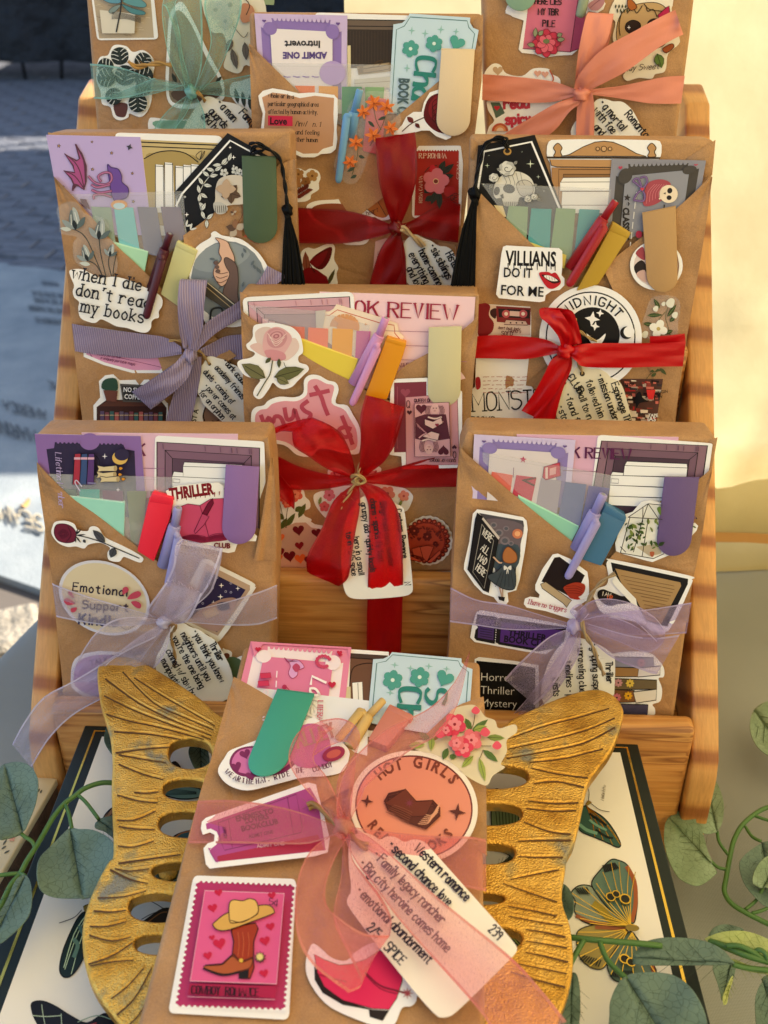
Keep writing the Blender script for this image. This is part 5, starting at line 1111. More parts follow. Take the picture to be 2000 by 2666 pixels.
block('highlighter_pen',pl,'A2',rquad([(850,598),(960,612),(935,960),(815,930)],.05),6,6.5,plastic('cc5a5c'),'coral pink block highlighter behind orange lily sticker','highlighter',cap=[(850,598),(960,612),(957,640),(845,625)])
flap('pocket_flap',pl,'A2',[(115,265,.5),(220,370,2),(400,545,3),(560,690,3.5),(700,800,6),(820,900,6.5),(920,970,6),(1100,1100,2)],[(118,350,.3),(124,500,.3),(130,700,.3),(140,900,.3),(150,1100,.3),(160,1300,.3),(180,1500,.3),(200,1780,.3)],r)
pen(pl,'A2',(800,552),(765,690),(745,860),3.4,'6a9cc8','light blue click pen with round cap in front of the green flags',((722,698),(665,1130),9.4,8.8),(7.5,6.5,3.5),None,2.5,.9)
clip('magnetic_bookmark',pl,'A2',[(1302,303),(1508,308),(1480,740),(1272,730)],'ddc4a2',4.8,'cream rounded clip bookmark over the dark red rose sticker')
a=sticker('definition_sticker',pl,'A2',[(172,590),(200,560),(260,544),(330,555),(420,575),(520,570),(640,585),(662,610),(662,720),(655,800),(660,860),(650,920),(620,945),(560,950),(520,970),(440,970),(380,940),(200,930),(188,800),(200,700),(180,640)],4.4,r)
a.poly([(195,600),(260,570),(340,580),(430,605),(520,590),(640,604),(636,700),(640,800),(632,900),(570,918),(540,945),(450,948),(390,920),(205,905),(208,780),(215,690)],'c09070')
a.text('whole or in a',234,600,26,'2a2220',3,4,.88,'serif');a.text('particular geographical area',233,652,27,'2a2220',1,4,.74,'serif');a.text('affected by human activity.',233,700,27,'2a2220',1,4,.74,'serif')
a.poly([(232,712),(384,716),(384,778),(232,774)],'c02848');a.text('Love',242,766,42,'1a1418',1,6,.9,'sans',bold=.03);a.text('/lnv/',400,778,32,'2a2220',1,4,.9);a.text('n. 1',508,780,30,'2a2220',1,4,1,'serif',shear=.2)
a.text('a liking and feeling',300,826,27,'2a2220',1,4,.92,'serif');a.text('for another human',318,872,27,'2a2220',1,4,.80,'serif');done(a)
a=Art(pl,6.9,'A2');a.blob([(700,800),(730,650),(800,580),(900,560),(1020,600),(1050,760),(1000,840),(880,900),(800,1100),(720,1130),(640,1040)],MATS['clear_film'])
def lily(a,x,y,s,rot):
 for k in range(6):an=math.radians(k*60+rot);a.leaf(x,y,x+s*math.cos(an),y+s*math.sin(an),s*.42,('d86a28','e8803c')[k%2],'b44818')
 for k in range(3):an=math.radians(k*40+rot);a.strip([(x,y),(x+s*.6*math.cos(an),y+s*.6*math.sin(an))],2.5,'7a2c14')
for P in([(880,640),(900,740),(930,800)],[(960,700),(930,790),(860,900)],[(790,890),(780,980),(750,1080)]):a.line(P,4,'5c5a38')
for x,y,s_,q in((885,635,56,10),(965,660,54,40),(820,690,48,20),(990,790,50,70),(880,835,54,5),(775,880,52,30),(740,1000,48,55)):lily(a,x,y,s_,q)
for P in((850,745,890,785),(960,720,910,740),(770,1030,720,1060),(790,960,830,975),(780,1080,740,1100)):a.leaf(*P,22,'3c4638')
a.build('lily_sticker',r)
a=sticker('dark_rose_sticker',pl,'A2',[(1290,550),(1230,570),(1195,630),(1180,690),(1130,690),(1085,720),(1060,770),(1000,830),(1100,828),(1180,805),(1230,805),(1270,840),(1330,862),(1360,850),(1400,700),(1350,560)],3.6,r)
a.blob([(1290,575),(1230,600),(1200,660),(1195,730),(1240,790),(1300,820),(1340,800),(1350,600)],'5c1018');a.blob([(1280,590),(1230,640),(1225,700),(1260,740),(1300,700)],'7c1820')
for k in range(4):a.line([(1290,600+30*k),(1245,640+28*k),(1270,720+14*k)],4,'3a080e')
a.line([(1205,720),(1120,760),(1060,810)],6,'4a2a24');a.leaf(1130,755,1090,720,34,'6c2a28','3c1414');a.leaf(1140,760,1170,790,26,'5a2420');done(a)
a=sticker('autumn_leaf_sticker',pl,'B1',[(300,260),(390,215),(430,210),(460,225),(490,210),(540,225),(556,265),(545,300),(545,340),(500,370),(490,400),(440,416),(330,400)],.7,r,True)
for x,y,q,c in((420,245,34,'a87848'),(505,255,36,'b08450'),(465,290,30,'8c5c34'),(400,300,40,'9c6a40')):a.flower(x,y,q,c,'6c4424',5,x,.5)
for k in range(9):a.leaf(400+9*k,385-6*k,385+12*k,345-6*k,16,'5c2018');a.leaf(400+9*k,385-6*k,440+9*k,390-6*k,14,'6c2c20')
done(a)
bt=sticker('butterfly_sticker',pl,'B1',[(470,460),(480,430),(540,408),(660,400),(690,380),(725,375),(735,310),(760,290),(775,200),(810,150),(855,138),(890,160),(960,300),(1000,470),(985,520),(930,530),(880,510),(870,600),(840,670),(760,682),(690,670),(640,600),(560,570),(490,510)],1.0,r,True)
bt.blob([(790,210),(840,165),(890,190),(940,320),(985,450),(960,510),(900,505),(840,460),(780,400)],'b5692c');bt.blob([(500,460),(560,430),(700,430),(800,480),(850,540),(840,640),(740,660),(670,590),(600,570),(520,510)],'8c4a30');bt.blob([(680,560),(760,520),(850,550),(835,645),(740,655)],'6c3020')
for t,x,y,q in(('I add',790,360,-20),('story',840,300,-50),('of May',850,430,-40),('by',900,400,-60),('heart',840,500,-20)):bt.text(t,x,y,26,'5a2c14',q,3,1,'hand',shear=.3)
for P in([(500,460),(600,470),(840,530)],[(840,460),(900,500)],[(860,180),(870,330),(960,500)]):bt.line(P,4,'4a2418')
done(bt)
a=sticker('rose_stamp_sticker',pl,'A2',rquad([(1128,900),(1422,898),(1436,1010),(1420,1400),(1120,1340)],.06),.8,r)
a.poly([(1150,925),(1410,925),(1410,1330),(1135,1330)],'a82820')
for k in range(16):a.ell(1155+17*k,925,6,7,W_,n=8)
for k in range(18):a.ell(1420,940+20*k,6,6,W_,n=8)
a.text('R.P.ROMINA',1165,975,30,'e0c4b0',0,4.5,.92,'serif');a.text('ROSA CANINA',1184,1250,20,'d8b8a4',-90,3.4,1.1,'serif');a.text('MACIES',1400,1000,20,'d8b8a4',92,3.4,1.3,'serif')
for P in((1290,1060,1325,990),(1300,1075,1380,1010),(1300,1100,1380,1080),(1230,1160,1195,1190),(1270,1180,1240,1260),(1290,1180,1290,1290),(1250,1210,1200,1240)):a.leaf(*P,40,'2c2c24','15150f')
a.line([(1200,1060),(1230,1030),(1275,1020)],5,'2c2c24');a.ell(1248,1040,20,24,'b81c28');a.flower(1268,1118,80,'cc6a74','e8c090',5,10,.5);a.ell(1268,1118,14,13,'7a3428');a.blob([(1320,1160),(1380,1150),(1385,1200),(1330,1210)],'9c1c1c')
a.text('GE',1360,1235,30,'2c1814',0,4);a.line([(1340,1220),(1380,1195),(1410,1200)],4,'2c1814');done(a)
a=sticker('tulip_sticker',pl,'B1',[(430,760),(445,715),(480,698),(520,705),(580,680),(625,672),(645,700),(640,770),(665,820),(655,860),(640,960),(400,960)],.8,r,True)
a.blob([(500,770),(560,720),(625,695),(615,770),(570,830),(520,820)],'5c0c12');a.blob([(490,780),(550,740),(600,720),(560,800),(520,815)],'7c141c');a.leaf(475,870,462,720,50,'8a4a38','4c241c');a.leaf(600,930,645,830,26,'4c4424');a.blob([(440,850),(500,820),(570,860),(600,890),(590,960),(430,960)],'7c1018');a.line([(490,800),(520,850)],6,'3c1814');done(a)
a=sticker('small_label_sticker',pl,'B1',[(895,660),(960,640),(1390,690),(1395,780),(1000,960),(870,960)],.6,r,False,'d9b0a8');a.text('ROMANCE',915,900,34,'9c4a50',-80,4,1,'serif');a.poly([(1280,660),(1385,680),(1390,740),(1300,720)],'b88c60');done(a)
sheer('organza_wine','b8020c',.50,tint=.93);sheer('organza_wine_hem','8c0408',.94)
rb_=empty('ribbon_bow',loc_of(pl,'B1',1020,560,8),'wine red organza bow on the middle book of the second tier','ribbon bow','ribbon bows round the wrapped books');g,h_='organza_wine','organza_wine_hem';RO=2
ribbon('band',pl,'B1',[(330,448,1),(480,455,2),(700,468,2.5),(880,510,4),(1000,560,8)],[(330,668,1),(480,672,2),(700,672,2.5),(880,640,4),(1010,600,8)],g,h_,rb_,8,6,.5,31)
ribbon('band',pl,'B1',[(1040,555,8),(1120,530,5),(1250,450,4),(1330,400,3),(1420,430,2)],[(1050,590,8),(1120,610,4),(1250,645,3),(1350,660,2),(1405,668,1)],g,h_,rb_,8,7,.8,32)
ribbon('loop',pl,'B1',[(1000,560,9),(950,420,16),(915,280,20),(900,120,17),(895,25,9)],[(1050,560,9),(1110,420,15),(1150,260,19),(1150,100,18),(1140,-15,10)],g,h_,rb_,9,9,1.1,33)
ribbon('loop',pl,'B1',[(895,25,9),(905,150,5),(960,380,4),(1005,550,8)],[(1140,-15,10),(1130,120,5),(1120,350,4),(1050,550,8)],g,h_,rb_,8,7,.6,34)
ribbon('tail',pl,'B1',[(1010,590,9),(930,700,9),(880,840,8),(850,960,8)],[(1050,600,9),(1060,700,8),(1060,840,7),(1000,960,7)],g,h_,rb_,8,7,.9,35)
ribbon('tail',pl,'B1',[(1000,600,8),(950,740,6),(940,860,6),(930,960,6)],[(1050,600,8),(1080,740,6),(1085,860,6),(1090,960,6)],g,h_,rb_,8,7,.7,36)
lump('knot',pl,'B1',1025,575,10,4.6,4.4,4.2,'organza_wine_hem',rb_,7);RO=0
gt=gtag(pl,'B1',chaikin([(1060,690),(1090,640),(1140,610),(1190,640),(1240,655),(1280,690),(1340,690),(1385,730),(1450,960),(1085,960),(1075,800)],True,2,180),6.4,'white gift tag reading Historical with six siblings beside the black tassel',
[('Historical',1328,738),('* six siblings',1225,690),('home-coming',1160,722),('everything',1100,742),('and love',1085,830)],38,62,w=6,sx=.8)
twine('twine',pl,'B1',[(1045,590,13),(1065,580,15),(1100,610,13),(1150,650,11),(1190,690,8)],1.9,gt,'c9ac84')
# ------------------------------------------------------------------ left book of the front tier (white organza bow)
sheer('organza_white','d4cce6',.34,tint=.2);sheer('organza_white_hem','d9d4ee',.78)
r,pl=book('S3','C2',[(92,118),(1535,135),(1560,320),(1585,900),(1560,1600),(1540,1840),(285,1840),(240,1400),(180,850),(110,300)],.028,
'kraft wrapped book with Emotional Support sticker, thriller sticker and white organza bow',[([(1535,135),(1500,165),(1540,330),(1556,300)],.1)])
a=Art(pl,.6,'C2');a.slab([(385,110),(1350,118),(1345,500),(420,520)],.35,'dcb2c8',side='f0d8e0');a.text('BOOK',545,246,70,'6c2c54',1,14,1.18,'serif');a.strip([(600,328),(1300,335)],3.5,'8a5a80')
single(a,'bookmark_card','mauve pink review card mostly hidden behind the dark purple candle card','bookmark','bookmark cards')
a=Art(pl,1.1,'C2');shelfcard(a,rquad([(838,128),(1512,165),(1520,420),(1400,760),(830,640)],.05),((850,168),(1484,205),(1480,700),(850,640)),'8d6a80','7d5c72','6f5068','5c4458',5)
whitebooks(a,[[(1020,292),(1375,308),(1375,330),(1012,318)],[(1012,318),(1375,330),(1372,410),(1012,385)],[(955,350),(1012,356),(1012,385),(945,380)],[(945,380),(1360,400),(1355,460),(945,445)],[(945,445),(1350,460),(1350,540),(945,520)]]);a.strip([(950,395),(992,398),(990,420),(950,418)],3,'6a6474',True)
single(a,'bookmark_card','mauve cupboard bookmark card with white books behind the THRILLER sticker','bookmark','bookmark cards')
a=Art(pl,1.7,'C2');PU='8a68a8'
a.slab([(95,118),(750,132),(790,640),(400,600),(200,440),(120,330)],.4,PU,side='c9b8d8')
NV='322a48';a.poly([(168,212),(215,205),(220,168),(640,178),(655,212),(712,222),(730,640),(400,600),(200,440)],NV)
a.ell(435,165,62,52,PU)
for k in range(6):a.ell(240+26*k,170,8,8,PU,n=10);a.ell(510+26*k,176,8,8,PU,n=10)
a.text('Lifetime Member',222,232,36,'b8a4d4',86,5,1.12,'serif',shear=.22,sp=1.2)
for x,c in((330,'a83448'),(372,'3c5080'),(415,'5c3c78')):
 P=[(x+14,240),(x+44,240),(x+44,400),(x,400)];a.outl([(x+12,242),(x+50,240),(x+46,430),(x,430)],c,'1a1626',5,False);a.poly([(x+9,262),(x+48,262),(x+48,276),(x+8,276)],'d8a8c0')
a.line([(460,240),(495,280),(495,330)],5,'1a1626')
a.ell(622,265,48,42,'d9b060');a.ell(634,246,46,36,NV)
a.star4(528,256,18,'e8e0e8',0,.25);a.star4(610,462,14,'e8e0e8')
for x,y in((482,312),(478,350),(498,378)):
 a.outl([(x,y),(x+40,y+8),(x+116,y),(x+122,y+14),(x+118,y+36),(x+30,y+36),(x,y+40),(x+8,y+20)],'d8c49c','2a2232',4,False);a.ell(x+112,y+18,11,17,'b89c70');a.outl([(x+132,y+18),(x+142,y+8),(x+158,y+18),(x+142,y+30)],'d8902c','2a2232',3)
a.line([(375,470),(345,420),(355,405),(385,440)],7,'c9c0d8');a.line([(425,420),(470,422)],7,'8c88b4')
single(a,'bookmark_card','dark purple ticket card with moon, candles and Lifetime lettering','bookmark','bookmark cards')
flags(pl,'C2',[([(265,460),(350,462),(360,520),(300,500)],'54685c'),([(372,460),(495,462),(495,530),(372,510)],'44a49c'),([(514,466),(640,470),(640,540),(516,530)],'7c5870'),([(664,472),(786,472),(760,800),(690,790)],'7d8468'),([(810,472),(930,476),(940,560),(812,560)],'8c6448')],
[(180,365),(945,385),(945,500),(730,830),(640,760),(300,500)],3.0,'clear sleeve of teal, mauve and olive page flags in the thriller book pocket')
notes(pl,'C2',[(300,496),(650,535),(650,552),(318,514)],[(312,506),(650,545),(642,800),(540,720)],3.7,'9ad8c8','bfe8d8','aqua mint sticky note pad beside the hot pink highlighter')
flap('pocket_flap',pl,'C2',[(1556,262,.5),(1545,320,1),(1500,620,1),(1450,900,1)],[(1566,270,.3),(1575,400,.3),(1585,650,.3),(1585,900,.3)],r)
th=sticker('thriller_sticker',pl,'C2',[(905,470),(960,440),(1100,425),(1230,418),(1262,440),(1262,700),(1440,725),(1468,750),(1460,780),(1370,780),(1345,800),(1330,845),(1290,853),(1180,830),(1000,800),(950,700),(940,560)],3.4,r,False,'f2ece4')
th.text('THRILLER',932,522,66,'7c1420',-7.5,14,.66,'sans',bold=.05)
for k in range(11):th.strip([(945+29*k,515-4*k),(945+29*k,530-4*k+(k*7)%13)],7,'7c1420',w2=3)
th.outl([(985,570),(1040,550),(1115,560),(1180,520),(1262,515),(1262,740),(1180,755),(1110,770),(1000,760),(960,640)],'c4486c','6c1838',4,False);th.blob([(1000,760),(1080,740),(1150,755),(1262,735),(1290,770),(1180,785),(1100,790)],'8c2040')
th.line([(1115,560),(1140,640),(1170,750)],4,'6c1838');th.outl([(1195,515),(1200,545),(1160,620),(1130,610),(1165,545)],'6c1030','3c0818',4,False);th.outl([(1130,612),(1172,628),(1140,680),(1085,735),(1080,720)],'b8446a','5c1030',4,False)
for k in range(4):th.line([(1170,750+8*k),(1210,735+8*k),(1262,732+10*k)],3,'6c1838');th.line([(1000,755+8*k),(1070,740+8*k),(1150,752+8*k)],3,'6c1838')
th.text('CLUB',1200,820,30,'6c1420',2,8,.95,'sans',bold=.05);done(th)
block('highlighter_pen',pl,'C2',rquad([(805,505),(948,545),(930,640),(830,905),(728,840)],.04),7,8,plastic('e8203c'),'hot pink block highlighter beside the lilac pen on the front left book','highlighter',cap=[(818,482),(950,512),(945,560),(800,540)])
flap('pocket_flap',pl,'C2',[(108,290,.5),(180,370,1.5),(330,515,3),(480,620,3.6),(640,745,5),(740,822,7.4),(840,895,7.8),(905,940,7),(1100,1080,2)],[(112,350,.3),(130,500,.3),(160,700,.3),(180,850,.3),(200,1000,.3),(220,1200,.3),(240,1400,.3),(262,1600,.3),(280,1820,.3)],r)
pen(pl,'C2',(980,572),(962,680),(890,930),3.9,'9c98cc','lilac click pen partly behind the white organza bow',((985,745),(915,1060),10.5,10),(8.5,7,4.5),None,2.6)
clip('magnetic_bookmark',pl,'C2',[(1275,312),(1482,325),(1460,700),(1252,690)],'8a66a0',5.2,'violet rounded clip bookmark over the THRILLER sticker')
a=sticker('single_rose_sticker',pl,'C2',[(205,690),(225,660),(290,655),(340,675),(360,710),(420,718),(435,695),(460,688),(490,700),(520,745),(545,765),(620,800),(700,840),(762,880),(760,905),(735,910),(660,880),(640,880),(620,905),(580,905),(550,890),(545,850),(560,820),(500,790),(430,800),(400,825),(350,812),(300,815),(240,790),(200,735)],4.4,r,True)
a.outl([(218,700),(238,675),(290,675),(335,700),(352,740),(340,780),(290,790),(240,775),(218,740)],'6c2038','40142a',4)
for q in(34,24,14):a.line([(270-q,735),(270,735-q*.8),(270+q,735),(270,735+q*.8),(270-q*.7,740)],3,'40142a')
a.line([(300,690),(320,740),(290,785)],4,'40142a')
for P in((350,740,385,705),(350,745,410,738),(350,750,380,790),(345,755,350,790),(352,738,360,705)):a.leaf(*P,10,'2c2c34')
a.line([(350,742),(430,760),(520,790),(600,825),(740,885)],6,'34343c');a.leaf(530,785,455,712,44,'4a4a52','202026','202026');a.leaf(590,822,565,880,48,'45454d','202026','202026');a.leaf(395,770,410,790,20,'34343c');done(a)
a=Art(pl,4.9,'C2');P=[(525+292*math.cos(t)*math.cos(.42)-218*math.sin(t)*math.sin(.42),1130+292*math.cos(t)*math.sin(.42)+218*math.sin(t)*math.cos(.42))for t in[i/44*6.2832 for i in range(44)]]
a.slab(P,.25,'d2cfdc');P2=[(525+(x-525)*.93,1130+(y-1130)*.93)for x,y in P];a.poly(P2,'d4c4a8')
a.text('Emotional',330,1085,50,'2a2238',6,9,1.12,'hand',sp=2.6);a.text('Support',392,1195,50,'3a2c44',4,9,1.12,'hand',sp=2.6);a.text('Kindle',368,1290,62,'2c2c58',4,12,1.1,'hand',sp=2.4)
for P in([(640,1110),(640,1070),(665,1062),(675,1085)],[(668,1138),(690,1105),(735,1088),(752,1110),(725,1132)],[(690,1155),(725,1150),(752,1170),(745,1195),(715,1185)],[(338,1130),(305,1110),(305,1090),(325,1095)],[(345,1165),(300,1175),(275,1150),(290,1130),(325,1145)],[(355,1190),(345,1215),(322,1218),(320,1195)]):a.blob(P,'b8445c')
a.line([(610,1290),(660,1325),(715,1298)],5,'5c3048');a.build('slogan_oval_sticker',r)
a=sticker('night_window_sticker',pl,'D1',[(1180,125),(1215,130),(1260,160),(1450,255),(1468,285),(1460,310),(1270,590),(1200,560),(1050,480),(1020,440),(1080,290),(1150,150)],2.2,r,True,'e8e0d4')
a.poly([(1190,150),(1440,275),(1440,300),(1255,565),(1060,470)],'b89a80');a.poly([(1195,190),(1415,300),(1250,545),(1085,455)],'2c2448')
for x,y,q in((1275,275,16),(1370,292,14),(1270,340,17),(1200,270,10),(1230,372,12),(1168,378,8)):a.star4(x,y,q,'ece4e0')
for x,y in((1250,230),(1330,262),(1330,314),(1168,378),(1225,290),(1300,310)):a.ell(x,y,7,7,'a8a0b4',n=10);a.ell(x,y,4,4,'2c2448',n=10)
a.blob([(1110,455),(1180,400),(1290,350),(1365,360),(1300,480),(1250,540),(1150,500)],'a88478');a.poly([(1160,430),(1240,400),(1265,440),(1190,470)],'c9a884');a.strip([(1160,430),(1190,470),(1265,440)],4,'5c4038');a.blob([(1250,380),(1310,370),(1320,410),(1270,420)],'44445c');done(a)
a=sticker('purple_oval_sticker',pl,'D1',[(408,800),(430,700),(520,660),(640,655),(760,680),(800,760),(780,900),(600,960),(430,880)],.8,r,True,'d9d0dc');a.blob([(425,800),(450,715),(530,680),(640,675),(740,700),(770,770),(750,880),(600,930),(450,870)],'a880b0');a.text('TALK BOOKISH',520,740,32,'5c3c78',-14,6,1,'sans');a.text('TO ME',560,830,40,'e8dcec',-10,8,1,'sans');done(a)
a=sticker('daisy_sticker',pl,'D1',[(1280,660),(1300,645),(1335,660),(1340,700),(1420,690),(1420,900),(1300,900)],.8,r,True);a.blob([(1300,700),(1400,720),(1400,900),(1300,900)],'54684c');a.ell(1305,680,18,16,'6c3c34');done(a)
rb_=empty('ribbon_bow',loc_of(pl,'D1',940,480,8),'sheer white lavender organza bow whose tail falls over the left rack side','ribbon bow','ribbon bows round the wrapped books');g,h_='organza_white','organza_white_hem';RO=2.8
ribbon('band',pl,'D1',[(300,260,.5),(330,275,4),(500,335,5),(700,395,6),(900,455,8)],[(325,455,.5),(350,462,3),(500,490,4),(700,510,5),(905,490,8)],g,h_,rb_,8,7,.4,41)
ribbon('band',pl,'D1',[(960,460,8),(1100,420,6),(1300,370,5),(1480,315,4),(1596,270,1)],[(960,485,8),(1100,490,5),(1300,505,4),(1480,502,3),(1596,465,.5)],g,h_,rb_,8,7,.5,42)
ribbon('loop',pl,'D1',[(870,430,9),(960,250,17),(1000,150,21),(1010,50,19),(1045,5,12)],[(985,480,9),(1120,380,17),(1200,280,22),(1255,150,22),(1283,60,14)],g,h_,rb_,9,8,1.0,43)
ribbon('loop',pl,'D1',[(1045,5,12),(1000,130,8),(1000,260,6),(980,330,6),(940,470,7)],[(1283,60,14),(1270,150,8),(1240,260,7),(1190,340,6),(1000,490,7)],g,h_,rb_,8,7,.6,44)
ribbon('tail',pl,'D1',[(960,250,24),(910,320,24),(850,410,18),(870,450,11)],[(1165,320,24),(1130,400,24),(1080,480,18),(1000,500,11)],g,h_,rb_,8,7,.8,45)
ribbon('loop',pl,'D1',[(900,470,10),(760,455,17),(640,480,21),(540,560,22),(460,680,18),(412,770,11)],[(950,500,10),(900,570,13),(760,640,15),(640,710,16),(560,800,14),(500,830,10)],g,h_,rb_,9,8,1.0,46)
ribbon('loop',pl,'D1',[(412,770,11),(430,830,8),(600,740,6),(760,620,7),(920,500,8)],[(500,830,10),(600,835,6),(740,800,5),(850,650,6),(965,510,8)],g,h_,rb_,8,7,.6,47)
ribbon('tail',pl,'D1',[(930,500,10),(800,570,13),(640,690,15),(430,820,18),(250,920,20),(140,1060,20),(70,1190,18)],[(985,510,10),(960,640,12),(880,760,13),(680,880,16),(440,1010,20),(290,1150,22),(180,1325,20)],g,h_,rb_,9,8,1.0,48)
lump('knot',pl,'D1',945,485,10,4.2,3.6,3.8,'organza_white_hem',rb_,4,25)
V=[]
rn=random.Random(12)
for k in range(16):
 x=965+13*k;b=P3(pl,'D1',x,252+5*k,26.5);e=P3(pl,'D1',x+rn.uniform(-25,30),252+5*k-rn.uniform(10,32),27);V+=[b,e,e+Vector((.0003,0,0))]
make('frayed_threads',V,[[3*k,3*k+1,3*k+2]for k in range(16)],[MATS['organza_white_hem']],None,rb_)
RO=0
gt=gtag(pl,'D1',chaikin([(985,520),(1010,500),(1060,490),(1090,515),(1150,530),(1185,560),(1240,590),(1260,620),(1350,790),(1330,960),(1000,960),(890,760),(900,680),(930,640),(950,590)],True,2,180),6.0,'white gift tag reading Thriller about neighbours under the white organza bow',
[('Thriller',1205,615),('* you think you know',1105,545),('neighbors until you',1040,558),("you're the one being",990,580),('conned w/ slow burn',955,655),('manipulation',925,710)],32,61,w=5,sx=.8)
twine('twine',pl,'D1',[(960,480,13),(1010,500,14),(1005,530,12),(985,560,10),(1000,640,9),(1010,700,9),(1000,745,9)],1.0,gt,'9a7a50')
# ------------------------------------------------------------------ right book of the front tier (lavender organza bow)
sheer('organza_lavender','c4b2dc',.36,tint=.3);sheer('organza_lavender_hem','cfc0e4',.78)
r,pl=book('S3','C4',[(150,95),(1590,130),(1560,300),(1500,620),(1430,1100),(1340,1760),(20,1700),(45,1300),(60,900),(110,200)],.028,
'kraft wrapped book with terrarium sticker, blue highlighter and lavender organza bow',[([(1590,130),(1545,150),(1540,330),(1560,300)],.1),([(150,95),(185,115),(170,240),(112,200)],.1)])
a=Art(pl,.6,'C4');a.slab([(432,112),(1365,128),(1345,500),(500,520)],.35,'d8a8c4',side='f0d8e0');a.text('BOOK REVIEW',608,240,58,'5c2450',2,12,1.15,'serif');a.strip([(700,320),(900,328)],3.5,'7a4a70')
single(a,'bookmark_card','mauve pink review card between the lavender ticket and the cupboard card','bookmark','bookmark cards')
a=Art(pl,1.1,'C4');shelfcard(a,rquad([(900,115),(1562,165),(1540,320),(1400,700),(850,560)],.05),((922,150),(1532,178),(1470,600),(850,560)),'8a6878','77586a','6c4c60','4c3848',5)
whitebooks(a,[[(1068,268),(1412,282),(1415,306),(1055,292)],[(1055,292),(1415,306),(1410,358),(1048,350)],[(985,328),(1048,334),(1044,352),(975,348)],[(975,348),(1400,362),(1400,420),(970,405)],[(970,405),(1390,424),(1380,480),(965,468)],[(965,468),(1380,484),(1370,540),(960,520)]]);a.strip([(978,368),(1020,370),(1018,395),(975,392)],3,'6a6474',True)
single(a,'bookmark_card','mauve cupboard bookmark card with stacked white books above the terrarium sticker','bookmark','bookmark cards')
a=Art(pl,1.7,'C4');ticket(a,[(188,113),(772,146),(735,540),(170,480)],'cfc0e4','8c7ab8','d8ccd0','6a5494');a.pop()
a.star(470,258,20,'b8486c',5);a.strip([(415,305),(413,360)],4,'8a6a8a');a.text('V',468,350,74,'44483c',98,16,.8,'sans',bold=.02)
a.outl([(590,300),(680,275),(685,350),(600,375),(582,360)],'c0465c','8c3c50',5,False);a.poly([(598,305),(612,302),(612,366),(598,368)],'e4c8c4');a.poly([(622,310),(660,300),(658,340),(622,350)],'dca4a8')
single(a,'bookmark_card','lavender ticket card with a small red book and green letter under clear sleeve','bookmark','bookmark cards')
flags(pl,'C4',[([(290,328),(410,348),(395,450),(280,380)],'d96a5c'),([(430,348),(547,362),(518,500),(408,460)],'c03c54'),([(572,366),(690,380),(664,570),(545,520)],'a49aa8'),([(714,388),(835,402),(796,640),(672,590)],'68709c'),([(848,408),(970,424),(930,560),(800,640)],'645c98')],
[(235,215),(985,350),(930,640),(780,720),(500,500),(240,270)],2.7,'clear sleeve of coral, red, grey and indigo page flags beside the lavender pen')
notes(pl,'C4',[(440,460),(790,640),(780,655),(445,478)],[(440,472),(790,648),(740,745),(560,610),(460,500)],3.7,'8fcab0','b4e4cc','mint green sticky note pad beside the lavender pen')
flap('pocket_flap',pl,'C4',[(1560,292,.8),(1530,330,1.5),(1450,390,2.5),(1280,480,3),(1080,700,2.6),(940,860,1)],[(1555,340,.3),(1535,440,.3),(1515,600,.3),(1480,800,.3),(1440,1000,.3),(1420,1200,.3)],r)
block('highlighter_pen',pl,'C4',rquad([(945,520),(1064,590),(1060,610),(920,870),(800,830)],.04),7.2,8,plastic('3c6c94'),'steel blue block highlighter beside the lavender pen','highlighter',cap=[(945,515),(1064,582),(1050,620),(925,560)])
flap('pocket_flap',pl,'C4',[(108,165,.5),(130,210,1.5),(270,335,3),(440,480,3.6),(600,610,4.4),(740,720,7.4),(840,800,7.8),(930,865,7),(1100,980,2)],[(100,230,.3),(92,350,.3),(84,500,.3),(76,700,.3),(66,900,.3),(56,1100,.3),(46,1300,.3),(34,1500,.3),(22,1690,.3)],r)
pen(pl,'C4',(932,458),(885,560),(775,770),3.9,'9a90c8','lavender click pen whose clip crosses the dark book sticker',((898,610),(722,945),10.8,10.4),(8.5,7.2,4.5),None,2.9)
clip('magnetic_bookmark',pl,'C4',[(1285,362),(1484,364),(1440,720),(1242,710)],'665080',5.2,'dark violet rounded clip bookmark over the terrarium sticker')
a=sticker('mad_here_sticker',pl,'C4',[(205,545),(280,555),(390,575),(470,590),(490,610),(496,660),(480,780),(450,950),(430,1010),(380,1025),(385,1075),(370,1095),(330,1090),(300,1050),(240,1030),(190,980),(128,890),(130,860),(160,730),(180,570)],4.4,r)
a.poly([(215,565),(470,610),(475,640),(430,880),(420,990),(330,1000),(245,600)],'4c4850');a.blob([(260,600),(460,630),(455,740),(440,820),(330,830),(280,700)],'6a5c64');a.blob([(280,760),(440,750),(430,880),(300,880)],'44505c')
for x,y,q in((300,635,20),(330,680,26),(372,655,18),(365,725,28),(400,740,16)):a.ell(x,y,q,q*.85,'7c7078');a.ell(x,y,q*.6,q*.5,'54545e')
a.ell(437,685,30,28,'c87858');a.ell(437,685,16,15,'e8a878')
a.outl([(205,565),(250,600),(328,715),(270,1025),(240,1010),(150,890),(160,840),(195,600)],'17161c','0a0a0e',4,False);a.poly([(240,590),(335,705),(328,720),(232,600)],'c9bcb4');a.strip([(232,630),(300,725),(245,1000),(180,905),(232,630)],3,'9a948c')
for t,x,y in(('WERE',230,688),('ALL',224,775),('MAD',208,832),('HERE',194,890)):a.text(t,x,y,38,'d8d0c8',42,5,.62,'hand',shear=-.25)
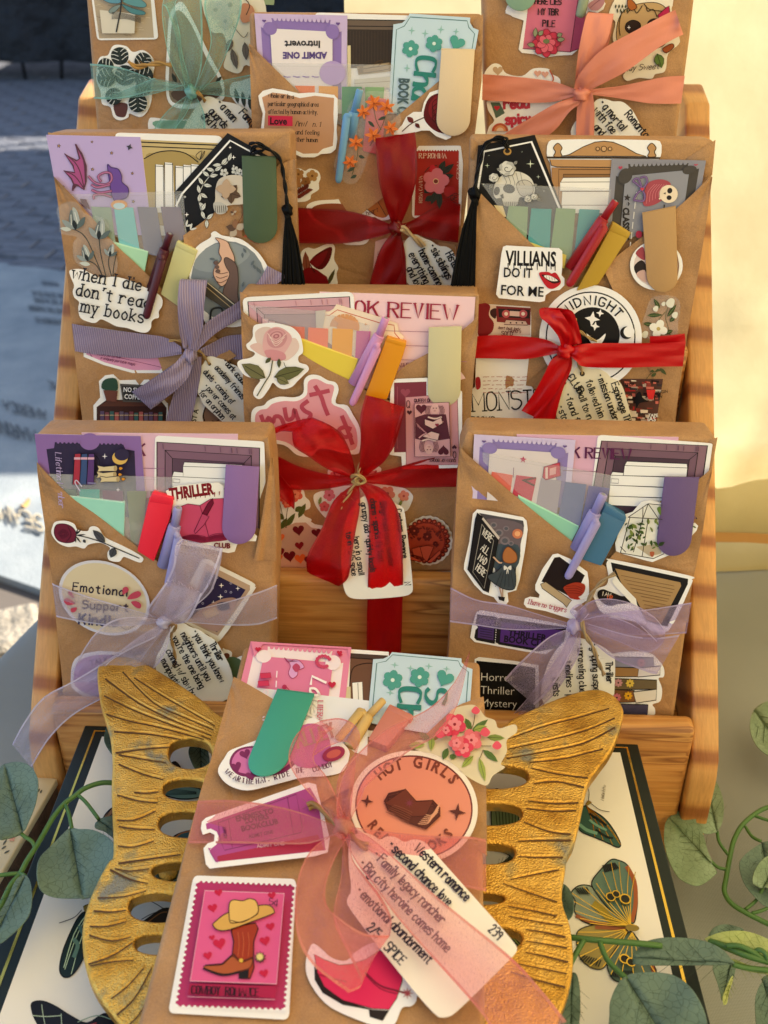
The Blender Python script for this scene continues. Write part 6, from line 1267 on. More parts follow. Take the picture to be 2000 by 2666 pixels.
a.line([(300,820),(330,850),(350,852)],9,'c9a48c');a.line([(330,980),(348,1050)],9,'a88c7c');a.line([(350,985),(352,1050)],9,'a88c7c');a.poly([(325,1045),(365,1050),(360,1075),(330,1065)],'1c1a20')
a.outl([(362,860),(395,865),(425,905),(420,1000),(350,1000),(265,935),(320,900)],'3c444c','1c2028',4);a.blob([(350,850),(400,845),(405,900),(355,900)],'3c4450');a.outl([(372,765),(395,765),(430,800),(432,840),(400,855),(360,845),(352,805)],'a8683c','6c3c20',4)
for s_ in(-1,1):a.blob([(380,882),(380+20*s_,868),(380+20*s_,894)],'d8d4d0');a.line([(380,885),(380+6*s_,915)],5,'d8d4d0')
for k in range(5):a.line([(345+14*k,905),(310+26*k,990)],2.5,'262c34')
done(a)
a=sticker('terrarium_sticker',pl,'C4',[(1100,560),(1150,502),(1200,492),(1300,515),(1300,600),(1440,630),(1460,622),(1478,640),(1468,668),(1400,740),(1380,780),(1215,848),(1180,840),(1040,800),(1005,785),(1000,740),(1030,650),(1060,572)],4.0,r)
a.poly([(1085,590),(1190,512),(1270,520),(1270,800),(1220,828),(1030,795)],'eeeae4');a.poly([(1120,760),(1260,740),(1265,800),(1200,815)],'c4b49c')
rn=random.Random(9)
for k in range(46):
 x,y=rn.uniform(1050,1255),rn.uniform(620,790);an=rn.uniform(3.4,6.0);q=rn.uniform(22,42);a.leaf(x,y,x+q*math.cos(an),y+q*math.sin(an),q*rn.uniform(.3,.6),rn.choice(['3c5428','5c7434','2c3c24','7c8c44','48602c']),'24301a')
a.blob([(1200,790),(1225,790),(1220,815),(1205,815)],'a8583c');a.blob([(1240,540),(1262,530),(1262,580)],'5c7434')
for P in([(1075,590),(1190,512),(1270,520)],[(1075,590),(1270,602)],[(1190,512),(1250,600)],[(1190,512),(1160,594)],[(1085,590),(1030,795)],[(1160,594),(1105,790)],[(1190,600),(1155,815)],[(1030,795),(1220,828),(1280,800)],[(1030,760),(1060,790)],[(1160,530),(1158,620)]):a.strip(P,4.5,'2a2420')
a.leaf(1445,640,1468,652,10,'4c5c30');done(a)
a=sticker('no_triggers_sticker',pl,'C4',[(640,805),(670,800),(740,830),(840,905),(848,960),(850,1060),(820,1080),(760,1120),(790,1140),(770,1180),(740,1175),(600,1130),(490,1110),(474,1090),(480,1060),(510,1048),(560,1055),(565,1035),(540,1010),(540,980),(580,890)],8.2,r)
a.poly([(650,822),(680,818),(825,925),(760,1060),(600,970),(575,960)],'1e1418');a.outl([(570,975),(600,962),(750,1070),(735,1085),(720,1110),(700,1085),(580,1000)],'b49c7c','3c2c24',4,False)
for k in range(5):a.leaf(745-2*k,1000+10*k,825-6*k,975+22*k,26,'a8301c','6c1810')
a.blob([(705,990),(770,965),(825,980),(815,1030),(750,1060),(715,1020)],'a03420')
for k in range(4):a.line([(715,990+12*k),(770,985+14*k),(810,1000+12*k)],3,'6c1810')
a.text('I have no triggers',496,1088,27,'a83050',12.5,3.6,.86,'type',shear=.1);done(a)
a=sticker('torn_page_sticker',pl,'C4',[(950,860),(960,840),(990,835),(1420,925),(1440,950),(1435,985),(1310,1240),(1200,1240),(1150,1200),(940,1150),(880,1060),(875,1030),(900,1000),(950,980),(960,930)],4.3,r,True)
a.poly([(975,850),(1420,945),(1418,975),(1300,1220),(1180,1190),(1130,1100),(1060,1010),(985,900)],'1c1a1e');a.poly([(1000,885),(1375,965),(1380,985),(1265,1205),(1180,1180),(1120,1060),(1040,980)],'a8865c')
for k in range(11):x0,y0=1035+18*k if k<5 else 1105+9*k,925+24*k;a.strip([(x0,y0),(min(1340,1350-10*k),y0+(min(1340,1350-10*k)-x0)*.2)],3.5,'7a5c3c')
a.blob([(900,1020),(930,1005),(960,1015),(1000,1030),(1040,1045),(1080,1040),(1090,1080),(1020,1090),(960,1100),(905,1060)],'1c1618');a.text('I AM',925,1040,22,'e8dcc8',10,4);a.text('UR',955,1062,22,'c8582c',5,5);a.poly([(1000,930),(1060,1000),(1120,1060),(1130,1120),(1090,1080),(1010,1000),(980,960)],'f0ece6');done(a)
a=sticker('thriller_ticket_sticker',pl,'D3',[(200,320),(225,306),(330,325),(470,345),(740,400),(740,470),(600,560),(480,545),(190,490),(165,465),(175,400)],1.0,r)
a.poly([(205,330),(315,345),(322,358),(335,350),(720,405),(700,520),(560,545),(330,505),(318,495),(300,500),(200,480),(188,465),(195,420),(210,405),(195,390)],'1c1a20')
a.poly([(215,350),(305,365),(298,480),(208,465)],'4c3470');[a.strip([(222,385+14*k),(292,396+14*k)],3,'1c1a20')for k in range(6)]
a.poly([(345,375),(700,425),(690,500),(560,530),(335,490)],'54307c');a.text('THRILLER',382,452,34,'1c1626',8,8,1.05,'sans',bold=.04);a.text('BOOK CLUB',356,488,36,'1c1626',7,8,.95,'sans',bold=.04)
for k in range(10):a.ell(318-k*1,365+14*k,2.5,4,W_,n=6)
done(a)
a=sticker('genre_list_sticker',pl,'D3',[(190,590),(215,578),(420,600),(560,625),(560,900),(190,900)],1.0,r);a.poly([(200,598),(415,618),(540,640),(540,900),(200,900)],'0e0d10')
for t,y in(('Horror',712),('Thriller',788),('Mystery',862)):a.text(t,222,y,46,'e8e4e0',2,5,.98,'sans',bold=-.012)
done(a)
a=sticker('book_stack_sticker',pl,'D3',[(980,560),(1100,545),(1200,555),(1245,590),(1280,640),(1280,690),(1250,700),(1270,760),(1260,830),(1215,850),(1230,880),(1200,920),(960,920),(960,600)],1.0,r,True)
for P,c in(([(990,575),(1220,580),(1225,640),(990,635)],'8c8ca0'),([(990,635),(1150,640),(1130,690),(990,690)],'9c7448'),([(1135,640),(1260,628),(1258,680),(1130,692)],'d9cfd0'),([(990,700),(1240,710),(1240,762),(990,765)],'6c5c44'),([(990,765),(1110,770),(1120,835),(990,840)],'7c5438'),([(1105,778),(1240,762),(1235,825),(1120,842)],'ddd4cc'),([(990,845),(1190,852),(1185,915),(990,915)],'44405c')):a.outl(P,c,'241c18',5,False)
for x,y,c in((1018,725,'c08a94'),(1085,728,'d9b850'),(1075,800,'d8a028'),(1010,810,'c06c80'),(1150,610,'b88c9c')):a.flower(x,y,24,c,'3c2818',8,0,.3)
done(a)
rb_=empty('ribbon_bow',loc_of(pl,'D3',760,400,8),'sheer lavender organza bow tied round the terrarium sticker book','ribbon bow','ribbon bows round the wrapped books');g,h_='organza_lavender','organza_lavender_hem';RO=3.2
ribbon('band',pl,'D3',[(52,175,1),(200,245,4),(380,275,5),(560,330,5.5),(730,380,8)],[(48,375,1),(200,395,3),(380,420,3.5),(560,420,4.5),(740,410,8)],g,h_,rb_,8,7,.4,51)
ribbon('band',pl,'D3',[(800,350,8),(1000,320,6),(1200,300,4),(1440,262,2)],[(800,385,8),(1000,440,5),(1200,450,3.5),(1410,440,2)],g,h_,rb_,8,7,.6,52)
ribbon('loop',pl,'D3',[(760,340,10),(850,260,19),(960,240,23),(1100,270,24),(1230,350,20),(1290,430,13)],[(800,370,10),(900,345,17),(1000,335,21),(1110,370,23),(1190,440,20),(1240,490,13)],g,h_,rb_,9,8,1.0,53)
ribbon('loop',pl,'D3',[(1290,430,13),(1270,500,9),(1180,550,8),(1000,480,8),(800,400,9)],[(1240,490,13),(1180,440,7),(1060,370,6),(940,340,6),(800,360,8)],g,h_,rb_,8,7,.7,54)
ribbon('tail',pl,'D3',[(790,370,10),(900,400,14),(1080,450,16),(1230,465,14),(1372,448,11)],[(790,410,10),(880,500,12),(1000,590,13),(1150,650,13),(1240,675,12),(1408,668,10)],g,h_,rb_,9,8,.9,55)
ribbon('tail',pl,'D3',[(740,410,10),(620,460,14),(500,560,16),(420,640,15),(362,705,12)],[(790,430,10),(740,560,12),(680,680,13),(610,780,13),(535,853,11)],g,h_,rb_,9,8,.9,56)
ribbon('tail',pl,'D3',[(750,420,9),(680,560,8),(580,700,7),(480,830,6),(385,935,6)],[(800,430,9),(790,560,7),(700,720,6),(600,840,6),(450,925,6)],g,h_,rb_,9,7,.8,57)
ribbon('loop',pl,'D3',[(770,350,11),(740,310,14),(800,270,14),(860,330,11)],[(790,390,11),(830,350,15),(850,330,14),(860,350,11)],g,h_,rb_,7,5,.5,58)
lump('knot',pl,'D3',765,400,11,4.2,4.4,4.0,'organza_lavender_hem',rb_,6,-30);RO=0
gt=gtag(pl,'D3',chaikin([(590,640),(700,480),(780,460),(900,500),(990,560),(1003,600),(990,900),(560,900)],True,2,180),6.4,'white gift tag reading Thriller with gripping suspense under the lavender bow',
[('Thriller',945,605),('* gripping suspense',862,500),('* unraveling clues',782,500),('timelines * plot',712,600),('twists',640,690)],32,87,w=5,sx=.86)
twine('twine',pl,'D3',[(1000,95,9),(940,130,10),(880,190,11),(835,270,12),(810,340,13),(820,430,18),(870,520,18),(900,600,18),(935,680,16)],1.3,gt,'9c8464')
# ------------------------------------------------------------------ left book of the back tier (mint organza bow)
sheer('organza_mint','a0ccc4',.36,tint=.3);sheer('organza_mint_hem','9cd4d0',.7)
r,pl=book('S1','A1',[(490,-420),(1590,-420),(1580,0),(1540,1500),(650,1500),(590,740),(530,0)],.028,'kraft wrapped book with dragonfly and monstera stickers under a mint green bow')
a=sticker('dragonfly_sticker',pl,'A1',rquad([(545,-160),(935,-160),(978,242),(600,248)],.07),.6,r)
a.poly([(560,-140),(920,-140),(950,232),(612,236)],'b8a48c');rn=random.Random(4)
for k in range(60):
 x,y=rn.uniform(590,900),rn.uniform(-40,215);a.strip([(x,y),(x+rn.uniform(14,40),y+rn.uniform(2,8))],3,rn.choice(['8c7660','d4c4a8','9c8468','c8b8a0']))
a.poly([(615,60),(835,85),(830,205),(630,205)],'d4ccc0')
for P,c in(([(750,10),(690,20),(640,0),(600,-40),(700,-60)],'5c90a8'),([(755,5),(830,-20),(900,20),(890,45),(820,35)],'5c9098'),([(755,25),(820,50),(890,70),(890,90),(820,85),(770,50)],'4c8088'),([(745,30),(700,80),(670,70),(700,40)],'7c8c8c')):a.outl(P,c,'3c4c54',3)
a.line([(750,-20),(745,60),(735,110),(718,195)],9,'2c2c30');[a.line([(690,75+8*k),(780,85+6*k),(870,110+6*k)],3,'4c443c')for k in range(6)];done(a)
a=sticker('monstera_sticker',pl,'A1',[(720,275),(780,285),(820,320),(880,308),(930,340),(955,390),(945,460),(940,560),(930,640),(900,700),(860,722),(800,700),(790,725),(740,742),(700,720),(680,660),(630,640),(620,560),(596,500),(600,400),(620,350),(665,340),(690,290)],.7,r,True)
a.blob([(705,640),(785,640),(775,715),(740,722),(712,705)],'5c3430')
def monstera(a,x,y,s,rot):
 a.push(x,y,s,rot);a.blob([(0,50),(-40,35),(-55,-5),(-40,-45),(0,-60),(40,-45),(55,-5),(40,35)],'1c2420')
 for sg in(-1,1):
  for k in range(3):a.line([(sg*10,20-26*k),(sg*34,6-26*k),(sg*56,-2-22*k)],4,'dcdcdc')
 a.line([(0,48),(0,-50)],3,'3c4840');a.pop()
for x,y,s_,q in((740,350,1.0,-10),(655,410,.9,-60),(880,380,.95,30),(660,480,1.0,-95),(880,470,1.1,75),(770,470,1.15,10),(700,590,.95,150),(850,630,1.05,175),(880,540,.9,110)):monstera(a,x,y,s_,q)
done(a)
a=sticker('arch_window_sticker',pl,'A1',[(1040,130),(1060,60),(1120,10),(1190,120),(1290,330),(1370,480),(1385,560),(1370,620),(1250,660),(1120,670),(1040,630),(1022,500),(1030,300)],.7,r,True)
a.blob([(1060,150),(1100,60),(1180,150),(1270,350),(1350,490),(1360,580),(1240,630),(1100,640),(1045,590),(1045,400)],'8c7a64')
for k in range(8):a.line([(1060+22*k,200+30*k),(1065+18*k,400),(1070+24*k,610)],3,'4c4034')
a.blob([(1070,560),(1350,540),(1345,600),(1230,625),(1100,625)],'5c4438');a.leaf(1090,510,1060,450,26,'2c3028');a.leaf(1330,510,1370,470,22,'2c3028');done(a)
a=sticker('feather_charm_sticker',pl,'A1',[(1260,-60),(1540,-60),(1640,40),(1640,420),(1520,400),(1490,440),(1460,452),(1400,430),(1380,400),(1400,320),(1380,210),(1310,200),(1280,130),(1255,60)],.8,r,True,'e4dccc')
for x,y,q in((1330,60,60),(1420,30,70),(1390,130,50)):a.flower(x,y,q,'c8c0b8','8c8480',5,x,.48)
for P in((1430,240,1400,320),(1430,300,1462,425),(1510,260,1520,370),(1610,250,1640,400),(1560,180,1600,250)):a.leaf(*P,40,'6c625c','3c3430','3c3430')
a.line([(1440,160),(1500,230),(1530,200)],4,'3c3430');a.blob([(1500,20),(1560,40),(1570,110),(1500,140),(1480,80)],'c08468');a.line([(1500,-20),(1540,30),(1520,90)],5,'2c2420');done(a)
a=sticker('leafy_sticker',pl,'A1',[(1425,520),(1480,500),(1660,480),(1660,800),(1540,720),(1430,600)],.8,r,True);[a.leaf(1470+40*k,640+20*k,1450+44*k,540+22*k,30,'28302a','586058')for k in range(4)];done(a)
a=sticker('green_sticker',pl,'A1',[(920,735),(950,725),(1060,740),(1250,740),(1250,850),(950,850),(915,790)],.7,r,True);a.blob([(960,745),(1200,750),(1200,800),(980,790)],'7ca894');done(a)
a=Art(pl,.6,'A1');a.slab([(1470,-80),(1700,-80),(1690,30),(1480,20)],.4,'8fa07c');single(a,'bookmark_card','sage green card corner at the very top beside the Introvert ticket','bookmark','bookmark cards')
rb_=empty('ribbon_bow',loc_of(pl,'A1',1175,555,8),'sheer mint green organza bow on the dragonfly book at the back','ribbon bow','ribbon bows round the wrapped books');g,h_='organza_mint','organza_mint_hem';RO=1.5
ribbon('band',pl,'A1',[(556,392,1),(640,398,3),(780,425,4),(950,490,5),(1150,535,8)],[(578,608,1),(680,612,2.5),(800,598,3.5),(950,560,5),(1150,560,8)],g,h_,rb_,8,7,.5,61)
ribbon('band',pl,'A1',[(950,480,5),(760,560,3),(640,600,2)],[(1150,520,7),(900,590,4),(660,614,2)],g,h_,rb_,7,5,.4,62)
ribbon('band',pl,'A1',[(1200,540,8),(1350,500,5),(1540,460,3),(1620,450,1)],[(1210,575,8),(1350,590,4),(1540,612,2),(1620,620,1)],g,h_,rb_,8,7,.5,63)
ribbon('loop',pl,'A1',[(1150,560,10),(1060,400,16),(1015,220,20),(1000,40,18),(1040,-80,12)],[(1190,550,10),(1130,350,14),(1110,200,18),(1080,40,18),(1120,-60,12)],g,h_,rb_,9,7,1,64)
ribbon('loop',pl,'A1',[(1000,30,18),(1030,60,20),(1090,250,16),(1140,540,10)],[(1240,-60,16),(1250,150,16),(1245,400,14),(1200,550,10)],g,h_,rb_,9,8,1,65)
ribbon('loop',pl,'A1',[(1195,560,10),(1250,430,15),(1300,250,19),(1260,50,19),(1280,-80,14)],[(1230,570,10),(1340,450,15),(1430,250,18),(1490,60,18),(1480,-80,14)],g,h_,rb_,9,8,1,66)
ribbon('tail',pl,'A1',[(1150,590,9),(1080,640,9),(1000,720,8),(930,830,8)],[(1190,600,9),(1150,700,8),(1090,780,7),(1040,840,7)],g,h_,rb_,8,7,.9,67)
ribbon('tail',pl,'A1',[(1150,590,9),(1110,700,7),(1060,850,6)],[(1210,590,9),(1260,700,7),(1270,850,6)],g,h_,rb_,8,7,.9,68)
lump('knot',pl,'A1',1180,565,9,3.6,4.2,3.2,'organza_mint_hem',rb_,8,10);RO=0
gt=gtag(pl,'A1',chaikin([(1240,620),(1270,590),(1320,600),(1360,625),(1420,630),(1480,650),(1500,670),(1560,850),(1100,850),(1180,700)],True,2,180),5.5,'white gift tag reading Fantasy below the mint green bow',
[('Fantasy',1475,700),('* a man',1335,640),('guards',1285,690),('and her',1240,720)],40,48,w=6,sx=.85)
twine('twine',pl,'A1',[(1060,402,9),(980,392,9),(900,402,8),(840,412,8),(790,378,9)],1.6,gt,'b08850');twine('twine',pl,'A1',[(1215,565,12),(1240,590,12),(1265,625,8)],1.2,gt,'b08850')
# ------------------------------------------------------------------ right book of the back tier (peach satin bow)
mat('satin_peach','d88672',.45,0,.3,fn=f_satin)
r,pl=book('S1','A3',[(110,-420),(1290,-420),(1262,0),(1240,200),(1165,760),(1080,1300),(180,1300),(125,500)],.028,'kraft wrapped book with pink tombstone sticker and peach satin bow')
a=sticker('tombstone_sticker',pl,'A3',[(250,30),(300,10),(350,-60),(700,-60),(760,-20),(782,20),(770,50),(740,68),(690,60),(660,100),(630,270),(600,296),(520,300),(450,312),(400,292),(330,285),(312,265),(340,110),(280,90),(240,60)],.8,r)
a.poly([(360,60),(370,-50),(640,-50),(590,280),(335,262)],'d4708c');a.poly([(640,-50),(700,-50),(640,262),(592,280)],'a8486c');a.strip([(335,262),(590,280),(640,262)],4,'6c2440');a.strip([(592,280),(640,-50)],4,'6c2440')
for t,x,y,q in(('HERE LIES',400,20,0),('MY TBR',418,78,4),('PILE',442,142,4)):a.text(t,x,y,34 if q else 28,'241820',2,6,.84 if q else.9,'hand')
a.flower(462,232,72,'c43450',None,8,0,.34,'7c1830');a.flower(462,235,48,'dc6478',None,6,20,.4,'8c2038');a.ell(462,222,18,13,'6c7450')
for P in((400,200,405,148),(420,190,445,165),(400,245,358,238),(520,195,548,180),(520,215,562,210)):a.leaf(*P,26,'8c9074',None,'4c3c34')
a.blob([(690,20),(760,-20),(775,15),(740,55),(700,50)],'b07c84');a.line([(700,40),(735,10),(765,-10)],4,'7c4858');done(a)
a=Art(pl,.7,'A3');a.slab([(240,70),(260,40),(340,40),(350,95),(300,95)],.2,W_);a.poly([(262,60),(340,52),(345,75),(300,78)],'c08090');a.build('bow_sticker',r)
clip('magnetic_bookmark',pl,'A3',[(238,-150),(405,-150),(405,-25),(238,-25)],'7fa08c',4.6,'sage green rounded clip bookmark at the top edge beside tombstone sticker')
pen(pl,'A3',(720,-260),(705,-160),(690,-90),3.2,'8f9c84','sage green click pen hanging over the pink tombstone sticker',((700,-160),(642,95),10,8.5),(8,7,5),None,3.4)
a=sticker('floral_skull_sticker',pl,'A3',[(830,0),(880,-60),(1130,-60),(1145,20),(1140,60),(1180,200),(1175,240),(1120,290),(1110,360),(1095,390),(1050,400),(1030,425),(960,420),(900,436),(876,410),(890,370),(840,260),(820,200),(835,120),(800,80)],.8,r,True,'e8dcc8')
a.outl([(840,200),(850,110),(890,50),(960,20),(1060,15),(1120,60),(1140,160),(1100,240),(1040,260),(960,250),(900,260),(860,240)],'c09c6c','3c2c1c',4);a.outl([(890,160),(895,125),(930,108),(968,125),(965,165),(925,185)],'2c1c18','140c0a',4);a.star4(908,148,12,W_);a.ell(1050,130,44,32,'2c1c18')
for P in([(900,70),(930,40),(950,70),(980,30)],[(1000,30),(1010,60),(1040,50),(1060,90)],[(880,210),(920,200),(960,215)],[(870,60),(855,130),(860,190)],[(990,20),(1020,50),(1090,60)]):a.line(P,5,'3c2c1c')
for k in range(8):a.leaf(835+9*k,45,838+9*k,70 if k%2 else 22,9,'3c3c24')
a.outl([(905,-10),(935,10),(950,40),(920,55),(900,30)],'a85c28','4c2410',4);a.outl([(1065,80),(1110,40),(1125,30),(1130,75),(1100,100),(1070,105)],'b0204c','5c1024',4,False)
a.outl([(1090,262),(1140,235),(1150,255),(1110,285)],'9c4c24','4c2410',4);a.leaf(1060,290,1085,365,54,'5c7434','2c3c18','2c3c18');a.text('Stay Sweet',862,385,30,'4c3c34',-4,4,1.1,'hand',shear=.4);done(a)
a=sticker('read_spicy_sticker',pl,'A3',[(130,390),(170,345),(215,350),(245,395),(330,410),(390,370),(470,370),(495,400),(530,420),(540,460),(540,600),(440,650),(380,760),(160,760),(150,690),(180,650),(150,600),(140,550),(160,520),(130,440)],.7,r,True)
a.heart(200,380,28,'c0a48c');a.poly([(160,552),(210,552),(238,610),(190,638)],'54685c');a.heart(195,582,16,'c02838');a.text('read',235,585,52,'c0384c',-2,15,1.1,'hand');a.text('spicy',245,670,50,'c0384c',-3,14,1.0,'hand')
for x,y in((415,395),(455,400)):a.heart(x,y,20,'d8a090')
for q,c in((44,'b8543c'),(32,'d89060'),(20,'e8c8b0')):a.ell(212,708,q,q,c,0,20,180,360)
a.line([(480,380),(500,430),(460,470)],7,'b8543c');done(a)
rb_=empty('ribbon_bow',loc_of(pl,'A3',650,510,8),'peach pink satin ribbon bow on the back right book','ribbon bow','ribbon bows round the wrapped books');g='satin_peach';RO=1.5
ribbon('band',pl,'A3',[(118,400,2),(250,410,3),(400,425,4),(520,445,5),(640,490,9)],[(115,540,2),(250,548,3),(400,555,3.5),(520,545,5),(640,510,9)],g,None,rb_,8,7,.6,71)
ribbon('band',pl,'A3',[(700,480,9),(850,465,6),(1000,435,5),(1100,415,4),(1210,408,1)],[(705,510,9),(850,530,5),(1000,555,4),(1100,560,3),(1190,558,1)],g,None,rb_,8,7,.5,72)
ribbon('loop',pl,'A3',[(615,470,10),(628,330,16),(650,200,18),(680,80,14),(700,66,9)],[(690,470,10),(720,330,14),(790,220,16),(822,90,13),(826,74,8)],g,None,rb_,9,8,.8,73)
ribbon('loop',pl,'A3',[(700,66,9),(690,200,6),(630,350,6),(620,480,8)],[(826,74,8),(800,230,5),(740,350,5),(690,480,8)],g,None,rb_,8,6,.5,74)
ribbon('tail',pl,'A3',[(610,480,11),(640,400,16),(760,270,19),(950,160,18),(1080,90,15),(1158,52,14)],[(690,490,11),(760,455,14),(900,380,17),(1050,270,16),(1150,210,14),(1202,186,13)],g,None,rb_,9,8,.7,75)
ribbon('tail',pl,'A3',[(620,520,10),(520,555,11),(420,610,10),(240,720,8),(180,780,8)],[(650,560,10),(590,600,10),(520,690,9),(440,760,8),(400,830,8)],g,None,rb_,8,7,.8,76)
ribbon('tail',pl,'A3',[(635,540,10),(625,620,8),(620,820,7)],[(710,490,10),(722,600,8),(715,820,6)],g,None,rb_,7,7,.9,77)
lump('knot',pl,'A3',650,510,10,5.2,4.2,4.2,g,rb_,5,25);RO=0
gt=gtag(pl,'A3',chaikin([(715,560),(740,530),(790,535),(820,548),(870,545),(905,570),(940,610),(1010,760),(600,760),(590,680)],True,2,180),6.0,'white gift tag reading Romantasy with a mortal under the peach bow',
[('Romantasy',885,620),('* a mortal',745,560),('with fae',712,600),('and',715,690)],36,50,w=5.4,sx=.85)
# ------------------------------------------------------------------ the pale front book on its gold butterfly
sheer('organza_pink','eb98a0',.30,tint=.38);sheer('organza_pink_hem','e09a90',.55)
r,pl=book('FB','PX',[(634,1680),(1250,1720),(1266,2760),(330,2760),(361,2649),(500,2127),(613,1765)],.028,'kraft wrapped western book lying on the gold butterfly stand with coral pink bow')
a=Art(pl,.5,'D2');a.slab([(780,96),(1000,112),(1010,560),(760,520)],.35,W_);a.poly([(805,118),(995,130),(995,150),(805,142)],'4a3c38');a.poly([(805,142),(995,152),(1000,520),(790,500)],'6c4c3c');a.strip([(805,142),(995,154)],5,'2a1c18');a.line([(800,300),(815,200),(870,172),(930,170)],5,'2a1c18')
a.poly([(780,290),(806,288),(808,470),(780,460)],'d0c4a0');a.poly([(815,268),(866,264),(874,400),(822,420)],'f0ece6');a.strip([(815,268),(866,264),(872,410)],3,'6a6460');a.strip([(843,270),(848,410)],3,'6a6460')
single(a,'bookmark_card','dark brown shelf bookmark card between the pink and aqua tickets of the front book','bookmark','bookmark cards')
a=Art(pl,1.1,'D2');ticket(a,[(298,58),(810,88),(760,520),(215,400)],'e489ac','f2e2ea','dc7ca4','c8385c');a.pop()
a.off+=EPS*2;a.poly([(300,60),(808,90),(800,150),(790,96),(360,72),(316,140)],'e489ac')
a.outl([(470,140),(500,180),(490,220),(510,246),(535,230),(540,205),(570,190),(550,160),(520,150),(490,165)],'d8a0d4','a83c68',3);a.blob([(510,190),(530,170),(550,190),(530,215)],'b8486c')
for k in range(12):t=math.radians(60+k*25);a.ell(668+34*math.cos(t),160+28*math.sin(t),10,9,'c8486c',n=10)
for x,y,q in((712,278,20),(335,98,14),(750,116,14)):a.heart(x,y,q,'c02848')
a.line([(480,290),(520,330),(560,340)],4,'b03058');a.ell(470,290,12,12,'b03058');a.text('Lover',610,235,74,'f6eef2',98,12,1,'hand',shear=.3);a.text('COUNTRY',365,300,24,'f2dce8',92,6,1,'sans',bold=.03);a.text('ADMIT',345,325,16,'f2dce8',92,6,1,'sans');a.text('LITERARY',640,360,26,'c8486c',92,5,1,'serif')
for x,y in((375,235),(365,275)):a.outl([(x-30,y-14),(x+24,y-18),(x+28,y+8),(x-26,y+12)],'c8385c','a83058',3,False)
for k in range(4):a.strip([(432-3*k,210+50*k),(430-3*k,240+50*k)],6,'f2dce8')
single(a,'bookmark_card','bright pink cowgirl ticket card with horseshoe and hearts','bookmark','bookmark cards')
a=smut_ticket('D2',[(925,105),(1430,150),(1400,560),(890,470)],1.7,'')
for x,y in((1020,255),(1157,240)):a.flower(x,y,50,TL_,None,6,10,.46);a.ell(x,y,10,10,'d5e6e4')
a.heart(1285,245,46,TL_,25);a.text('S',1190,300,106,'2f7f78',95,25,1.15,'serif');a.text('Ch',1055,295,110,'2f7f78',94,25,1.15,'serif')
single(a,'bookmark_card','pale aqua ticket card with teal flowers on the front western book','bookmark','bookmark cards')
a=Art(pl,2.3,'D2');a.slab([(590,435),(700,440),(705,500),(600,500)],.4,'d8484c');a.poly([(300,290),(900,360),(890,640),(600,560)],MATS['clear_film']);single(a,'page_flags','clear sleeve with one red page flag behind the teal clip','page flags','packs of coloured page flags')
flap('pocket_flap',pl,'D2',[(1482,338,.8),(1400,365,2),(1330,400,2.5),(1200,520,3),(1050,660,3),(950,740,1)],[(1490,420,.3),(1492,560,.3),(1494,700,.3),(1496,850,.3),(1498,1000,.3),(1500,1150,.3)],r)
block('highlighter_pen',pl,'D2',rquad([(1005,376),(1122,432),(990,590),(895,555)],.04),5,6,plastic('c87c6c'),'salmon pink block highlighter beside the tan pen on the front book','highlighter',cap=[(1005,376),(1125,432),(1110,458),(990,402)])
flap('pocket_flap',pl,'D2',[(212,238,.5),(300,285,2),(410,350,3.4),(560,440,4),(700,530,5.2),(850,640,5.6),(960,720,3)],[(180,350,.3),(140,500,.3),(90,680,.3),(50,800,.3),(10,950,.3),(-30,1100,.3),(-60,1250,.3)],r)
pen(pl,'D2',(972,358),(895,440),(800,600),3.4,'c4a468','tan cream click pen beside the coral bow of the front book',((866,402),(740,560),8.6,8),(7,5.6,3.2),None,2.8)
clip('magnetic_bookmark',pl,'D2',[(432,303),(622,328),(490,655),(292,640)],'3f9c88',5.6,'teal green rounded clip bookmark on the front western book')
a=sticker('clear_pink_blossom_sticker',pl,'D2',[(1330,400),(1420,380),(1460,400),(1490,440),(1540,460),(1560,500),(1640,480),(1650,520),(1600,560),(1600,620),(1570,680),(1590,700),(1530,740),(1500,790),(1440,770),(1360,720),(1250,650),(1120,600),(1150,560),(1240,560),(1280,500),(1300,440)],4.8,r,True,MATS['clear_vinyl'])
for P in((1390,450,1420,515),(1420,520,1505,455),(1430,510,1500,490),(1500,545,1590,550),(1430,640,1370,700),(1460,650,1490,770),(1480,610,1555,670),(1300,600,1275,660),(1330,630,1320,660),(1220,540,1215,615),(1100,590,1185,580),(1210,560,1150,520)):a.leaf(*P,34,('7c8c44','56703a','98a450')[P[0]%3],'44542a')
for P in([(1440,410),(1430,480),(1400,540)],[(1470,590),(1520,590)],[(1480,610),(1465,650)]):a.line(P,4,'6c5438')
for x,y,q in((1335,480,58),(1420,560,56),(1380,600,50),(1345,575,40),(1290,510,34)):a.flower(x,y,q,('d8405c','e06c74','e8a0a0')[int(x)%3],'9c2438',5,x,.5);a.flower(x,y,q*.6,'e88890','8c2030',5,x+36,.46)
for x,y,q in((1442,410,22),(1490,520,26),(1550,588,24),(1260,530,24)):a.blob([(x-q,y),(x,y-q),(x+q,y),(x+q*.4,y+q*.8),(x-q*.5,y+q*.7)],'dc5468')
done(a)
a=sticker('cowboy_hat_sticker',pl,'D2',[(135,700),(165,650),(190,615),(250,590),(330,560),(480,510),(560,465),(600,450),(640,455),(740,550),(790,600),(800,640),(770,715),(690,740),(560,750),(400,790),(280,815),(190,790),(140,740)],4.6,r,True)
a.blob([(190,680),(220,615),(300,590),(460,590),(560,620),(480,720),(350,745),(240,740)],'7c2c5c');a.blob([(202,680),(230,622),(300,600),(450,600),(530,630),(460,705),(350,730),(245,725)],'cc70a8')
for x,y in((270,630),(225,695),(300,740),(340,620),(400,715)):a.heart(x,y,28,'7c2c5c',-20)
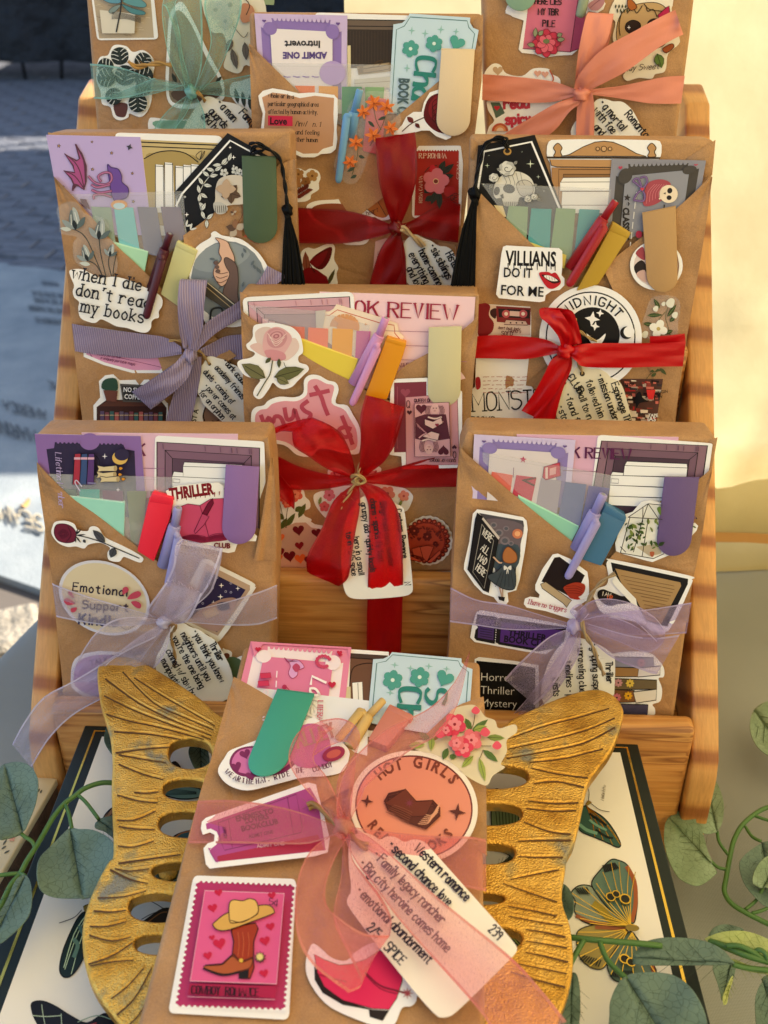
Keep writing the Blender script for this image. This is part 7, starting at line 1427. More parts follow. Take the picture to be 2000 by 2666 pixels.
a.blob([(540,500),(640,480),(700,560),(690,680),(560,700),(500,640)],'c468a0');a.text('ALLEY',540,600,70,'b08c80',-18,14,.8,'serif');a.ell(720,630,60,36,'9c3454',-20);a.ell(720,630,38,20,'c8645c',-20)
for k,(ch,x,y,q)in enumerate(zip('WEAR THE HAT, RIDE',(165,188,208,228,0,255,278,300,0,328,350,368,390,0,422,445,462,486),(722,742,757,767,0,776,781,783,0,781,778,774,768,0,762,755,750,744),(52,40,30,22,0,8,4,0,0,-6,-10,-14,-14,0,-16,-16,-16,-14))):
 if ch!=' ':a.text(ch,x,y,24,'4c1c3c',q,6,.9,'serif')
a.text('THE',528,728,24,'6c3c54',-8,6,.95,'serif');a.text('COWBOY',618,722,24,'6c3c54',-16,6,.95,'serif');done(a)
a=sticker('bookclub_ticket_sticker',pl,'D2',[(50,975),(70,955),(590,775),(630,785),(640,830),(660,900),(700,1060),(690,1130),(620,1150),(90,1212),(70,1190),(58,1110),(80,1085),(112,1075),(115,1040),(90,1028),(55,1040),(45,1010)],3.2,r)
a.poly([(70,985),(600,800),(640,870),(680,1120),(120,1180),(90,1130),(100,1110),(125,1090),(140,1060),(125,1025),(95,1010),(75,1015)],'ac4c8c');a.poly([(130,1150),(640,1040),(672,1118),(125,1178)],'a8304c')
a.strip([(135,980),(530,835),(560,1000),(555,1030),(165,1120),(140,1060),(135,985)],4,'7c3464',True);a.strip([(185,960),(205,1105)],3,'7c3464');a.strip([(485,850),(515,1035)],3,'7c3464')
for t,x,y in(('ENEMIES TO',225,975),('LOVERS',270,975+10),('BOOKCLUB',252,1025)):a.text(t,x,y,27,'6c2c58',-13 if t[0]=='E'else-12,7,.92,'sans',bold=.04)
a.text('ADMIT ONE',290,1060,18,'6c2c58',-12,4,.9,'sans');a.text('ADMIT ONE',330,1108,20,'d8a8b8',-6,4,.9,'sans');a.text('ADMIT',180,1060,16,'6c2c58',-98,4,.9,'sans')
for k in range(9):a.poly([(80+5*k,1108+8*k),(100+5*k,1110+8*k),(88+5*k,1118+8*k)],'ac4c8c')
done(a)
a=Art(pl,4.9,'D2');a.slab([(1128+326*math.cos(i/56*6.2832)*math.cos(.18)-285*math.sin(i/56*6.2832)*math.sin(.18),900+326*math.cos(i/56*6.2832)*math.sin(.18)+285*math.sin(i/56*6.2832)*math.cos(.18))for i in range(56)],.25,'f0e2d2')
q_=10;a.ell(1128,900,300,262,'6c2c30',q_,56);a.ell(1128,900,292,254,'e08c74',q_,56)
for ch,an in zip('HOT GIRLS',(-50,-38,-26,-14,-4,8,18,30,43)):
 if ch!=' ':t=math.radians(an+8);x,y=1128+232*math.sin(t),900-200*math.cos(t);a.text(ch,x,y,56,'7c3c30',an+10,10,.82,'sans',bold=.035,align='c')
for ch,an in zip('READ',(-62,-50,-38,-27)):t=math.radians(an);a.text(ch,1128+256*math.sin(t),900+228*math.cos(t),50,'7c3c30',-an*.85,10,.8,'sans',bold=.035,align='c')
for ch,an in zip('BOOKS',(-8,8,24,37,50)):t=math.radians(an);a.text(ch,1128+250*math.sin(t),900+235*math.cos(t),50,'7c3c30',-an*.9,10,.8,'sans',bold=.035,align='c')
a.star4(1348,925,46,'5c2c28',8,.3);a.star4(890,870,34,'5c2c28',8,.3)
for k in range(5):a.outl([(975+4*k,890+10*k-20),(1000,850+8*k-20),(1085,810+8*k),(1140,870+8*k),(1225,865+8*k),(1262,905+10*k),(1190,1005+2*k),(1090,960+4*k)],('5c2c24','6c3830')[k%2],'3c1814',3,False)
a.outl([(980,880),(1085,808),(1140,872),(1225,868),(1190,945),(1120,950)],'6c3428','3c1814',3,False);a.star(1105,880,26,'7c3848',0,8,.3)
for k in range(6):a.line([(1150+8*k,985-9*k),(1195+5*k,985-9*k),(1222+5*k,955-11*k),(1250+2*k,925-9*k)],4,'e0a080');a.line([(985+8*k,925-7*k),(1040+6*k,950-9*k),(1100+4*k,978-10*k)],3,'8c5040')
a.build('hot_girls_sticker',r)
a=sticker('cowboy_stamp_sticker',pl,'D4',rquad([(1045,683),(1600,702),(1560,1462),(908,1425)],.05,5),1.6,r)
a.quad((1062,712),(1592,732),(1540,1410),(945,1390));MG='b43468'
a.poly([(0,0),(1,0),(1,1),(0,1)],MG)
for k in range(19):x=.02+k/18*.96;a.ell(x,0,.017,.014,W_,n=8);a.ell(x,1,.017,.014,W_,n=8)
for k in range(23):y=.01+k/22*.98;a.ell(0,y,.020,.012,W_,n=8);a.ell(1,y,.020,.012,W_,n=8)
a.poly([(.10,.075),(.90,.075),(.90,.795),(.10,.795)],'d8588c');a.strip([(.10,.075),(.90,.075),(.90,.795),(.10,.795)],.008,'e4a0b8',True);a.poly([(.10,.815),(.90,.815),(.90,.905),(.10,.905)],'a81c48');a.strip([(.10,.92),(.90,.92)],.005,'e4a0b8');a.pop()
for x,y,q in((1180,775,22),(1468,790,22),(1148,858,26),(1460,958,24),(1185,1050,34),(1145,1018,16),(1430,1035,28),(1122,1115,24),(1425,1210,24)):a.heart(x,y,q,'c01c40',-12)
a.outl([(1250,985),(1255,960),(1380,940),(1394,970),(1370,1040),(1368,1130),(1372,1180),(1350,1240),(1290,1238),(1290,1205),(1200,1220),(1100,1185),(1110,1168),(1200,1160),(1255,1110),(1262,1040)],'9c3418','241010',6,False)
a.outl([(1255,1120),(1200,1165),(1105,1172),(1120,1190),(1210,1215),(1290,1200),(1350,1180),(1362,1130),(1310,1150)],'a8542c','3c1c10',4);a.poly([(1292,1205),(1345,1190),(1340,1242),(1292,1240)],'1c1412');a.line([(1098,1186),(1200,1222),(1292,1206)],8,'1c1412')
for x in(1285,1310,1340):a.line([(x,990),(x+6,1050),(x,1120)],3,'c8643c')
a.line([(1262,1110),(1300,1145),(1362,1128)],10,'5c2414');a.ell(1302,1142,11,11,'d8b040');a.star(1405,1125,34,'2c1c14',0,10,.6);a.star(1403,1123,24,'e0cc80',0,10,.6)
a.outl([(1152,955),(1160,935),(1240,880),(1400,845),(1460,848),(1482,880),(1460,895),(1380,925),(1240,975),(1180,978)],'d0a050','3c2c14',5);a.outl([(1240,925),(1238,840),(1260,815),(1310,820),(1350,808),(1385,825),(1392,885),(1330,925),(1260,940)],'dcb060','3c2c14',5);a.line([(1245,925),(1310,935),(1392,890)],4,'3c2c14')
a.text('5c',1455,842,36,'3c1c2c',2,5,1,'serif');a.line([(1498,812),(1494,850)],4,'3c1c2c');a.off+=EPS*2;a.text('COWBOY  ROMANCE',1034,1322,44,'220c18',2.4,8,.80,'serif',sp=1.5);done(a)
a=sticker('pink_boot_sticker',pl,'D5',[(230,850),(270,860),(340,920),(420,935),(480,880),(600,840),(780,960),(800,1130),(770,1180),(720,1190),(680,1277),(620,1300),(420,1230),(300,1160),(215,1040),(200,940)],1.4,r,True)
a.outl([(245,900),(300,930),(380,960),(440,955),(520,930),(600,880),(720,960),(720,1050),(690,1140),(650,1200),(560,1195),(400,1150),(300,1080),(262,1000)],'d82c5c','2c1018',4,False)
a.poly([(245,960),(300,1075),(400,1150),(560,1200),(650,1205),(615,1262),(545,1240),(540,1200),(400,1175),(290,1110),(248,1040)],'241c1c');a.line([(520,1000),(600,1070),(700,1100)],10,'7c1838');a.line([(525,1015),(600,1085),(690,1115)],5,'7c1838');a.line([(690,1100),(745,1110)],10,'7c3038');a.star(748,1112,34,'b05058',0,8,.3);a.line([(270,1010),(340,1030),(420,1050)],5,'9c1c40');done(a)
gt=gtag(pl,'D5',chaikin([(430,270),(500,240),(560,255),(600,288),(635,262),(690,268),(730,300),(780,278),(840,290),(875,330),(1080,560),(1330,840),(1345,880),(1310,920),(1010,1220),(955,1244),(895,1235),(600,870),(425,640),(420,600),(450,560),(430,420)],True,2,180),7.4,
'large scalloped gift tag reading western romance on the front book',[('Western romance',782,336),('* second chance love',640,320),('* Family legacy rancher',560,372),('* Big city heroine comes home',484,420),('* emotional abandonment',468,566),('2/5',528,765),('SPICE',620,870),('239',1185,775)],44,45,'241c30',7,sx=.80,paper='f0e6d8')
twine('twine',pl,'D2',[(590,900,7),(620,890,8),(680,920,9),(740,990,11),(800,1040,12),(860,1090,11),(890,1100,9)],2.0,gt,'9a7a48')
rb_=empty('ribbon_bow',loc_of(pl,'D2',770,1010,9),'large sheer coral pink organza bow on the front western book','ribbon bow','ribbon bows round the wrapped books');g,h_='organza_pink','organza_pink_hem';RO=2
ribbon('band',pl,'D2',[(30,868,1),(200,865,4),(400,890,5),(560,930,6),(740,1000,10)],[(-20,1085,1),(200,1085,4),(400,1088,5),(600,1085,6),(745,1030,10)],g,h_,rb_,8,8,.5,81)
ribbon('band',pl,'D2',[(800,1000,10),(950,1020,7),(1200,1045,6),(1400,1050,5),(1494,1065,1)],[(800,1040,10),(950,1150,6),(1200,1260,5),(1400,1310,4),(1496,1330,1)],g,h_,rb_,8,8,.6,82)
ribbon('loop',pl,'D2',[(740,1000,12),(640,880,20),(530,750,27),(490,640,28),(540,520,24),(650,465,17)],[(790,990,12),(740,860,18),(680,740,24),(620,660,25),(650,560,22),(720,500,16)],g,h_,rb_,9,8,1.2,83)
ribbon('loop',pl,'D2',[(650,460,16),(760,450,18),(840,500,20),(845,600,18),(740,760,14),(745,980,11)],[(620,640,14),(700,590,14),(790,570,16),(830,640,16),(820,800,14),(800,990,11)],g,h_,rb_,9,8,1.0,84)
ribbon('tail',pl,'D2',[(735,980,13),(740,840,20),(800,680,26),(980,510,29),(1200,400,30),(1330,270,30),(1412,108,30)],[(800,980,13),(860,860,19),(900,780,24),(1100,620,28),(1250,530,29),(1350,380,29),(1414,112,30)],g,h_,rb_,9,8,1.2,85)
ribbon('loop',pl,'D5',[(390,240,12),(270,300,20),(190,400,27),(145,560,31),(150,780,29),(230,950,22),(430,1110,14)],[(430,260,12),(360,380,18),(310,520,24),(315,640,27),(400,720,26),(520,790,21),(655,800,14)],g,h_,rb_,9,8,1.2,86)
ribbon('loop',pl,'D5',[(430,1110,14),(500,1060,12),(430,900,11),(350,700,11),(390,480,12),(400,250,12)],[(655,800,14),(660,700,12),(600,580,12),(520,480,12),(450,380,12),(440,250,12)],g,h_,rb_,9,8,1.0,87)
ribbon('tail',pl,'D5',[(430,200,13),(560,280,18),(700,400,20),(920,600,21),(1300,910,20),(1460,1080,18),(1610,1265,16)],[(410,280,13),(470,400,16),(560,520,17),(740,760,18),(1080,1140,18),(1190,1290,16),(1230,1440,14)],g,h_,rb_,9,9,1.0,88)
lump('knot',pl,'D2',768,1005,12,4.8,5.6,4.4,'organza_pink_hem',rb_,5,10);RO=0
# ------------------------------------------------------------------ gold butterfly stand
WP=Plane(.51,-.428,87,0)
st=empty('butterfly_stand',WP.pt(950,2300)-Vector((0,0,.03)),'gold painted cast metal butterfly stand under the western book','stand')
def wing(name,outline,holes,veins):
 o0=WP.pt(*outline[0]);n=WP.n;u=(Vector((1,0,0))-n*n.x).normalized();v=n.cross(u)
 cu=bpy.data.curves.new('w','CURVE');cu.dimensions='2D';cu.fill_mode='BOTH';cu.extrude=.0026;cu.bevel_depth=.0016;cu.bevel_resolution=3
 for P in[cat_closed(outline,5)]+[cat_closed(h,5)for h in holes]:
  s=cu.splines.new('POLY');s.points.add(len(P)-1);s.use_cyclic_u=True
  for i,(x,y)in enumerate(P):d=WP.pt(x,y)-o0;s.points[i].co=(d.dot(u),d.dot(v),0,1)
 o=bpy.data.objects.new('w',cu);COL.objects.link(o);me=bpy.data.meshes.new_from_object(o.evaluated_get(bpy.context.evaluated_depsgraph_get()))
 V=[o0+u*q.co.x+v*q.co.y+n*q.co.z for q in me.vertices];Fc=[list(p.vertices)for p in me.polygons]
 bpy.data.objects.remove(o)
 w_=make(name,V,Fc,[MATS['gold_paint']],None,st)
 A_=Art(WP,4.25,'PX');rn=random.Random(len(outline));VV=[];FF=[]
 for P in veins:
  Q=cat_open(P,4)if len(P)>2 else cat_open([P[0],((P[0][0]+P[1][0])/2,(P[0][1]+P[1][1])/2+rn.uniform(-4,4)),P[1]],4)
  A_.strip(Q,2.6,MATS['gold_groove_shade'],False,rn.uniform(3.5,6))  # flat dark strip paints the shade of a groove onto the wing
  b=len(VV);L=len(Q);seg=6  # raised lip beside each groove
  for i,(x,y)in enumerate(Q):
   t=i/(L-1);c=WP.pt(x+1,y-6.5,.0039);rr=.0007*(.35+.65*math.sin(math.pi*min(1,t*.8+.2)))
   a0,a1=WP.pt(*Q[max(0,i-1)]),WP.pt(*Q[min(L-1,i+1)]);d=(a1-a0).normalized();s2=d.cross(n)
   for k in range(seg):an=math.pi*k/(seg-1);VV.append(c+s2*math.cos(an)*rr*1.6+n*math.sin(an)*rr)
  for i in range(L-1):
   for k in range(seg-1):FF.append([b+i*seg+k,b+i*seg+k+1,b+(i+1)*seg+k+1,b+(i+1)*seg+k])
 A_.build('groove_shade',w_);make('ridge',VV,FF,[MATS['gold_paint']],None,w_,True)
 return w_
def hole(x0,y0,x1,y1,sk=0):
 cx,cy,rx,ry=(x0+x1)/2,(y0+y1)/2,(x1-x0)/2,(y1-y0)/2
 return[(cx+rx*math.cos(t)*(1 if math.cos(t)*sk<=0 else 1.0),cy+ry*math.copysign(abs(math.sin(t))**.8,math.sin(t)))for t in[i/12*2*math.pi for i in range(12)]]
wing('left_wing',[(262,1760),(275,1737),(300,1726),(340,1728),(385,1747),(450,1787),(520,1835),(575,1880),(680,1900),(900,1920),(940,2000),(940,2700),(700,2760),(420,2750),(330,2680),(299,2644),(260,2591),(236,2533),(226,2461),(231,2398),(256,2326),(289,2262),(305,2239),(303,2143),(300,2070),(302,1990),(294,1920),(271,1843)],
[hole(434,1929,560,2018),hole(420,2034,560,2102),hole(408,2118,560,2198),hole(390,2250,540,2312),hole(330,2330,500,2420),hole(345,2438,480,2504)],
[[(560,1890),(490,1850),(420,1810),(350,1765)],[(555,1900),(480,1868),(400,1830),(320,1750)],[(550,1915),(460,1880),(360,1830),(275,1768)],[(548,1925),(440,1885),(350,1850),(272,1812)],[(530,1925),(420,1895),(340,1878),(278,1860)],[(470,1925),(390,1912),(298,1905)],
[(440,1945),(380,1950),(302,1960)],[(432,1985),(380,1978),(310,1965)],[(425,2030),(370,2015),(310,1990)],[(412,2062),(350,2063)],[(410,2090),(360,2085),(306,2070)],[(405,2112),(350,2135),(306,2135)],[(402,2160),(350,2158),(310,2152)],[(400,2190),(350,2205),(308,2203)],
[(470,2225),(400,2235),(310,2248)],[(388,2262),(340,2268),(300,2262)],[(385,2300),(340,2290),(288,2265)],[(380,2320),(320,2335),(255,2338)],[(328,2370),(290,2375),(245,2372)],[(328,2400),(280,2412),(235,2412)],[(340,2440),(290,2450),(234,2436)],[(345,2455),(290,2490),(232,2510)],[(348,2500),(290,2505),(236,2515)],
[(375,2520),(330,2570),(290,2600)],[(395,2520),(350,2600),(305,2642)],[(420,2530),(370,2630),(335,2670)]])
wing('right_wing',[(1613,1880),(1611,1850),(1590,1824),(1552,1811),(1494,1821),(1421,1848),(1344,1884),(1290,1915),(1150,1925),(945,1935),(945,2760),(1350,2790),(1420,2720),(1443,2666),(1469,2595),(1481,2532),(1481,2477),(1473,2418),(1457,2372),(1454,2330),(1462,2279),(1467,2241),(1486,2203),(1502,2140),(1511,2098),(1524,2047),(1553,2005),(1587,1955)],
[hole(1200,1998,1382,2070),hole(1200,2096,1366,2166),hole(1200,2200,1347,2267),hole(1200,2330,1320,2373),hole(1200,2418,1366,2494)],
[[(1335,1920),(1420,1890),(1500,1870),(1585,1845)],[(1325,1950),(1440,1925),(1530,1900),(1600,1870)],[(1320,1975),(1430,1955),(1520,1935),(1600,1895)],[(1380,1985),(1470,1975),(1570,1950)],[(1385,2000),(1450,2015),(1530,2025)],[(1390,2040),(1450,2035),(1520,2050)],
[(1375,2085),(1440,2092),(1505,2090)],[(1370,2105),(1440,2112),(1500,2110)],[(1365,2140),(1430,2165),(1485,2172)],[(1350,2190),(1420,2188),(1485,2188)],[(1350,2230),(1400,2232),(1465,2232)],[(1330,2290),(1400,2275),(1455,2265)],[(1310,2300),(1380,2325),(1450,2348)],
[(1325,2360),(1390,2372),(1450,2385)],[(1325,2385),(1400,2400),(1465,2410)],[(1370,2420),(1420,2428),(1472,2440)],[(1370,2450),(1420,2458),(1476,2468)],[(1370,2480),(1420,2490),(1478,2505)],[(1350,2510),(1400,2520),(1475,2535)],[(1330,2530),(1390,2550),(1470,2570)]])
for x,y in((430,2220),(1400,2230),(620,1930),(1230,1945),(640,2600),(1230,2600)):
 p=WP.pt(x,y,-.0014);tube_w('foot',[p,Vector((p.x,p.y,-.4705))],[.006,.004],MATS['gold_paint'],st,12)
# ------------------------------------------------------------------ flat butterfly gift book under the stand
def hor(z):q=Plane(0,z,90,0);q.n=Vector((0,0,1));q.q=Vector((0,0,z));return q
PP=hor(-.471);TLq,TRq,BRq,BLq=(221,1888),(1661,1936),(1870,2740),(-112,2740)
mat('green_cover','141e1c',.5,0,.3);mat('page_block','d8ccb4',.8)
pr=empty('butterfly_book',PP.pt(900,2300)-Vector((0,0,.10)),'large flat book with dark green border, gold line and printed butterflies','book')
C4_=[PP.pt(*c)for c in(TLq,TRq,BRq,BLq)]
def slabw(name,T,th,m,bev,dz=0):
 V=[t+Vector((0,0,dz))for t in T];V+=[v-Vector((0,0,th))for v in V]
 o=make(name,V,[[3,2,1,0],[4,5,6,7],[0,1,5,4],[1,2,6,5],[2,3,7,6],[3,0,4,7]],[ink(m)],None,pr)
 bm_=bmesh.new();bm_.from_mesh(o.data);bmesh.ops.recalc_face_normals(bm_,faces=bm_.faces);bm_.to_mesh(o.data);bm_.free();return finish(o,bev,3)
slabw('front_cover',C4_,.004,MATS['green_cover'],.001)
cen=sum(C4_,Vector())/4;ins=[c+(cen-c)*.02 for c in C4_]
slabw('page_block',ins,.094,MATS['page_block'],.0005,-.0045)
slabw('back_cover',C4_,.004,MATS['green_cover'],.001,-.0990)
a=Art(PP,.15,'PX');a.quad(TLq,TRq,BRq,BLq)
def frame(u0,v0,u1,c):a.poly([(u0,v0),(1-u0,v0),(1-u0,1.0),(u0,1.0)],c)
a.strip([(.0215,1),(.0215,.016),(.9785,.014),(.9785,1)],.0048,MATS['gold_foil']);a.poly([(.038,.033),(.964,.031),(.964,1),(.038,1)],'ebe2d6');a.pop();a.build('cover_print',pr)
mat('foil_line','d8b048',.25,1.0)
def bfly(name,fr,parts,lines,spots=(),ants=(),body=None):
 a=Art(PP,.5,fr)
 for P,c in parts:a.outl(P,c,'1a1a1c',7)
 for P,w_,c in lines:a.line(P,w_,c if c!='g'else MATS['foil_line'])
 for x,y,q,c in spots:a.ell(x,y,q*1.35,q*1.1,MATS['foil_line'],30);a.ell(x,y,q,q*.8,c,30)
 for P in ants:a.line(P,4,'3a3230')
 if body:a.blob(body,'8c7434');a.line(body[:3],4,MATS['foil_line'])
 return a.build(name,pr)
def fan(c,pts,bend=0,w=5,col='g'):return[([c,((c[0]+x)/2+bend*(y-c[1])*.1,(c[1]+y)/2-bend*(x-c[0])*.1),(x,y)],w,col)for x,y in pts]
F1=[(820,1080),(848,1000),(852,900),(835,800),(790,715),(730,685),(690,684),(640,730),(572,820),(600,890),(700,1010)]
H1=[(445,888),(490,845),(560,845),(640,900),(740,1010),(800,1078),(700,1082),(590,1085),(510,1060),(465,1000),(470,940)]
F2=[(820,1130),(880,1210),(930,1290),(970,1380),(900,1400),(800,1420),(740,1438),(690,1405),(668,1320),(720,1230),(780,1150)]
H2=[(490,1120),(590,1085),(700,1092),(795,1110),(740,1200),(690,1280),(640,1355),(570,1350),(500,1290),(478,1190)]
ln=fan((812,1085),[(840,760),(800,730),(740,700),(690,700),(640,760),(600,830)],.4)+fan((800,1085),[(450,890),(460,940),(470,1000),(500,1045),(560,1075),(520,850),(600,870)],.3)+fan((800,1110),[(490,1130),(480,1200),(500,1280),(560,1340),(640,1345)],.3)+fan((820,1130),[(690,1390),(750,1425),(830,1405),(960,1375),(900,1395)],-.2)
dk=[([(640+9*k,720-2*k),(655+10*k,760-3*k)],9,'1c2020')for k in range(9)]+[([(470+14*k,860-k),(500+12*k,895)],8,'1c2420')for k in range(6)]+[([(500+16*k,1300+6*k),(530+14*k,1275+4*k)],8,'1c2420')for k in range(8)]+[([(690+12*k,1400+2*k),(710+10*k,1370)],9,'1c2420')for k in range(12)]
bfly('printed_butterfly','D6',[(H1,'8a9484'),(H2,'a08c50'),(F1,'5c7468'),(F2,'64786a')],[([(820,1060),(842,950),(835,820),(790,730)],26,'9c5430'),([(590,960),(640,1000),(700,1060),(780,1085)],46,'a08830'),([(480,1030),(560,1065),(660,1080)],22,'9c5c3c'),([(600,1100),(700,1105),(780,1110)],22,'9c5c3c'),([(940,1320),(955,1380)],22,'9c4c2c')]+dk+ln,[(688,912,24,'24241c'),(722,895,20,'24241c'),(778,925,28,'24241c'),(775,1295,26,'24241c'),(815,1315,24,'24241c')],[],[(780,1090),(800,1080),(850,1090),(865,1110),(840,1125),(790,1118)])
bfly('printed_butterfly','D6',[([(530,350),(560,370),(640,420),(700,490),(748,580),(735,608),(680,585),(600,550),(500,505),(488,440),(500,380)],'35544a')],fan((540,355),[(748,590),(700,590),(640,560),(590,540),(735,560)],.5)+[([(500,470),(540,500),(600,520)],20,'6c9480'),([(560,440),(600,470),(660,500)],14,'6c9480'),([(600,500),(660,540),(700,550)],12,'161c1a'),([(560,400),(620,440),(660,470)],12,'161c1a')],[],[[(550,325),(555,270),(545,235)],[(565,335),(620,375),(680,388)]],[(535,340),(550,320),(570,330),(545,350)])
bfly('printed_butterfly','D4',[([(470,880),(490,940),(480,1040),(440,1150),(390,1220),(345,1232),(322,1190),(340,1090),(390,970),(430,900)],'1c2c2c')],[([(470,890),(400,1000),(345,1180)],5,'b8cca8'),([(470,900),(410,1020),(350,1190)],4,'b8cca8'),([(475,930),(430,1050),(385,1215)],4,'b8cca8'),([(400,1030),(420,1060),(400,1120)],22,'5c7c70'),([(430,960),(450,1000)],20,'4c6c68')],[],[[(440,870),(400,910),(320,940)]],[(450,850),(480,840),(495,870),(460,880)])
bfly('printed_butterfly','D4',[([(175,1370),(230,1362),(300,1390),(380,1440),(470,1480),(560,1430),(620,1450),(640,1520),(600,1640),(300,1640),(200,1480),(172,1410)],'18181e')],[([(225,1380),(235,1450),(260,1560)],4,'a8b8a0'),([(180,1440),(250,1445),(330,1440)],5,'a8b8a0'),([(330,1430),(335,1520)],4,'a8b8a0'),([(420,1475),(520,1440),(600,1460)],5,'8ca088'),([(450,1500),(520,1480)],6,'a83c3c')])
bfly('printed_butterfly','D6',[([(-40,270),(20,255),(90,280),(120,400),(110,500),(60,520),(-40,510)],'74845a')],[([(-30+20*k,300),(-20+20*k,400),(-10+18*k,500)],5,'2c3424')for k in range(7)]+[([(-20,330),(100,340)],14,'1c2018'),([(-30,560),(60,590),(100,640)],30,'8c8c34'),([(-30,620),(60,650),(80,700)],14,'24241c')])
bfly('printed_butterfly','D6',[([(40,1130),(130,1150),(170,1230),(120,1290),(30,1240)],'2c3420')],[([(80,1160),(140,1230)],8,'a0ac60'),([(60,1190),(120,1260)],6,'a0ac60')])
bfly('printed_butterfly','D4',[([(880,220),(900,190),(1000,200),(1090,220),(1080,260),(980,270),(890,250)],'6c8c84')],[([(900,215+8*k),(980,222+6*k),(1060,232+3*k)],3,'2c3c3c')for k in range(5)])
bfly('printed_butterfly','D4',[([(920,500),(960,460),(1050,440),(1120,470),(1060,540),(960,540)],'3c6068')],[([(930,495),(980,455),(1060,440)],8,'a86c44')])
bfly('printed_butterfly','D4',[([(760,960),(820,900),(900,860),(1000,900),(900,980)],'2c2420')],[([(780,950),(860,890),(900,880)],6,'8c5c34')],[],[[(880,860),(830,830),(790,815)],[(880,870),(820,890),(765,920)]])
bfly('printed_butterfly','D4',[([(560,380),(590,330),(640,310),(700,330),(640,370)],'8c6444')],[([(575,360),(600,325),(640,312)],4,'2c1c14'),([(585,370),(620,340),(650,335)],4,'2c1c14')])
bfly('printed_butterfly','D1',[([(980,1310),(1010,1290),(1040,1330),(1000,1345)],'1c1c20')],[])
a=Art(PP,.4,'D6');a.text('Malachite',645,320,20,'6a5c48',-82,2.4,.95,'serif',shear=.25);a.text('Spicebush',505,1655,34,'8a7850',-92,3,1.2,'serif',shear=.25);a.build('caption_print',pr)
# ------------------------------------------------------------------ cream topped wooden box at lower left
BX=hor(-.515);k7=lambda x,y:(x*.3462,1900+y*.3462)
mat('dark_wood','4a352a',.6,fn=f_wood((4,60,60),(0,0,0),'5a4234','4c382c','36261e'));mat('cream_lid','cdbb98',.6)
bx=empty('keepsake_box',BX.pt(20,2350)-Vector((0,0,.06)),'cream lidded dark wooden box behind the leaves at lower left','box')
T=[BX.pt(*k7(*q))for q in((270,345),(430,365),(-470,1900),(-900,1500))]
def slab2(name,T,th,m,dz,bev=.001):
 V=[t+Vector((0,0,dz))for t in T];V+=[v-Vector((0,0,th))for v in V];o=make(name,V,[[3,2,1,0],[4,5,6,7],[0,1,5,4],[1,2,6,5],[2,3,7,6],[3,0,4,7]],[ink(m)],None,bx)
 bm_=bmesh.new();bm_.from_mesh(o.data);bmesh.ops.recalc_face_normals(bm_,faces=bm_.faces);bm_.to_mesh(o.data);bm_.free();return finish(o,bev,2)
slab2('lid',T,.006,MATS['cream_lid'],0);c_=sum(T,Vector())/4;slab2('box_body',[t+(c_-t)*.02 for t in T],.0515,MATS['dark_wood'],-.0065)
a=Art(BX,.2,'PX')
for x,y,x1,y1 in((300,480,318,450),(285,470,300,440),(20,870,55,820),(10,900,50,870),(30,930,75,905)):p,q=k7(x,y),k7(x1,y1);a.leaf(p[0],p[1],q[0],q[1],5,'5c5848')
p=k7(90,815);a.flower(p[0],p[1],9,'cf9478','a8644c');a.build('lid_print',bx)
# ------------------------------------------------------------------ eucalyptus garlands
def f_leaf(c1,c2,cv):
 def fn(t,b):
  v=coord(t);vo=N(t,'ShaderNodeTexVoronoi',Scale=260.0);vo.feature='DISTANCE_TO_EDGE'
  wv=N(t,'ShaderNodeVectorMath',operation='ADD');nz=N(t,'ShaderNodeTexNoise',Scale=90.0);t.links.new(v,nz.inputs['Vector']);ml=N(t,'ShaderNodeVectorMath',operation='SCALE');ml.inputs['Scale'].default_value=.006
  t.links.new(nz.outputs['Color'],ml.inputs[0]);t.links.new(v,wv.inputs[0]);t.links.new(ml.outputs[0],wv.inputs[1]);t.links.new(wv.outputs[0],vo.inputs['Vector'])
  base=ramp(t,noise_t(t,v,45,4),[(.25,c1),(.6,c2),(.8,cv if False else c2)]);ln_=ramp(t,vo.outputs['Distance'],[(.0,1.0),(.055,.0)])
  hf=N(t,'ShaderNodeMath',operation='MULTIPLY');hf.inputs[1].default_value=.6;t.links.new(ln_,hf.inputs[0])
  t.links.new(mixc(t,hf.outputs[0],base,cv),b.inputs['Base Color']);bump(t,b,vo.outputs['Distance'],.25,.0008);b.inputs['Subsurface Weight'].default_value=.0
 return fn
mat('leaf_dark','4a5c4c',.5,0,.3,fn=f_leaf('4a5e54','62776a','2c3e34'));mat('leaf_mid','6a7c58',.5,0,.3,fn=f_leaf('667a5c','80937a','425236'));mat('leaf_pale','9aa070',.5,0,.3,fn=f_leaf('8c9c58','a8b070','74803c'));mat('vine_green','42682c',.5)
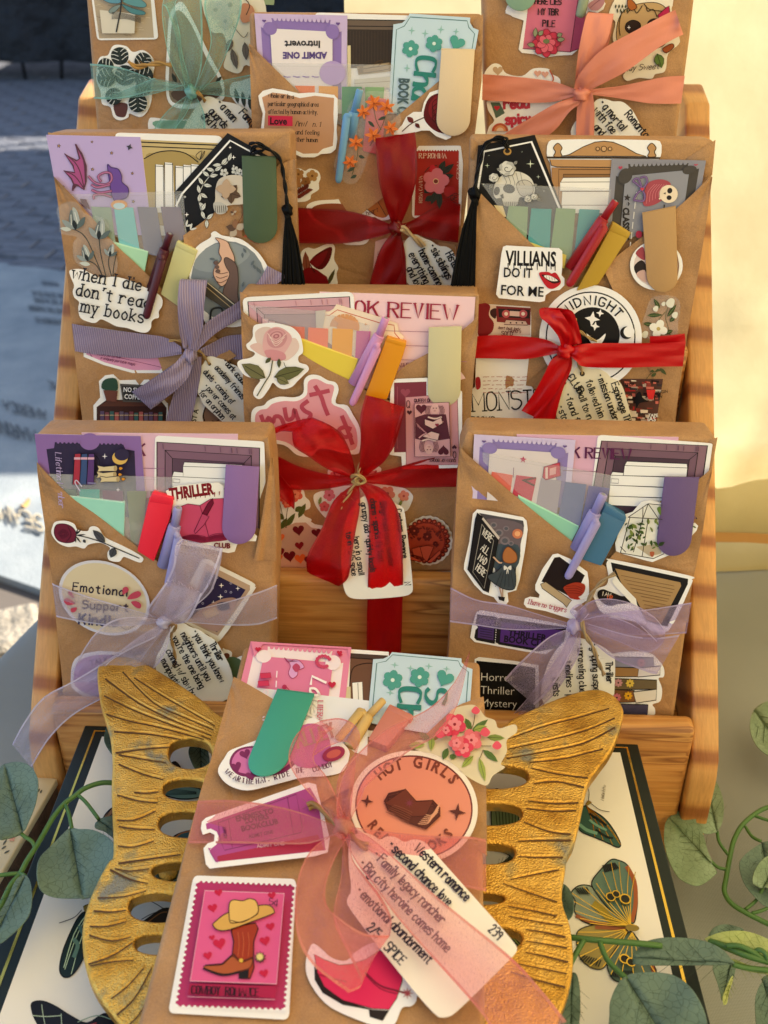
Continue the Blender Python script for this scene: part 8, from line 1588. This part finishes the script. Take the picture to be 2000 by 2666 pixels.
def eleaf(root,pl,fr,P,base,tip,m,cup=4,off=0,roll=0):
 Q=cat_closed(P,4);cx,cy=sum(p[0]for p in Q)/len(Q),sum(p[1]for p in Q)/len(Q);V=[];Fc=[];L=len(Q);rings=(1,.97,.85,.65,.42,.2)
 ax,ay=tip[0]-base[0],tip[1]-base[1];l2=ax*ax+ay*ay
 for k,q in enumerate(rings):
  for x,y in Q:
   t=((x-base[0])*ax+(y-base[1])*ay)/l2;mx_,my_=base[0]+ax*t,base[1]+ay*t  # pull towards the midrib
   X,Y=mx_+(x-mx_)*q,my_+(y-my_)*q;d=(math.hypot(x-mx_,y-my_)*q)/math.sqrt(l2)
   V.append(P3(pl,fr,X,Y,off+cup*(d*2.0)**2*1.6-roll*4*(t-.5)**2+(.4 if k==0 else 0)*0+.8*math.sin(t*9+d*5)))
 for k in range(len(rings)-1):
  for i in range(L):j=(i+1)%L;Fc.append([k*L+i,k*L+j,(k+1)*L+j,(k+1)*L+i])
 k=(len(rings)-1)*L;b=len(V)
 for i in range(L):V.append(P3(pl,fr,*[base[q_]+(tip[q_]-base[q_])*max(0,min(1,((Q[i][0]-base[0])*ax+(Q[i][1]-base[1])*ay)/l2))for q_ in(0,1)],off-roll*4*(max(0,min(1,((Q[i][0]-base[0])*ax+(Q[i][1]-base[1])*ay)/l2))-.5)**2-.5))
 for i in range(L):j=(i+1)%L;Fc.append([k+i,k+j,b+j,b+i])
 o=make('leaf',V,Fc,[MATS[m]],None,root,True)
 sd=o.modifiers.new('t','SOLIDIFY');sd.thickness=.0004
 A_=Art(pl,off+.7,fr);A_.strip([base,((base[0]+tip[0])/2,(base[1]+tip[1])/2),(base[0]+ax*.85,base[1]+ay*.85)],6,{'leaf_dark':'22342a','leaf_mid':'3c4c2c','leaf_pale':'6c7834'}[m],False,2)
 nx,ny=-ay,ax
 for t in(.12,.28,.46,.62):
  for s_ in(-1,1):bx_,by_=base[0]+ax*t,base[1]+ay*t;A_.line([(bx_,by_),(bx_+ax*.14+nx*.13*s_,by_+ay*.14+ny*.13*s_),(bx_+ax*.26+nx*.30*s_*(1-t*.7),by_+ay*.26+ny*.30*s_*(1-t*.7))],3.2,{'leaf_dark':'22342a','leaf_mid':'3c4c2c','leaf_pale':'6c7834'}[m],True,False,1.2)
 A_.build('leaf_veins',o);return o
FR['K7']=(0,1900,350*1659/1011)
gl=hor(-.452);gv=empty('eucalyptus_garland',gl.pt(120,2250),'artificial eucalyptus garland with dark leaves across the left of the butterfly book','garland','eucalyptus garlands')
tube('stem',gl,'K7',[(1100,430,-3),(980,410,-3),(870,402,2),(760,400,4),(640,440,5),(560,500,4),(480,560,3),(400,660,3),(330,780,2),(265,890,3),(200,990,2),(150,1085,1),(80,1170,0),(0,1340,-2),(-60,1480,-4)],1.5,MATS['vine_green'],gv)
for P in([(265,890,3),(240,840,4),(180,800,5),(115,740,6)],[(490,560,3),(520,640,4),(540,745,5)],[(585,490,4),(650,550,4),(742,672,3)],[(150,1080,1),(80,1085,2),(0,1095,2),(-60,1110,2)],[(150,1085,1),(170,1090,3),(190,1100,4)]):tube('twig',gl,'K7',P,1.1,MATS['vine_green'],gv)
eleaf(gv,gl,'K7',[(0,290),(60,255),(140,245),(220,270),(275,340),(290,430),(270,560),(215,700),(180,765),(100,790),(0,830),(-60,700),(-80,450)],(170,755),(40,290),'leaf_dark',3,7)
eleaf(gv,gl,'K7',[(275,1050),(300,960),(400,860),(520,745),(590,750),(700,755),(800,800),(860,860),(890,960),(860,1080),(760,1200),(690,1262),(560,1272),(400,1262),(310,1215),(280,1140)],(530,760),(620,1250),'leaf_dark',3,5)
eleaf(gv,gl,'K7',[(715,740),(730,690),(790,660),(900,650),(980,760),(960,880),(870,830),(790,770)],(740,680),(960,840),'leaf_dark',2,1)
eleaf(gv,gl,'K7',[(0,1370),(60,1270),(110,1150),(150,1105),(190,1095),(230,1150),(243,1280),(220,1400),(150,1490),(60,1570),(0,1610),(-80,1600),(-90,1480)],(185,1110),(-40,1560),'leaf_dark',3,5)
eleaf(gv,gl,'K7',[(790,20),(785,80),(810,140),(850,192),(900,180),(930,60),(900,-40),(820,-60)],(880,-40),(850,185),'leaf_dark',2,0)
eleaf(gv,gl,'D4',[(1020,0),(1030,60),(1070,130),(1110,130),(1130,60),(1110,-20),(1060,-60)],(1080,-40),(1090,130),'leaf_dark',2,-2)
eleaf(gv,gl,'D4',[(905,40),(930,10),(930,-60),(905,-80),(880,-30)],(905,40),(910,-70),'leaf_dark',2,-2)
eleaf(gv,gl,'D4',[(830,690),(870,650),(960,640),(1040,700),(1020,780),(900,760)],(830,700),(1020,740),'leaf_dark',2,-2)
gr_=hor(-.452);g2=empty('eucalyptus_garland',gr_.pt(1600,2480),'artificial eucalyptus sprig with round green leaves lying across the right of the butterfly book','garland','eucalyptus garlands')
tube('stem',gr_,'D6',[(250,1130,-2),(420,1160,1),(600,1180,4),(880,1202,4),(1000,1215,2)],1.5,MATS['vine_green'],g2)
for P in([(620,1190,4),(660,1290,3),(720,1360,3),(795,1425,4)],[(522,1180,3),(470,1270,1),(430,1345,-1)]):tube('twig',gr_,'D6',P,1.4,MATS['vine_green'],g2)
eleaf(g2,gr_,'D6',[(680,1640),(690,1540),(740,1440),(790,1400),(850,1385),(960,1380),(1080,1400),(1180,1470),(1250,1580),(1285,1700),(1270,1830),(1000,1900),(700,1850)],(790,1420),(1080,1880),'leaf_dark',2.5,5)
eleaf(g2,gr_,'D6',[(375,850),(400,838),(440,880),(462,950),(452,1030),(400,1072),(320,1060),(300,950)],(330,1060),(400,850),'leaf_dark',2,-2)
eleaf(g2,gr_,'D6',[(420,1420),(450,1382),(485,1410),(500,1550),(492,1700),(440,1800),(380,1700)],(450,1385),(440,1790),'leaf_dark',2,-2)
eleaf(g2,gr_,'D6',[(-40,720),(20,700),(80,650),(110,660),(100,720),(40,758),(-30,760)],(-30,740),(105,665),'leaf_dark',1,-3)
g3p=hor(-.545);g3=empty('eucalyptus_garland',Vector((.24,.40,TZ)),'curling eucalyptus garland lying on the linen cloth beside the rack foot','garland','eucalyptus garlands')
VG=MATS['vine_green']
tube('stem',g3p,'D6',[(1800,330,0),(1659,360,2),(1580,400,3),(1500,470,3),(1450,560,2),(1425,660,2),(1400,800,2),(1390,880,2),(1430,950,2),(1520,1010,2),(1659,1080,0),(1800,1150,0)],1.6,VG,g3)
for P in([(1345,510,4),(1360,580,3),(1415,655,2)],[(1305,690,4),(1350,730,3),(1410,745,2)],[(1520,480,3),(1560,540,4),(1615,570,6)],[(1570,410,3),(1659,440,4),(1740,450,4)],[(1625,860,8),(1590,930,4),(1520,990,2)],[(1560,1015,2),(1640,990,4),(1700,950,5)]):tube('twig',g3p,'D6',P,1.1,VG,g3)
eleaf(g3,g3p,'D6',[(1225,210),(1255,130),(1300,150),(1350,220),(1385,330),(1378,450),(1340,512),(1270,525),(1225,490),(1208,400),(1205,300)],(1345,500),(1260,160),'leaf_mid',3,8)
eleaf(g3,g3p,'D6',[(1017,520),(1030,450),(1080,395),(1140,382),(1200,400),(1225,480),(1260,530),(1290,640),(1315,700),(1305,790),(1260,835),(1200,845),(1110,800),(1050,700),(1020,600)],(1305,700),(1060,440),'leaf_mid',3,11)
eleaf(g3,g3p,'D6',[(1480,720),(1510,660),(1590,600),(1659,570),(1780,580),(1820,700),(1800,900),(1720,990),(1640,970),(1580,920),(1510,830)],(1620,575),(1700,980),'leaf_dark',3,5)
eleaf(g3,g3p,'D6',[(1565,830),(1580,740),(1640,670),(1720,650),(1780,720),(1760,850),(1700,870),(1640,855)],(1630,855),(1730,670),'leaf_mid',3,12)
eleaf(g3,g3p,'PX',[(1953,1900),(1960,1855),(1995,1828),(2060,1825),(2090,1900),(2060,1990),(2000,1968),(1968,1940)],(1965,1850),(2060,1970),'leaf_mid',2,6)
g4p=hor(-.46);g4=empty('eucalyptus_garland',Vector((.22,.30,TZ)),'eucalyptus sprig with one folded dark leaf and one yellow green leaf at lower right','garland','eucalyptus garlands')
tube('stem',g4p,'D6',[(1820,1350,3),(1659,1310,6),(1520,1270,8),(1380,1215,6),(1300,1190,3)],1.8,VG,g4)
for P in([(1640,1300,7),(1560,1250,10),(1480,1215,11),(1400,1215,9)],[(1560,1275,7),(1600,1240,10),(1640,1260,10),(1659,1300,8)],[(1440,1330,6),(1520,1350,5),(1659,1365,4)]):tube('twig',g4p,'D6',P,1.3,VG,g4)
eleaf(g4,g4p,'D6',[(830,1330),(840,1260),(900,1195),(1000,1168),(1120,1165),(1260,1185),(1370,1235),(1430,1300),(1446,1328),(1330,1336),(1100,1337),(950,1338)],(1440,1325),(860,1290),'leaf_dark',4,8)
eleaf(g4,g4p,'D6',[(1272,1180),(1320,1150),(1400,1128),(1500,1124),(1600,1150),(1690,1200),(1730,1290),(1600,1300),(1480,1275),(1350,1215)],(1700,1270),(1300,1180),'leaf_pale',2,2)
eleaf(g4,g4p,'D6',[(1420,1312),(1450,1300),(1550,1340),(1659,1350),(1760,1350),(1740,1400),(1640,1390),(1500,1365)],(1425,1310),(1740,1380),'leaf_pale',2,1)
eleaf(g4,hor(-.53),'D6',[(1295,1160),(1320,1110),(1370,1085),(1440,1090),(1510,1120),(1440,1150),(1360,1175)],(1500,1120),(1300,1155),'leaf_dark',1,3)
eleaf(g4,hor(-.53),'D6',[(1320,1330),(1450,1325),(1446,1420),(1410,1500),(1380,1550),(1350,1460)],(1430,1330),(1375,1540),'leaf_dark',2,5)
eleaf(g4,hor(-.53),'D6',[(1378,1540),(1390,1500),(1430,1410),(1444,1420),(1420,1500),(1405,1570),(1385,1575)],(1440,1415),(1388,1570),'leaf_pale',1,10)
eleaf(g4,hor(-.53),'D6',[(1578,1600),(1590,1500),(1640,1420),(1720,1380),(1800,1450),(1800,1700),(1700,1800),(1600,1760)],(1620,1420),(1740,1760),'leaf_dark',2,6)
